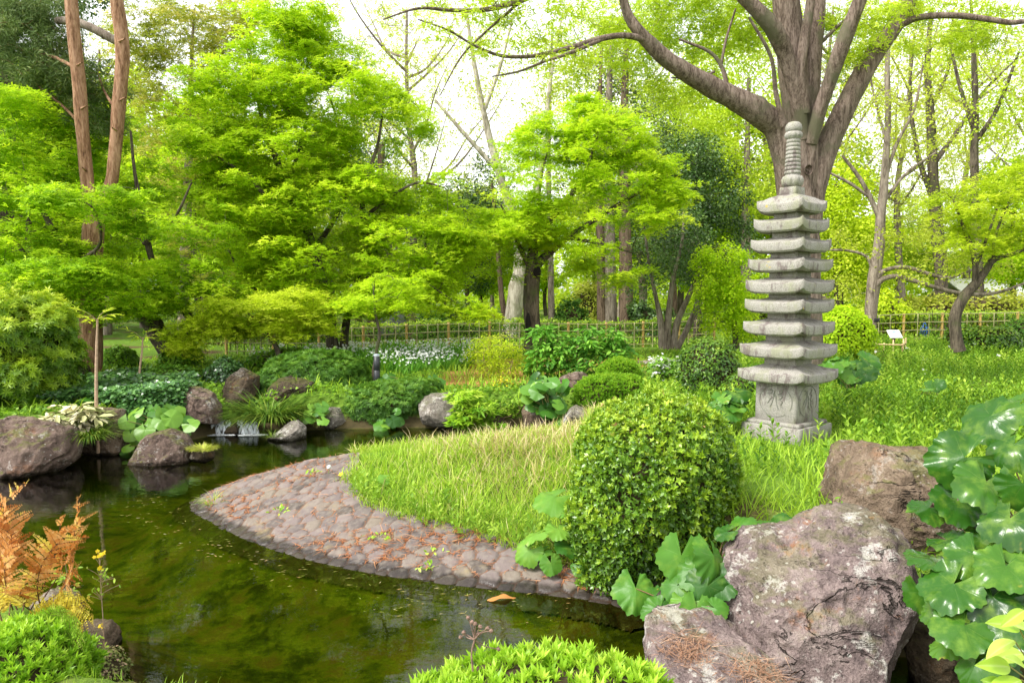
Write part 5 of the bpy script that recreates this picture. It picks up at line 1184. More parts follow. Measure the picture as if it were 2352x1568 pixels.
for j in range(9):
    a = j * 2.4; h_ = .18 + .8 * j / 8; v = _rh(.40 * (1.1 - .5 * j / 8), .055, 0, 0, .02)
    e = .55 + .3 * j / 8; v = v @ np.array([[math.cos(e), 0, math.sin(e)], [0, 1, 0], [-math.sin(e), 0, math.cos(e)]])
    v = v @ np.array([[math.cos(a), math.sin(a), 0], [-math.sin(a), math.cos(a), 0], [0, 0, 1]]); wd_.append(v + np.array([0, 0, h_]))
wd_.append(np.array([[-.012, 0, 0], [.012, 0, 0], [.008, 0, .95], [-.008, 0, .95]])); WEED = tmpl(wd_)
q = land_only(dens(9000, MEAD, 7, 1.2)); far_ = np.hypot(q[:, 0], q[:, 1]); q = q[(R.random(len(q)) < .06 + .94 * sstep(7.6, 10.5, far_))]
clr = np.abs(q[:, 0] - PB[0] * q[:, 1] / PB[1]) < .75; clr &= (q[:, 1] < PB[1] + .5) & (q[:, 1] > 7.6); q = q[~clr | (R.random(len(q)) < .12)]
n = len(q); pos = np.stack([q[:, 0], q[:, 1], H(q[:, 0], q[:, 1]) - .01], -1); m_ = MB()
cl = fbm(np.stack([q[:, 0] * .8, q[:, 1] * .8, q[:, 0] * 0], -1), 3)
scatter(m_, WEED, pos, leaf_frames(n, np.tile([0, 0, 1.], (n, 1)), .3), R.uniform(.18, .36, n) * (1 + .5 * cl), np.clip(.36 + .28 * R.normal(size=n) + .7 * cl, 0, 1)); tag(m_.build('meadow_weeds', L_WEED), kind='stuff')
# weeds at the front lip of the peninsula
q = in_poly(170, np.vstack([gb[2:], gb[::-1][:-2] + np.array([.05, .42])])); n = len(q); pos = np.stack([q[:, 0], q[:, 1], H(q[:, 0], q[:, 1])], -1); m_ = MB()
scatter(m_, WEED, pos, leaf_frames(n, np.tile([0, -.2, 1.], (n, 1)), .45), R.uniform(.10, .26, n), R.random(n) * .7 + .2); tag(m_.build('edge_weeds', L_WEED), kind='stuff')
# far bank: leafy ground, ivy on the left slope, white flowers by the fence, lawn
BANK = [(-9.5, 10.6), (-7.2, 11.3), (-5.8, 12.0), (-5.6, 13.4), (-4, 13.8), (-1.7, 13.8), (1.2, 13.6), (2.2, 12.8), (3.0, 13.5), (5, 17), (6.5, 23), (-9, 22), (-14, 18)]
q = land_only(dens(34000, BANK, 13, 1.2), .03); keep_ = poly_sd(q[:, 0], q[:, 1], np.array([P(u, v, d_)[:2] for u, v, d_ in ((985, 890, 15.0), (1010, 860, 18.0), (1080, 845, 20.5), (1330, 838, 21), (1500, 835, 21), (1300, 872, 17), (1270, 920, 15.2))])) > -.1
q = q[keep_]; cover('ground_cover', q, LEAFW, .085, L_WEED, (.01, .16), .8, R.random(len(q)) * .65)
q = land_only(in_poly(12000, BANK)); blades('bank_grass', q, .2, L_GRASS, .5, wid=1.4, tint=R.random(len(q)) * .6)
IVY = [P(u, v, d_)[:2] for u, v, d_ in ((95, 960, 12.0), (150, 880, 14.5), (300, 850, 16), (440, 860, 15.5), (460, 900, 13.6), (430, 960, 12.6), (330, 1000, 11.9), (200, 990, 12.2))]
q = land_only(in_poly(15000, IVY), .02); cover('ivy', q, LEAFW, .095, L_IVY, (.05, .42), .6)
q = in_poly(9000, [P(u, v, d_)[:2] for u, v, d_ in ((200, 940, 12.2), (330, 910, 13), (430, 920, 13), (400, 980, 12), (310, 1000, 11.7))]); q = land_only(q, .02); cover('ivy', q[:5000], LEAFW, .09, leafmat('lit_ivy_leaf', [(0, (.04, .12, .03)), (.6, (.10, .24, .06)), (1, (.22, .42, .12))], .25, .22, .7), (.1, .5), .6)
FLO = [P(u, v, d_)[:2] for u, v, d_ in ((560, 825, 19), (660, 800, 21.5), (900, 790, 22), (1100, 790, 22), (1075, 840, 18.5), (930, 850, 17.2), (840, 845, 17.8), (700, 830, 18))]
q = in_poly(9000, FLO); blades('flower_bed_leaves', q, .34, L_HYD, .4, wid=1.8)
q = in_poly(2600, FLO); z = H(q[:, 0], q[:, 1]); cl = vnoise(np.stack([q[:, 0] * 1.5, q[:, 1] * 1.5, 0 * z], -1)); z = z[cl > -.35]; q = q[cl > -.35]; n = len(q)
M_WHITE = leafmat('white_petal', [(0, (.72, .74, .72)), (1, (.9, .9, .9))], .3, .6)
m_ = MB(); FL5 = tmpl([_rh(1, .4, a, 0, .08) for a in np.arange(5) * 2 * PI / 5])
scatter(m_, FL5, np.stack([q[:, 0], q[:, 1], z + R.uniform(.22, .5, n)], -1), leaf_frames(n, np.tile([0, -.6, .8], (n, 1)), .7), R.uniform(.018, .042, n)); tag(m_.build('white_flowers', M_WHITE), kind='stuff')
for nm_, pl_ in (('near_bank_grass', [(-4.2, 5.2), (-2.9, 4.9), (-2.3, 4.2), (-1.5, 3.9), (-1.3, 3.0), (-4.2, 3.0)]), ('near_bank_cover', [(2.9, 4.4), (3.2, 5.2), (5.0, 5.4), (5.0, 2.4), (2.6, 2.6)])):
    q = land_only(in_poly(2600, pl_), .12)
    if nm_ == 'near_bank_grass': blades(nm_, q, .05, L_GRASS, .6, wid=1.0, tint=R.random(len(q)) * .5)
    else: cover(nm_, q, LEAFW, .07, L_IVY, (.01, .16), .8)
LAWN = [(-12, 24), (8, 26), (20, 29), (30, 60), (-30, 60)]
q = dens(16000, LAWN, 24, 1.2); blades('lawn_grass', q, .16, L_GRASS, .6, wid=4, tint=R.random(len(q)) * .8)
# algae and needles drifting on the pond
q = in_poly(240, [P(u, v, 2.5 * 1700 / (v - 672))[:2] for u, v in ((330, 1110), (520, 1250), (720, 1310), (1000, 1360), (1330, 1390), (1200, 1500), (800, 1420), (560, 1330), (420, 1280), (260, 1190))])
q = q[poly_sd(q[:, 0], q[:, 1], POND) < -.06]; n = len(q); m_ = MB(); xd = np.stack([R.normal(size=n) + 1.5, R.normal(size=n) * .6, 0 * q[:, 0]], -1)
scatter(m_, (LEAFN[0] * np.array([1, .6, .02]), LEAFN[1]), np.stack([q[:, 0], q[:, 1], .004 + 0 * q[:, 0]], -1), frames(xd, np.tile([0, 0, 1.], (n, 1))), R.uniform(.015, .06, n), R.random(n))
tag(m_.build('floating_debris', leafmat('floating_bits', [(0, (.20, .26, .03)), (.5, (.38, .34, .08)), (.8, (.5, .3, .1)), (1, (.6, .55, .3))], .1, .6)), kind='stuff')
# ================================================================== LARGE-LEAVED PLANTS, FERNS, SEDGES
R = np.random.default_rng(909)
def bigleafmat(name, stops, rough=.3, vein=(.42, .58, .18), trans=.25):
    k = NT(name); p = k.pos(); c = k.ramp(k.attr('tint'), stops)
    c = k.mix(k.math('MULTIPLY', k.fr(k.noise(p, 9, 4, .6), .45, .75), .35), c, (.30, .45, .05))
    c = k.mix(k.math('MULTIPLY', k.fr(k.noise(p, 5, 3), .68, .74), .7), c, (.42, .36, .05))
    c = k.mix(k.math('MULTIPLY', k.fr(k.attr('vein'), .55, 1.0), .6), c, vein)
    n = k.bump(k.math('ADD', k.math('MULTIPLY', k.attr('vein'), -.5), k.math('MULTIPLY', k.noise(p, 45, 3), .4)), .5, .006)
    b = k.bsdf(c, rough, n, .3); t = k.n('ShaderNodeBsdfTranslucent'); k.L(c, t.inputs['Color'])
    m = k.n('ShaderNodeMixShader'); m.inputs[0].default_value = trans; k.L(b, m.inputs[1]); k.L(t.outputs[0], m.inputs[2]); return k.done(m.outputs[0])
BL_DEEP = bigleafmat('leopard_leaf_deep', [(0, (.012, .05, .006)), (.5, (.03, .105, .010)), (1, (.075, .18, .018))], .2, (.30, .42, .12), .18)
BL_LITE = bigleafmat('leopard_leaf_light', [(0, (.03, .11, .012)), (.5, (.075, .22, .02)), (1, (.17, .35, .04))], .38, (.42, .58, .2), .3)
M_PET = plain('petiole', (.22, .20, .06), .6)
M_PETR = plain('reddish_petiole', (.20, .12, .06), .6)
def big_leaf(hi=True, teeth=22, cup=.12, wave=.07, seed=0, notch=.32, fold=.0):
    ns, nr_ = (88, 7) if hi else (22, 3)
    ph = np.linspace(-PI + notch, PI - notch, ns); t = np.linspace(0, 1, nr_)
    A, Tt = np.meshgrid(ph, t)
    Rr = (.95 + .12 * np.cos(A) + .05 * np.cos(5 * A + seed)) * Tt
    if hi: Rr = Rr * (1 + .085 * Tt ** 4 * (np.abs(((A * teeth / (2 * PI)) % 1) - .5) * 2 - .5))
    nearn = np.exp(-((PI - np.abs(A)) / .7) ** 2); Rr = Rr * (1 + .12 * nearn * Tt)
    X, Y = Rr * np.cos(A), Rr * np.sin(A)
    vv = np.abs(np.cos(A * 3.5)) ** (60 if hi else 1); vv = vv * (1 - .4 * Tt) * (Tt > .02)
    nz = np.stack([X.ravel() * 1.5 + seed * 3, Y.ravel() * 1.5, 0 * X.ravel() + seed], -1)
    Z = cup * Rr ** 2 + wave * 2.6 * fbm(nz, 3).reshape(X.shape) * Tt + wave * .5 * np.sin(A * 8 + 4 * np.sin(A * 2 + seed)) * Tt ** 5 - .012 * vv * (Tt < .98) - fold * np.abs(Y) - .22 * np.maximum(X, 0) ** 2 - .10 * Y ** 2
    i = (np.arange(nr_ - 1)[:, None] * ns + np.arange(ns - 1)[None]).ravel()
    return np.stack([X, Y, Z], -1).reshape(-1, 3), np.stack([i, i + 1, i + ns + 1, i + ns], -1), vv.ravel()
def leopard(label, base, leaves, mat, hi=True, name='leopard_plant', pet=None, cat='plant', gl=.5):
    """leaves: (u, v, d, radius px, heading deg in picture, tilt to the viewer 0..1)"""
    t = thing(name, label, cat, base); m_ = MB(); pm = MB()
    for j, (u, v, d_, rp, hd, fc) in enumerate(leaves):
        c = P(u, v, d_); r_ = M(rp, d_)
        toeye = nrm(EYE - c); z = nrm(np.array([0, 0, 1.0]) * (1 - fc) + toeye * fc + R.normal(size=3) * .2)
        a = math.radians(hd + R.normal() * 22); h = np.array([math.cos(a), -.25 * (1 - fc), math.sin(a)]); x = nrm(h - z * (h @ z)); y = np.cross(z, x)
        V, Fq, ve = big_leaf(hi, seed=j * 1.7, cup=R.uniform(-.12, .12), wave=R.uniform(.07, .15), fold=R.uniform(-.05, .22))
        m_.add(V @ np.stack([x, y, z]) * r_ * R.uniform(.82, 1.12) + c, Fq, np.clip(gl + .25 * R.normal(), 0, 1), ve)
        b = np.asarray(base) + R.normal(size=3) * np.array([.05, .05, .0]); mid = (b + c) / 2 + np.array([0, 0, .12 * np.linalg.norm(c - b)]) ; mid = mid * .5 + (.5 * np.array([b[0], b[1], c[2]]) + .0)* .5 + .25 * (c * 0 + b * 0) + .0
        mid = np.array([b[0] * .6 + c[0] * .4, b[1] * .6 + c[1] * .4, b[2] * .3 + c[2] * .7 - .02])
        tt = np.linspace(0, 1, 8)[:, None]; pts = (1 - tt) ** 2 * b + 2 * tt * (1 - tt) * mid + tt ** 2 * (c - z * .004)
        V, Fq = tube(pts, np.linspace(.006, .0035, 8) * (1 if hi else 1.2), 6); pm.add(V, Fq)
    m_.build('leaves', mat, t, True); pm.build('stalks', pet or M_PET, t, True); return t
def rnd_leaves(u0, v0, ru, rv, d, n, rp, fc=.45, dd=.15):
    out = []
    for j in range(n):
        a = R.random() * 2 * PI; q = math.sqrt(R.random()); u, v = u0 + ru * q * math.cos(a), v0 + rv * q * math.sin(a)
        out.append((u, v, d + R.normal() * dd + (v0 - v) / max(rv, 1) * dd, rp * R.uniform(.7, 1.25), -90 + (u - u0) / max(ru, 1) * -60 * -1 + R.normal() * 30, np.clip(fc + R.normal() * .15, .05, .9)))
    return out
# big heap of glossy leaves, right foreground
big = [(2275, 955, 4.7, 72, 200, .45), (2215, 1050, 4.5, 78, 215, .55), (2265, 1105, 4.35, 66, 250, .5), (2330, 1020, 4.5, 62, 240, .4), (2200, 1150, 4.5, 66, 215, .45), (2135, 1165, 4.55, 52, 250, .45), (2320, 1190, 4.15, 78, 240, .6), (2150, 1290, 4.25, 62, 200, .2), (2240, 1275, 4.1, 62, 230, .5),
       (2310, 1300, 3.95, 74, 215, .55), (2190, 1340, 4.0, 76, 235, .65), (2120, 1360, 4.2, 52, 260, .6), (2280, 1370, 3.9, 76, 250, .6), (2215, 1435, 3.85, 74, 240, .65), (2300, 1445, 3.8, 66, 280, .5), (2240, 1525, 3.75, 58, 250, .6), (2150, 1400, 4.1, 46, 230, .55), (2350, 1110, 4.2, 66, 270, .5), (2360, 1400, 3.8, 70, 270, .5),
       (2240, 1190, 4.5, 50, 230, .4), (2340, 930, 4.9, 60, 200, .3), (2175, 1240, 4.4, 46, 260, .35), (2290, 1230, 4.3, 60, 260, .5), (2350, 1240, 4.1, 66, 280, .55), (2255, 1330, 4.15, 60, 220, .5), (2335, 1350, 4.0, 66, 250, .5), (2180, 1480, 4.0, 40, 240, .5), (2290, 1520, 3.8, 54, 230, .55)]
leopard('big heap of dark glossy scalloped leaves at the right edge, over two boulders', P(2400, 1420, 4.5), big, BL_DEEP, pet=M_PETR)
leopard('bright scalloped leaves between the round shrub and the purple boulder', P(1610, 1420, 5.0), [(1565, 1275, 5.0, 54, 230, .55), (1640, 1275, 4.9, 56, 260, .5), (1668, 1220, 5.1, 36, 150, .5), (1700, 1205, 5.2, 44, 60, .35), (1690, 1275, 5.0, 40, 320, .55), (1625, 1345, 4.8, 54, 265, .6), (1555, 1345, 4.9, 36, 200, .6), (1600, 1395, 4.75, 44, 265, .65), (1460, 1350, 5.1, 52, 250, .65), (1515, 1400, 4.95, 40, 230, .65), (1660, 1330, 4.85, 44, 300, .6),
         (1745, 1200, 5.35, 40, 30, .3), (1790, 1205, 5.4, 42, 20, .4), (1600, 1310, 4.9, 44, 250, .6), (1505, 1370, 5.05, 36, 220, .6), (1580, 1380, 4.8, 40, 240, .55), (1640, 1395, 4.7, 38, 280, .6)], BL_LITE, pet=M_PETR, gl=.35)
leopard('round-leaved plant at the left foot of the big shrub, on the cobbles', hit(1305, 1285), [(1275, 1140, 6.5, 46, 200, .3), (1300, 1165, 6.4, 36, 250, .3), (1282, 1215, 6.3, 38, 260, .45), (1235, 1225, 6.35, 34, 200, .35), (1215, 1262, 6.3, 34, 220, .4), (1265, 1292, 6.15, 30, 270, .5), (1305, 1250, 6.25, 34, 300, .5), (1330, 1300, 6.1, 28, 300, .5), (1245, 1265, 6.3, 30, 240, .4)], BL_LITE, gl=.45)
GL = dict(hi=False)
leopard('bright green round leaves beside the speckled boulder in the water', P(385, 1000, 11.6), rnd_leaves(360, 975, 80, 40, 11.6, 44, 20) + rnd_leaves(310, 1030, 20, 20, 11.4, 5, 18), L_GLOS, False, gl=.7)
leopard('low round-leaved plant above the variegated bamboo grass', P(200, 930, 12.2), rnd_leaves(200, 925, 50, 16, 12.2, 16, 16), L_GLOS, False, gl=.6)
leopard('small clump of round yellow green leaves right of the pale pointed rock', P(728, 980, 13.2), rnd_leaves(728, 950, 22, 24, 13.2, 18, 13), L_GLOS, False, gl=.8)
leopard('heap of round glossy leaves climbing the rock on the far bank', P(1260, 950, 13.1), rnd_leaves(1255, 905, 45, 42, 13.1, 40, 21) + rnd_leaves(1310, 968, 30, 12, 12.9, 8, 18), L_GLOS, False, gl=.5)
leopard('few round leaves at the far waterline under the azaleas', P(890, 985, 13.6), rnd_leaves(895, 960, 30, 24, 13.6, 12, 15), L_GLOS, False, gl=.45)
leopard('broad bluish round leaves at the top of the azalea bank', P(960, 890, 15.2), rnd_leaves(985, 880, 26, 12, 15.0, 9, 16) + rnd_leaves(890, 868, 24, 6, 15.2, 6, 14), L_GLOS, False, gl=.4)
leopard('row of broad wavy leaves right of the pagoda base', P(1950, 890, 10.8), rnd_leaves(1950, 845, 65, 26, 10.9, 22, 26), BL_LITE, True, gl=.25)
leopard('broad drooping leaves left of the pagoda base', P(1670, 960, 9.6), rnd_leaves(1670, 925, 40, 28, 9.6, 12, 24), BL_LITE, True, gl=.3)
leopard('single wide leaf plant alone in the meadow right of the pagoda', P(2135, 905, 10.2), rnd_leaves(2135, 885, 26, 8, 10.2, 5, 20), BL_LITE, True, gl=.3)
leopard('pair of pale heart leaves rising from the grassy tip', hit(880, 1160), [(885, 1098, 7.9, 16, 200, .3), (868, 1140, 7.8, 12, 200, .4), (905, 1125, 7.9, 10, 320, .3)], BL_LITE, True, gl=.7)

# ---- ferns
def frond(m_, st, base, tip, width, pairs, bip=True, sag=.12, face=None, wild=0.0):
    base, tip = np.asarray(base), np.asarray(tip); L_ = np.linalg.norm(tip - base); ax = nrm(tip - base)
    side = nrm(np.cross(ax, face if face is not None else nrm(nrm(EYE - base) + wild * R.normal(size=3)))); nz = np.cross(side, ax)
    tt = np.linspace(0, 1, 24)[:, None]; sg = sag * L_ * (tt ** 2 - tt) ; pts = base * (1 - tt) + tip * tt - np.array([0, 0, 1.]) * sg * 0 + nz * (sag * L_ * np.sin(PI * tt)) + side * (wild * .12 * R.normal() * L_ * np.sin(PI * tt)) - np.array([0, 0, 1.]) * (wild * .16 * L_ * tt ** 4)
    V, Fq = tube(pts, np.linspace(.0045, .001, 24), 5); st.add(V, Fq)
    pos, xd, sc, up, tn = [], [], [], [], []
    for s in (-1, 1):
        for j in range(pairs):
            f_ = .34 + .64 * j / (pairs - 1) if bip else .12 + .86 * j / (pairs - 1)
            p0 = np.array([np.interp(f_, tt[:, 0], pts[:, k_]) for k_ in range(3)])
            lw = width * math.sin(PI * min(1, (1.02 - f_) * (1.05 if bip else 1.25))) ** .8 * R.uniform(.85, 1.1) + .012
            dr = nrm(side * s * .85 + ax * .75 + nz * R.normal() * (.18 + .3 * wild) + ax * R.normal() * .2 * wild - np.array([0, 0, .15]))
            tp = .5 + .26 * R.normal()
            if not bip: tn.append(tp); pos.append(p0); xd.append(dr); sc.append(lw); up.append(nz); continue
            n2 = max(5, int(lw / .013))
            for q_ in range(n2):
                g = (q_ + .5) / n2; pp = p0 + dr * lw * g - np.array([0, 0, .12 * lw * g * g]); l2 = .22 * lw * (1 - g) ** .7 + .005
                pr = nrm(np.cross(nz, dr))
                for s2 in (-1, 1): tn.append(tp); pos.append(pp); xd.append(nrm(pr * s2 + dr * .5 + R.normal(size=3) * .1)); sc.append(l2 * R.uniform(.8, 1.15)); up.append(nrm(nz + R.normal(size=3) * .25))
            V, Fq = tube(np.array([p0, p0 + dr * lw * .5, p0 + dr * lw - np.array([0, 0, .12 * lw])]), [.0014, .001, .0005], 4); st.add(V, Fq)
    T = (LEAF1[0] * np.array([1, 1.1 if bip else .55, 1]), LEAF1[1])
    scatter(m_, T, np.array(pos), frames(np.array(xd), np.array(up)), np.array(sc), np.clip(np.array(tn) + .12 * R.normal(size=len(pos)), 0, 1))
L_RUST = leafmat('rusty_fern_leaf', [(0, (.42, .14, .03)), (.35, (.62, .27, .07)), (.7, (.74, .42, .18)), (1, (.78, .60, .12))], .4, .55)
L_YFERN = leafmat('yellow_fern_leaf', [(0, (.48, .36, .03)), (.5, (.64, .52, .05)), (1, (.72, .66, .12))], .4, .5)
L_GFERN = leafmat('green_fern_leaf', [(0, (.16, .36, .02)), (.5, (.32, .54, .04)), (1, (.48, .66, .10))], .4, .5)
M_RIB = plain('fern_rib', (.10, .035, .02), .6)
fb = P(70, 1400, 4.75)
t = thing('fern', 'tall rusty orange fern on the near left bank', 'fern', fb); m_, st = MB(), MB()
for (u, v, d_, ub, vb, w_) in ((62, 1072, 4.8, 40, 1400, .17), (8, 1120, 4.9, 10, 1400, .17), (-30, 1180, 4.8, -10, 1390, .16), (180, 1108, 4.7, 80, 1400, .15), (186, 1178, 4.6, 95, 1400, .15), (140, 1160, 4.8, 70, 1400, .15), (30, 1200, 4.65, 30, 1400, .16), (165, 1250, 4.6, 85, 1390, .13), (-20, 1260, 4.7, 5, 1400, .15), (120, 1270, 4.6, 70, 1400, .13)):
    frond(m_, st, P(ub, vb, 4.75 + R.normal() * .04), P(u, v, d_), w_ * 1.15, 9, True, .1, None, .7)
m_.build('leaves', L_RUST, t); st.build('ribs', M_RIB, t)
t = thing('fern', 'golden yellow fern below the rusty one', 'fern', P(90, 1440, 4.5)); m_, st = MB(), MB()
for (u, v, d_, ub, vb) in ((205, 1375, 4.4, 90, 1440), (215, 1420, 4.3, 95, 1440), (170, 1372, 4.5, 85, 1435), (30, 1330, 4.8, 20, 1420), (-10, 1370, 4.6, 5, 1430), (130, 1385, 4.4, 75, 1440), (60, 1350, 4.7, 50, 1420)):
    frond(m_, st, P(ub, vb, 4.5), P(u, v, d_), .13, 14, True, .1)
m_.build('leaves', L_YFERN, t); st.build('ribs', M_RIB, t)
t = thing('fern', 'fresh green fern in front of the golden fern', 'fern', P(100, 1490, 4.2)); m_, st = MB(), MB()
for (u, v, d_, ub, vb) in ((180, 1425, 4.15, 95, 1490), (150, 1400, 4.3, 90, 1480), (190, 1465, 4.1, 100, 1490), (120, 1400, 4.2, 80, 1480)):
    frond(m_, st, P(ub, vb, 4.25), P(u, v, d_), .12, 14, True, .1)
m_.build('leaves', L_GFERN, t); st.build('ribs', M_RIB, t)
bush('fresh green azalea in the bottom left corner', [(-80, 1680), (-70, 1500), (-20, 1440), (50, 1445), (110, 1475), (170, 1520), (200, 1590), (190, 1690)], 4.0, .35, 4200, WHORL, .055, L_FRONT, name='azalea_shrub', thick=.12, rough=.06, tmean=.3, ttop=.2, up=.5)
bush('bright green azalea at the bottom centre edge', [(850, 1780), (890, 1630), (960, 1600), (1040, 1575), (1120, 1560), (1250, 1552), (1370, 1546), (1470, 1566), (1560, 1606), (1640, 1700), (1600, 1840), (1200, 1850)], 3.1, .45, 4000, WHORL, .066, L_FRONT, name='azalea_shrub', thick=.1, clump=.04, rough=.04, tmean=.35, ttop=.25, up=.6, shell=.9)
bush('reddish green creeping stonecrop at the lower left waterline', [(150, 1600), (160, 1525), (200, 1505), (245, 1510), (275, 1545), (275, 1600), (200, 1640)], 4.55, .25, 3200, LEAFW, .022, leafmat('stonecrop_leaf', [(0, (.09, .14, .03)), (.5, (.22, .26, .06)), (.75, (.38, .24, .16)), (1, (.5, .36, .26))], .2, .5), name='creeping_plant', cat='plant', thick=.05)
# lance leaves, lower right corner
t = thing('broadleaf_shrub', 'pale lime lance-shaped leaves in the bottom right corner', 'shrub', P(2420, 1640, 2.75)); m_ = MB(); st = MB()
for (u, v, ln, hd) in ((2352, 1400, 80, 200), (2340, 1440, 110, 160), (2330, 1470, 100, 190), (2350, 1500, 120, 175), (2320, 1530, 110, 165), (2345, 1560, 130, 190), (2310, 1580, 90, 150), (2370, 1450, 90, 150), (2290, 1600, 80, 130), (2360, 1540, 100, 140), (2330, 1420, 70, 180)):
    d_ = 2.75 + R.normal() * .06; c = P(u, v, d_); a = math.radians(hd); x = nrm(np.array([math.cos(a), -.4, math.sin(a)])); z = nrm(np.array([0, -.6, .8]) + R.normal(size=3) * .2)
    tt = np.linspace(0, 1, 12); w_ = .19 * np.sin(PI * tt ** .8) ** .9; L_ = M(ln, d_)
    V = np.concatenate([np.stack([tt, s * w_, .10 * np.abs(s) * w_ * 4 - .25 * tt ** 2 * .5], -1) for s in (-1, -.5, 0, .5, 1)]); i = (np.arange(4)[:, None] * 12 + np.arange(11)[None]).ravel()
    y = nrm(np.cross(z, x)); z = np.cross(x, y); m_.add(V * L_ @ np.stack([x, y, z]) + c, np.stack([i, i + 1, i + 13, i + 12], -1), np.clip(.6 + .25 * R.normal(), 0, 1), np.repeat([0, 0, 1., 0, 0], 12))
    V, Fq = tube(np.array([P(2420, 1640, 2.75), (P(2420, 1640, 2.75) + c) / 2 + [0, 0, .03], c]), .003, 5); st.add(V, Fq)
m_.build('leaves', bigleafmat('lime_leaf', [(0, (.30, .50, .05)), (.5, (.44, .64, .07)), (1, (.58, .72, .14))], .4, (.6, .75, .25), .4), t, True); st.build('stalks', M_PET, t)

# ---- sedges, bamboo grass
def tuft(label, u, v, d, n, hgt, mat, name='sedge_tuft', spread=.3, T=BLADE, wid=.55, lean=.8, tint=None, cat='grass', zoff=None):
    b = P(u, v, d); t = thing(name, label, cat, b); m_ = MB()
    a = R.random(n) * 2 * PI; q = spread * np.sqrt(R.random(n)); pos = b + np.stack([q * np.cos(a), .6 * q * np.sin(a), 0 * a], -1)
    ln = lean * R.uniform(.3, 1.3, n); xd = np.stack([np.cos(a) * ln, np.sin(a) * ln - .25, np.ones(n)], -1)
    Vb = BLADE[0] * np.array([1, wid, 1]); Vb = Vb.copy(); Vb[:, 2] -= .55 * Vb[:, 0] ** 2.2
    scatter(m_, (Vb, BLADE[1], BLADE[2]), pos, frames(xd, np.stack([-xd[:, 0], -xd[:, 1], .3 + 0 * a], -1) * -1 * -1), hgt * R.uniform(.6, 1.2, n), tint); m_.build('blades', mat, t); return t
tuft('drooping dark green sedge right of the little waterfall', 615, 965, 13.4, 700, .62, L_SEDGE, spread=.5, lean=.9)
tuft('smaller drooping sedge over the water beside the dark broad rock', 690, 965, 13.5, 260, .42, L_SEDGE, spread=.35)
tuft('sedge hanging to the water below the variegated bamboo grass', 195, 1008, 10.9, 420, .42, L_SEDGE, spread=.3, lean=.9)
tuft('bright grass tuft at the tip of the cobbles', *(lambda h_: (490, 1158, h_[1]))(hit(490, 1158)), 90, .16, L_GRASS, name='grass_tuft', spread=.1)
tuft('yellow green grassy moss on the flat stone in the pond', 465, 1034, 10.85, 520, .11, leafmat('moss_tuft', [(0, (.30, .38, .03)), (.5, (.50, .56, .06)), (1, (.62, .56, .22))], .3, .6), name='moss_tuft', spread=.17, lean=.8, wid=1.2)
tuft('thin moss fringe at the foot of the speckled boulder', 345, 1056, 10.75, 260, .06, leafmat('moss_fringe', [(0, (.28, .33, .03)), (1, (.52, .54, .08))], .3, .6), name='moss_tuft', spread=.26, lean=.9, wid=1.2)
tuft('green weeds at the left end of the pale pointed rock', 625, 1004, 12.4, 140, .16, L_SEDGE, name='grass_tuft', spread=.12)
t = thing('bamboo_grass', 'variegated bamboo grass with cream edged leaves on the left shore', 'bamboo grass', P(165, 985, 11.0)); C = pads([(165, 955, 60, 24, 11, .3, 46), (130, 965, 30, 12, 11, .2, 14)])
k = NT('variegated_leaf'); c = k.ramp(k.attr('tint'), [(0, (.25, .32, .08)), (.4, (.48, .46, .22)), (.6, (.66, .60, .38)), (1, (.72, .68, .5))]); L_VAR = k.done(k.bsdf(c, .5))
m_ = MB(); sprays(m_, C, .16, 7, .2, (LEAF2[0] * np.array([1, .75, 1]), LEAF2[1], LEAF2[2]), .4, .3, .6, ow=.8); m_.build('leaves', L_VAR, t)
m_ = MB()
for q in C[::3]: V, Fq = tube(np.array([P(165, 1000, 11.0) + R.normal(size=3) * .06, q - [0, 0, .1], q]), .003, 4); m_.add(V, Fq)
m_.build('stalks', M_STEM, t)

# ---- bare seedlings with feathery tops
def seedling(label, rows, leaf_at, d, nfr=6, L_=.38):
    t = thing('seedling', label, 'seedling', P(*rows[0][:3])); wd, sk = MB(), Skel(); limb(wd, sk, rows, 7, .1); wd.build('stem', M_SEED, t, True); m_, st = MB(), MB()
    for j in range(nfr):
        a = j * 2 * PI / nfr + .3; b = P(*leaf_at, d); frond(m_, st, b, b + np.array([math.cos(a) * L_, math.sin(a) * L_ * .8, L_ * (.2 + .35 * math.sin(j * 2.4))]), .13, 7, False, .12, np.array([0, 0, 1.]))
    m_.build('leaves', MAP_Y, t); st.build('ribs', M_STEM, t); return t
M_SEED = plain('seedling_bark', (.40, .28, .19), .85, .1, 0, 30)
seedling('bare slender seedling with a small feathery top, beside the brown rock at left', [(226, 1040, 11.2, 9), (222, 960, 11.2, 8), (221, 880, 11.2, 7), (222, 800, 11.2, 6), (224, 735, 11.2, 5)], (222, 735), 11.2)
seedling('shorter thin seedling with a feathery top behind the ivy', [(322, 890, 14.6, 5), (321, 850, 14.6, 4.5), (326, 810, 14.6, 4), (328, 775, 14.6, 3)], (328, 778), 14.6, 6, .42)
t = thing('sapling', 'crooked thin sapling stem behind the bollard light', 'sapling', P(856, 884, 15.7)); wd, sk = MB(), Skel(); limb(wd, sk, [(855, 884, 15.7, 9), (858, 850, 15.7, 8), (866, 800, 15.7, 8), (872, 765, 15.7, 7), (862, 720, 15.7, 6), (858, 670, 15.7, 4)], 7)
C = pads([(900, 660, 80, 40, 15.9, .9, 16), (830, 690, 60, 22, 15.7, .6, 9), (960, 690, 60, 18, 15.7, .6, 8)]); grow(wd, sk, C); wd.build('stem', B_DARK, t, True); m_ = MB(); sprays(m_, C, .36, 80, .085, MAPLE); m_.build('leaves', MAP_A, t)

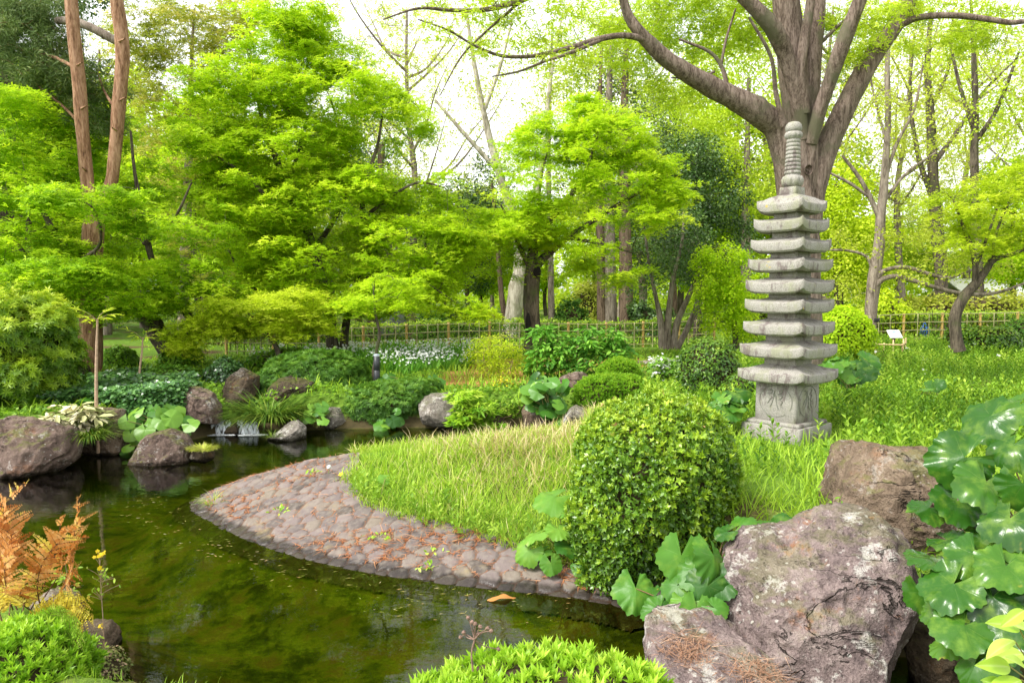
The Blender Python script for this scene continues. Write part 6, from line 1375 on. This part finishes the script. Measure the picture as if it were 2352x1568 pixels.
# ---- small single plants
M_YEL = plain('yellow_petal', (.82, .62, .02), .6)
def small_plant(label, base, stem, leaves, flowers, name='flowering_weed', lsize=.03, lm=None, fm=None, fsize=.014):
    t = thing(name, label, 'plant', base); m_ = MB(); pts = spline(np.vstack([base] + stem), 6); V, Fq = tube(pts, np.linspace(.004, .0016, len(pts)), 5); m_.add(V, Fq); lf, fl = MB(), MB()
    for c in leaves + flowers:
        j = int(np.argmin(np.sum((pts - c) ** 2, 1) + .5 * np.maximum(pts[:, 2] - c[2] + .03, 0))); V, Fq = tube(np.array([pts[j], (pts[j] + c) / 2 + [0, 0, .004], c]), .0012, 4); m_.add(V, Fq)
    m_.build('stem', M_SEED, t)
    if leaves:
        n = len(leaves); scatter(lf, LEAF2, np.array(leaves), leaf_frames(n, np.tile([0, -.5, .8], (n, 1)), .6), lsize * R.uniform(.7, 1.3, n)); lf.build('leaves', lm or L_FRONT, t)
    if flowers:
        n = len(flowers); Rf = leaf_frames(n, np.tile([0, -.8, .5], (n, 1)), .5)
        for j_ in range(n): fl = MB(); scatter(fl, FL5, np.array(flowers)[j_:j_ + 1], Rf[j_:j_ + 1], [fsize * R.uniform(.8, 1.2)]); fl.build('flower', fm or M_YEL, t)
    return t
rp = lambda u, v, d, s, n: [P(u + R.normal() * s, v + R.normal() * s * .6, d + R.normal() * .02) for _ in range(n)]
small_plant('tall thin weed with yellow flowers rising over the water at lower left', P(240, 1500, 4.7), [P(237, 1430, 4.7), P(232, 1350, 4.7), P(228, 1270, 4.7)], rp(232, 1322, 4.7, 16, 20) + rp(225, 1360, 4.7, 14, 8) + rp(240, 1470, 4.7, 12, 8), rp(226, 1272, 4.7, 8, 9) + rp(228, 1305, 4.7, 4, 3) + rp(226, 1438, 4.7, 5, 4))
small_plant('small pale leafed sprout left of the yellow flowered weed', P(165, 1420, 4.85), [P(158, 1350, 4.85), P(150, 1292, 4.85)], rp(150, 1320, 4.85, 18, 16) + rp(160, 1360, 4.85, 16, 10), [], 'sprout', .045)
small_plant('tiny sprout growing on the brown boulder behind the purple one', P(1912, 1190, 5.15), [P(1912, 1165, 5.15)], rp(1912, 1158, 5.15, 9, 9), [], 'sprout', .04)
small_plant('tall lone weed at the back of the grassy tip', hit(852, 1062), [P(850, 1040, 9.3), P(846, 1020, 9.3)], rp(848, 1038, 9.3, 7, 9), [], 'sprout', .06)
m_pf = plain('dandelion_fluff', (.7, .7, .66), .9)
small_plant('yellow dandelion at the left edge of the grass', hit(783, 1100), [hit(783, 1100) + np.array([0, 0, .05])], [], [hit(783, 1100) + np.array([0, 0, .06])], 'dandelion', fsize=.035)
h_ = hit(755, 1092); t = thing('dandelion', 'white dandelion clock standing on the cobbles by the far edge', 'plant', h_); V, Fq = tube(np.array([h_, h_ + [0, 0, .05], h_ + [.005, 0, .09]]), .0025, 5); m_ = MB(); m_.add(V, Fq); m_.build('stem', L_WEED, t)
V, T_ = ico(2); m_ = MB(); m_.add(V * (.026 + .004 * vnoise(V * 9)[:, None]) + h_ + [.005, 0, .1], T_); m_.build('seed_head', m_pf, t)
for (u, v) in ((720, 1088), (870, 1240), (1000, 1275), (640, 1180), (985, 1310)):
    g = hit(u, v); t = small_plant({720: 'small weed in the cobbles nearest the far water', 870: 'low weed in the cobbles midway along the grass edge', 1000: 'leafy weed in the cobbles below the grass', 640: 'tiny weed among the cobbles near the tip', 985: 'creeping weed among the cobbles by the front water'}[u], g, [g + np.array([0, 0, .06])], [g + R.normal(size=3) * np.array([.05, .04, .012]) + [0, 0, .04] for _ in range(16)], [], 'sprout', .05)
# irises in the meadow
IR = [(2009, 807), (2084, 800), (2092, 805), (2183, 796), (2256, 797), (2293, 816), (2120, 821), (2125, 828), (2116, 832), (2123, 849), (2126, 859), (1688, 806), (1694, 813), (1706, 818)]
iris0 = None
ILAB = ['white iris flower in the meadow just right of the bright domed bush', 'white iris in the meadow right of the low bamboo edging, upper of two', 'white iris right of the low bamboo edging, lower of two', 'white iris before the crooked dark tree', 'white iris before the round hedge bush', 'wide white iris in the meadow nearest the right edge', 'topmost of a column of white irises mid meadow', 'second of a column of white irises mid meadow', 'small white iris left in the column mid meadow',
        'fourth down of the white irises mid meadow', 'lowest of the white irises mid meadow', 'white iris left of the pagoda, highest of three', 'white iris left of the pagoda, middle of three', 'white iris nearest the pagoda, lowest of three']
for j, (u, v) in enumerate(IR):
    g = hit(u, v + 14); top = P(u, v, g[1])
    t = thing('iris', ILAB[j], 'flower', g, 'white irises in the meadow'); m_ = MB(); V, Fq = tube(np.array([g, (g + top) / 2, top]), .004, 5); m_.add(V, Fq); m_.build('stalk', L_WEED, t)
    m_ = MB(); n = 3; s_ = M(R.uniform(4.5, 6.5), g[1]); FLI = tmpl([_rh(1, .42, a, 0, -.1) for a in np.arange(6) * 2 * PI / 6]); scatter(m_, FLI, top[None] + np.zeros((1, 3)), leaf_frames(1, np.array([[0, -.45, .85]]), .3), [s_]); m_.build('petals', M_WHITE, t)
# dry seed head in front of the bottom azalea
b = P(1086, 1540, 3.2); t = thing('dry_seed_head', 'dry brown branched seed head standing above the bottom azalea', 'seed head', b); m_ = MB(); sd_m = MB()
M_DRYB = plain('dry_stem', (.22, .14, .11), .9, .1, 0, 60, .4); tip0 = P(1090, 1468, 3.2)
V, Fq = tube(spline(np.array([b, P(1083, 1500, 3.2), tip0]), 5), np.linspace(.005, .004, 11), 6); m_.add(V, Fq)
for (u, v) in ((1075, 1418), (1092, 1432), (1103, 1438), (1065, 1452), (1120, 1442), (1058, 1462), (1128, 1448), (1100, 1455), (1084, 1428), (1145, 1490)):
    c = P(u, v, 3.2 + R.normal() * .03); V, Fq = tube(spline(np.array([tip0, (tip0 + c) / 2 + R.normal(size=3) * .008, c]), 4), np.linspace(.003, .0018, 9), 5); m_.add(V, Fq)
    V, T_ = ico(2); sd_m.add(V * (.0085 * (1 + .5 * vnoise(V * 3 + u)))[:, None] + c, T_)
m_.build('stem', M_DRYB, t); sd_m.build('seeds', M_DRYB, t)
# brown leaf afloat, needles on the stone shelf
c = Pz(1152, 1374, .008); t = MB(); tt = np.linspace(-1, 1, 11); Vv = []
for s in (-1, -.4, .4, 1): Vv.append(np.stack([tt * .12, s * .04 * (1 - tt ** 2) ** .5 * (1 + .25 * np.sin(tt * 7)) + .012 * tt, .016 * np.abs(s) * np.cos(tt * 3) * .8 + .003 * np.sin(tt * 5)], -1))
i = (np.arange(3)[:, None] * 11 + np.arange(10)[None]).ravel(); t.add(np.concatenate(Vv) @ np.array([[.98, .15, 0], [-.15, .98, 0], [0, 0, 1]]) + c + [0, 0, .006], np.stack([i, i + 1, i + 12, i + 11], -1), .6)
tag(t.build('fallen_leaf', leafmat('brown_leaf', [(0, (.3, .12, .03)), (.6, (.5, .22, .06)), (1, (.6, .3, .1))], .15, .5), loc=c), 'curled orange brown leaf afloat by the cobbled shore', 'leaf')
# ================================================================== FENCES, SIGN, BOLLARD, MONUMENT, HOUSE
R = np.random.default_rng(4242)
def bamboo_mat(name, a, b):
    k = NT(name); n = k.noise(k.pos((8, 8, 2)), 3, 4); return k.done(k.bsdf(k.ramp(n, [(.3, a), (.7, b)]), .55, None, .35))
M_BPOST = bamboo_mat('yellow_bamboo_post', (.30, .19, .05), (.52, .35, .10)); M_BCANE = bamboo_mat('green_grey_bamboo', (.20, .20, .08), (.38, .35, .17)); M_BNEW = bamboo_mat('pale_new_bamboo', (.52, .36, .18), (.70, .52, .30))
def cyl(m_, a, b, r, k=8, node=True):
    a, b = np.asarray(a, float), np.asarray(b, float); n = max(3, int(np.linalg.norm(b - a) / .25) * 2 + 1); tt = np.linspace(0, 1, n)[:, None]; pts = a * (1 - tt) + b * tt
    rad = np.full(n, r); rad[::2] *= 1.0 if not node else 1.08
    V, Fq = tube(pts, rad, k); m_.add(V, Fq)
    for e, rv in ((0, 1), (n - 1, 0)):
        o = e * k; f = [[o + j for j in (0, 1, 2, 3)], [o + j for j in (0, 3, 4, 7)], [o + j for j in (4, 5, 6, 7)]] if k == 8 else []
        if f: m_.F.append((np.array(f) + m_.n - len(V), np.full(3, .5)))
def fence(label, A, Bp, hgt, nposts, rails, group, bay_canes=3):
    A, Bp = np.asarray(A, float), np.asarray(Bp, float); t = thing('bamboo_fence', label, 'fence', A)
    gz = lambda q: float(H(np.array([q[0]]), np.array([q[1]]))[0])
    for f_ in rails:
        m_ = MB(); n = nposts * 2; pts = [A * (1 - x) + Bp * x for x in np.linspace(0, 1, n)]; pts = [np.array([q[0], q[1] - .035, gz(q) + hgt * f_]) for q in pts]
        V, Fq = tube(np.array(pts), .018, 6); m_.add(V, Fq); m_.build('rail', M_BCANE, t)
    for j in range(nposts):
        q = A + (Bp - A) * j / (nposts - 1); m_ = MB(); z = gz(q); cyl(m_, (q[0], q[1], z - .05), (q[0], q[1], z + hgt * 1.0), .045); m_.build('post', M_BPOST, t)
        if j < nposts - 1:
            for c_ in range(bay_canes):
                q2 = q + (Bp - A) / (nposts - 1) * (c_ + 1) / (bay_canes + 1); z = gz(q2); m_ = MB(); cyl(m_, (q2[0], q2[1] + (.03 if c_ % 2 else -.07), z), (q2[0], q2[1] + (.03 if c_ % 2 else -.07), z + hgt * .97), .016, 8); m_.build('cane', M_BCANE, t)
    return t
FA, FB = P(520, 800, 23.0), P(1640, 788, 27.0)
fence('long low bamboo lattice fence with yellow posts behind the white flowers', FA, FB, .92, 13, (.12, .4, .66, .93), None, 3)
FC, FD = P(1985, 778, 26.5), P(2420, 770, 27.5)
fence('bamboo lattice fence behind the crooked tree at the right', FC, FD, 1.02, 6, (.1, .4, .68, .97), None, 2)
def hedge(label, A, Bp, hgt, depth, n, mat, size):
    t = thing('hedge', label, 'hedge', A); m_ = MB(); s = R.random(n); q = A[None] + (Bp - A)[None] * s[:, None]; off = .22 + depth * R.random(n); z = H(q[:, 0], q[:, 1]); hz = R.random(n) ** .6
    top = hgt * (1 + .06 * vnoise(np.stack([s * 60, s * 0, s * 0], -1))); pos = np.stack([q[:, 0], q[:, 1] + off, z + hz * top], -1)
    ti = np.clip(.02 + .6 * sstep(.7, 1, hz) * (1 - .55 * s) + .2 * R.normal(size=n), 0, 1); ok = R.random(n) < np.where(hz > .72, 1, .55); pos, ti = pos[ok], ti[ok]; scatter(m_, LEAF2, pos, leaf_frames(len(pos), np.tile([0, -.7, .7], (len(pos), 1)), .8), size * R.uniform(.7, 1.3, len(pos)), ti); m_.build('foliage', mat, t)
    m_ = MB()
    for x in np.linspace(0, 1, 70):
        p_ = A + (Bp - A) * (x + R.normal() * .003); z0 = float(H(p_[:1], p_[1:2])[0]); V, Fq = tube(np.array([[p_[0], p_[1] + .35, z0], [p_[0] + R.normal() * .05, p_[1] + .35, z0 + hgt * .5], [p_[0] + R.normal() * .1, p_[1] + .35, z0 + hgt * .95]]), .012, 4); m_.add(V, Fq)
    m_.build('stems', M_TWIG, t); return t
hedge('thin clipped hedge with yellow green top growing through the long bamboo fence', FA, FB, .97, .4, 15000, L_LEFT, .085)
hedge('ragged green hedge growing along the right bamboo fence', FC, FD, 1.05, .8, 5500, L_LEFT, .1)
B('overgrown leafy shrub above the right bamboo fence', [(2060, 740), (2080, 690), (2150, 672), (2230, 690), (2300, 665), (2380, 680), (2400, 745), (2230, 760)], 29.5, .9, 7000, LEAFW, .12, LF_OLIVE, name='broadleaf_shrub', thick=.5, rough=.12, shell=.6, clump=.3)
B('golden green shrub behind the slim tree with the name plate', [(1985, 770), (1990, 700), (2040, 672), (2085, 700), (2100, 760), (2040, 785)], 27.8, .8, 5000, LEAFW, .11, MAP_Y, name='broadleaf_shrub', thick=.4, rough=.12, shell=.6, clump=.25)
# low new-bamboo edging round the sign
t = thing('bamboo_edging', 'low edging of pale new bamboo sticks round the small white sign', 'edging', P(2030, 800, 21.2)); r_ = [P(1950, 800, 21.5), P(2072, 801, 21.0), P(2080, 795, 22.4)]
for a, b, n in ((r_[0], r_[1], 7), (r_[1], r_[2], 4)):
    for hz in (.1, .3): m_ = MB(); p0, p1 = a.copy(), b.copy(); p0[2] = float(H(p0[:1], p0[1:2])[0]) + hz; p1[2] = float(H(p1[:1], p1[1:2])[0]) + hz; p0[1] -= .03; p1[1] -= .03; cyl(m_, p0, p1, .017); m_.build('rail', M_BNEW, t)
    for j in range(n):
        q = a + (b - a) * j / (n - 1); z = float(H(q[:1], q[1:2])[0]); m_ = MB(); cyl(m_, (q[0], q[1], z - .02), (q[0], q[1], z + (.44 if j % 2 else .34)), .019); m_.build('post', M_BNEW, t)
# white sign on its post
c = P(2055, 767, 21.8); g = G(c[0], c[1]); t = thing('information_sign', 'small tilted white sign board on a dark post in the meadow, right', 'sign', g)
m_ = MB(); m_.add(*boxm((c[0], c[1] + .05, (g[2] + c[2]) / 2 - .02), (.07, .05, c[2] - g[2]), 0, .005)); m_.build('post', plain('sign_post_brown', (.05, .03, .025), .7), t)
tl = math.radians(48); Rx = np.array([[1, 0, 0], [0, math.cos(tl), math.sin(tl)], [0, -math.sin(tl), math.cos(tl)]]); rz = np.array([[math.cos(.12), math.sin(.12), 0], [-math.sin(.12), math.cos(.12), 0], [0, 0, 1]])
def onsign(V): return V @ Rx @ rz + c
m_ = MB(); V, Fq = boxm((0, 0, 0), (.40, .30, .02), 0, .003); m_.add(onsign(V), Fq); bd = m_.build('board', plain('white_board', (.8, .8, .8), .4), t)
m_ = MB()
for (x, y, w_) in ((0, .09, .14), (.0, .065, .10)): V, Fq = boxm((x, y, .0125), (w_, .016, .003)); m_.add(onsign(V), Fq)
m_.build('lettering', plain('teal_ink', (.12, .5, .52), .5), bd)
# bollard light
g = P(866, 886, 15.2); t = thing('bollard_light', 'slim black bollard light with pale cap beside the crooked sapling', 'light', g); r_ = M(7.2, 15.2); zt = P(866, 813, 15.2)[2]; Hb = zt - g[2]
cc = (g[0], g[1], 0); M_BLK = plain('black_bollard_paint', (.028, .031, .034), .45, .4)
m_ = MB(); V, Fq = lathe([(0, g[2]), (r_, g[2]), (r_, g[2] + Hb * .49), (r_ * .96, g[2] + Hb * .492), (r_ * .96, g[2] + Hb * .5), (r_, g[2] + Hb * .502), (r_, g[2] + Hb * .93), (0, g[2] + Hb * .93)], cc, 24); m_.add(V, Fq); m_.build('body', M_BLK, t)
m_ = MB(); V, Fq = lathe([(r_ * .9, g[2] + Hb * .93), (r_ * .9, g[2] + Hb * .955)], cc, 24); m_.add(V, Fq); m_.build('band', plain('pale_band', (.6, .62, .64), .4), t)
m_ = MB(); V, Fq = lathe([(r_ * 1.02, g[2] + Hb * .955), (r_ * 1.02, g[2] + Hb * .985), (r_ * .9, g[2] + Hb), (0, g[2] + Hb)], cc, 24); m_.add(V, Fq); m_.build('cap', plain('grey_cap', (.36, .42, .47), .4), t)
# grey monument slab beyond the fence
k = NT('grey_monument_stone'); n = k.noise(k.pos((3, 3, .6)), 3, 6, .6); M_MON = k.done(k.bsdf(k.ramp(n, [(.3, (.17, .17, .175)), (.7, (.29, .285, .29))]), .85, k.bump(n, .4, .03), .2))
ol = [(866, 775), (866, 690), (868, 620), (876, 590), (888, 596), (905, 640), (930, 690), (965, 735), (990, 775)]; d_ = 30.0; fr_ = np.array([P(u, v, d_) for u, v in ol]); bk2 = fr_ + np.array([.05, .9, 0]); m_ = MB(); n = len(ol); Vv = np.vstack([fr_, bk2, fr_.mean(0)[None] + [0, -.06, 0], bk2.mean(0)[None]])
m_.add(Vv, [[i_, (i_ + 1) % n, n + (i_ + 1) % n, n + i_] for i_ in range(n)]); m_.F.append((np.array([[2 * n, (i_ + 1) % n, i_] for i_ in range(n)] + [[2 * n + 1, n + i_, n + (i_ + 1) % n] for i_ in range(n)]), np.full(2 * n, .5)))
tag(m_.build('stone_monument', M_MON, loc=(fr_[:, 0].mean(), d_, fr_[:, 2].min())), 'big grey upright stone monument half hidden behind the maple leaves', 'monument')
# house with a pale roof at the right edge
d_ = 44.0; b = P(2320, 745, d_); b[2] = G(b[0], b[1])[2]; t = thing('garden_house', 'brown walled house with a white roof behind the trees at the right edge', 'house', b)
x0, x1 = P(2232, 700, d_)[0], P(2480, 700, d_)[0]; ze = P(2300, 690, d_)[2]; zr = P(2300, 640, d_ + 2.5)[2]
m_ = MB(); m_.add(*boxm(((x0 + x1) / 2 + .3, d_ + 2.6, (b[2] + ze) / 2), (x1 - x0 - .8, 4.2, ze - b[2] + .1))); m_.build('wall', plain('brown_wall', (.25, .17, .11), .85, .2, 0, 3), t)
m_ = MB(); Vv = np.array([[x0, d_ - .2, ze], [x1, d_ - .2, ze], [x1, d_ + 2.6, zr], [x0, d_ + 2.6, zr], [x1, d_ + 5.4, ze], [x0, d_ + 5.4, ze]]); Vv = np.vstack([Vv, Vv - [0, 0, .14]])
m_.add(Vv, [[0, 1, 2, 3], [3, 2, 4, 5], [7, 6, 9, 8], [8, 9, 11, 10], [0, 6, 7, 1], [5, 4, 10, 11], [0, 3, 9, 6], [3, 5, 11, 9], [1, 7, 8, 2], [2, 8, 10, 4]]); m_.build('roof', plain('white_roof_sheet', (.72, .72, .7), .5, .3, 0, 2, .06), t)
for j in range(4):
    m_ = MB(); xx = x0 + 1.0 + j * 1.5; m_.add(*boxm((xx, d_ + .49, b[2] + 1.3), (.8, .06, 1.0), 0, .01)); w_ = m_.build('window', plain('window_frame_brown', (.12, .08, .05), .6) if j == 0 else bpy.data.materials['window_frame_brown'], t); m_ = MB(); m_.add(*boxm((xx, d_ + .455, b[2] + 1.3), (.66, .02, .86))); m_.build('pane', plain('window_glass', (.05, .06, .07), .08, .6) if j == 0 else bpy.data.materials['window_glass'], w_)
# blue bundle seen through the right fence
V, T_ = ico(3); c = P(2123, 768, 28.6); c[2] = G(c[0], c[1])[2] + .22; Q = V * np.array([.2, .16, .32]); Q[:, :2] *= (1.0 - .6 * (V[:, 2:3] > 0) * V[:, 2:3]); Q = Q * (1 + .16 * fbm(V * 3, 3))[:, None]
m_ = MB(); m_.add(Q + c, T_); tag(m_.build('tarp_bundle', plain('blue_tarp', (.02, .12, .5), .5, .3, 0, 8), smooth=True, loc=c), 'small bright blue bundle seen through the right bamboo fence', 'bundle')
# log steps on the clay path
for (u, v, d_, w_, lab) in ((1068, 851, 19.6, 44, 'weathered log laid as a step across the clay path'), (1488, 838, 19.2, 24, 'short log step at the far end of the clay path, near the white flowers')):
    g = P(u, v, d_); g[2] = G(g[0], g[1])[2] + .05; V, Fq = tube(np.array([g - [M(w_, d_), 0, 0], g + [0, .03, .01], g + [M(w_, d_), 0, 0]]), .07, 10, wob=.1); m_ = MB(); m_.add(V, Fq)
    for e in (0, 20): m_.F.append((np.array([[e + j for j in (0, 1, 2, 3)], [e + j for j in (0, 3, 4, 9)], [e + j for j in (4, 5, 8, 9)], [e + j for j in (5, 6, 7, 8)]]), np.full(4, .5)))
    tag(m_.build('log_step', B_GREY, smooth=True, loc=g), lab, 'log')

# evergreen shrubs of the park right behind the fence
for (u, v, w_, h_, d_, mt, lab) in ((985, 735, 42, 30, 30, L_AZA, 'dark park shrub behind the fence, just right of the monument'), (1075, 728, 50, 34, 33, LF_DARK, 'dark park shrub behind the fence, left of the pale plane trunk'), (1310, 724, 44, 34, 34, L_AZA, 'green park shrub behind the fence, right of the hollow maple trunk'),
                                (1350, 690, 40, 40, 40, LF_OLIVE, 'tall brownish shrub far behind the fence between the park trunks'), (1490, 726, 44, 36, 33, LF_DARK, 'dark park shrub behind the fence, left of the slanting stems'), (700, 722, 60, 34, 29, L_AZA, 'dark park shrub behind the fence, left of the twin-trunk maple'), (1760, 730, 60, 60, 30, L_LEFT, 'mixed green park shrub behind the fence, hidden partly by the pagoda')):
    ol_ = [(u + w_ * math.cos(a) * (1 + .12 * math.sin(3 * a + u)), v - h_ * math.sin(a) * (1 + .15 * math.cos(2 * a + u)) + (60 if math.sin(a) < -.3 else 0)) for a in np.linspace(0, 2 * PI, 14, endpoint=False)]
    B(lab, ol_, d_, M(w_, d_) * .8, 5200, LEAFW, .12, mt, name='park_shrub', thick=.5, rough=.12, shell=.62, clump=.3)
# ================================================================== CAMERA, LIGHT
cam = bpy.data.cameras.new('camera'); co = bpy.data.objects.new('camera', cam); COL.objects.link(co)
cam.sensor_width = 36; cam.lens = 36 * F / 2352; cam.clip_start = .05; cam.clip_end = 3000
co.location = Vector(EYE); co.rotation_euler = (PI / 2 - PITCH, 0, 0); SC.camera = co
w = bpy.data.worlds.new('World'); SC.world = w; w.use_nodes = True; nt = w.node_tree; nt.nodes.clear()
SUN_EL, SUN_AZ = math.radians(52), math.radians(-118)        # azimuth from +Y towards +X
sky = nt.nodes.new('ShaderNodeTexSky'); sky.sky_type = 'NISHITA'; sky.sun_disc = False
sky.sun_elevation = SUN_EL; sky.sun_rotation = SUN_AZ; sky.air_density = 1.0; sky.dust_density = 1.5; sky.ozone_density = 1.0
hs = nt.nodes.new('ShaderNodeHueSaturation'); hs.inputs['Saturation'].default_value = .06      # thin overcast
bg = nt.nodes.new('ShaderNodeBackground'); bg.inputs['Strength'].default_value = .15
wo = nt.nodes.new('ShaderNodeOutputWorld')
nt.links.new(sky.outputs[0], hs.inputs['Color']); nt.links.new(hs.outputs[0], bg.inputs['Color']); nt.links.new(bg.outputs[0], wo.inputs['Surface'])
ld = bpy.data.lights.new('sun', 'SUN'); ld.energy = 1.4; ld.angle = math.radians(16); ld.color = (1, .96, .88)
lo_ = bpy.data.objects.new('sun', ld); COL.objects.link(lo_)
sd_ = Vector((math.sin(SUN_AZ) * math.cos(SUN_EL), math.cos(SUN_AZ) * math.cos(SUN_EL), math.sin(SUN_EL)))
lo_.rotation_euler = (-sd_).to_track_quat('-Z', 'Y').to_euler(); lo_.location = sd_ * 40
vs = SC.view_settings; SC.display_settings.display_device = 'sRGB'; vs.view_transform = 'Standard'; vs.look = 'None'; vs.exposure = EXPOSURE; vs.gamma = 1; vs.use_curve_mapping = False
cy = SC.cycles; cy.max_bounces = 8; cy.diffuse_bounces = 5; cy.glossy_bounces = 3; cy.transmission_bounces = 5; cy.transparent_max_bounces = 12
cy.use_denoising = True; cy.sample_clamp_indirect = 6; cy.caustics_reflective = False; cy.caustics_refractive = False
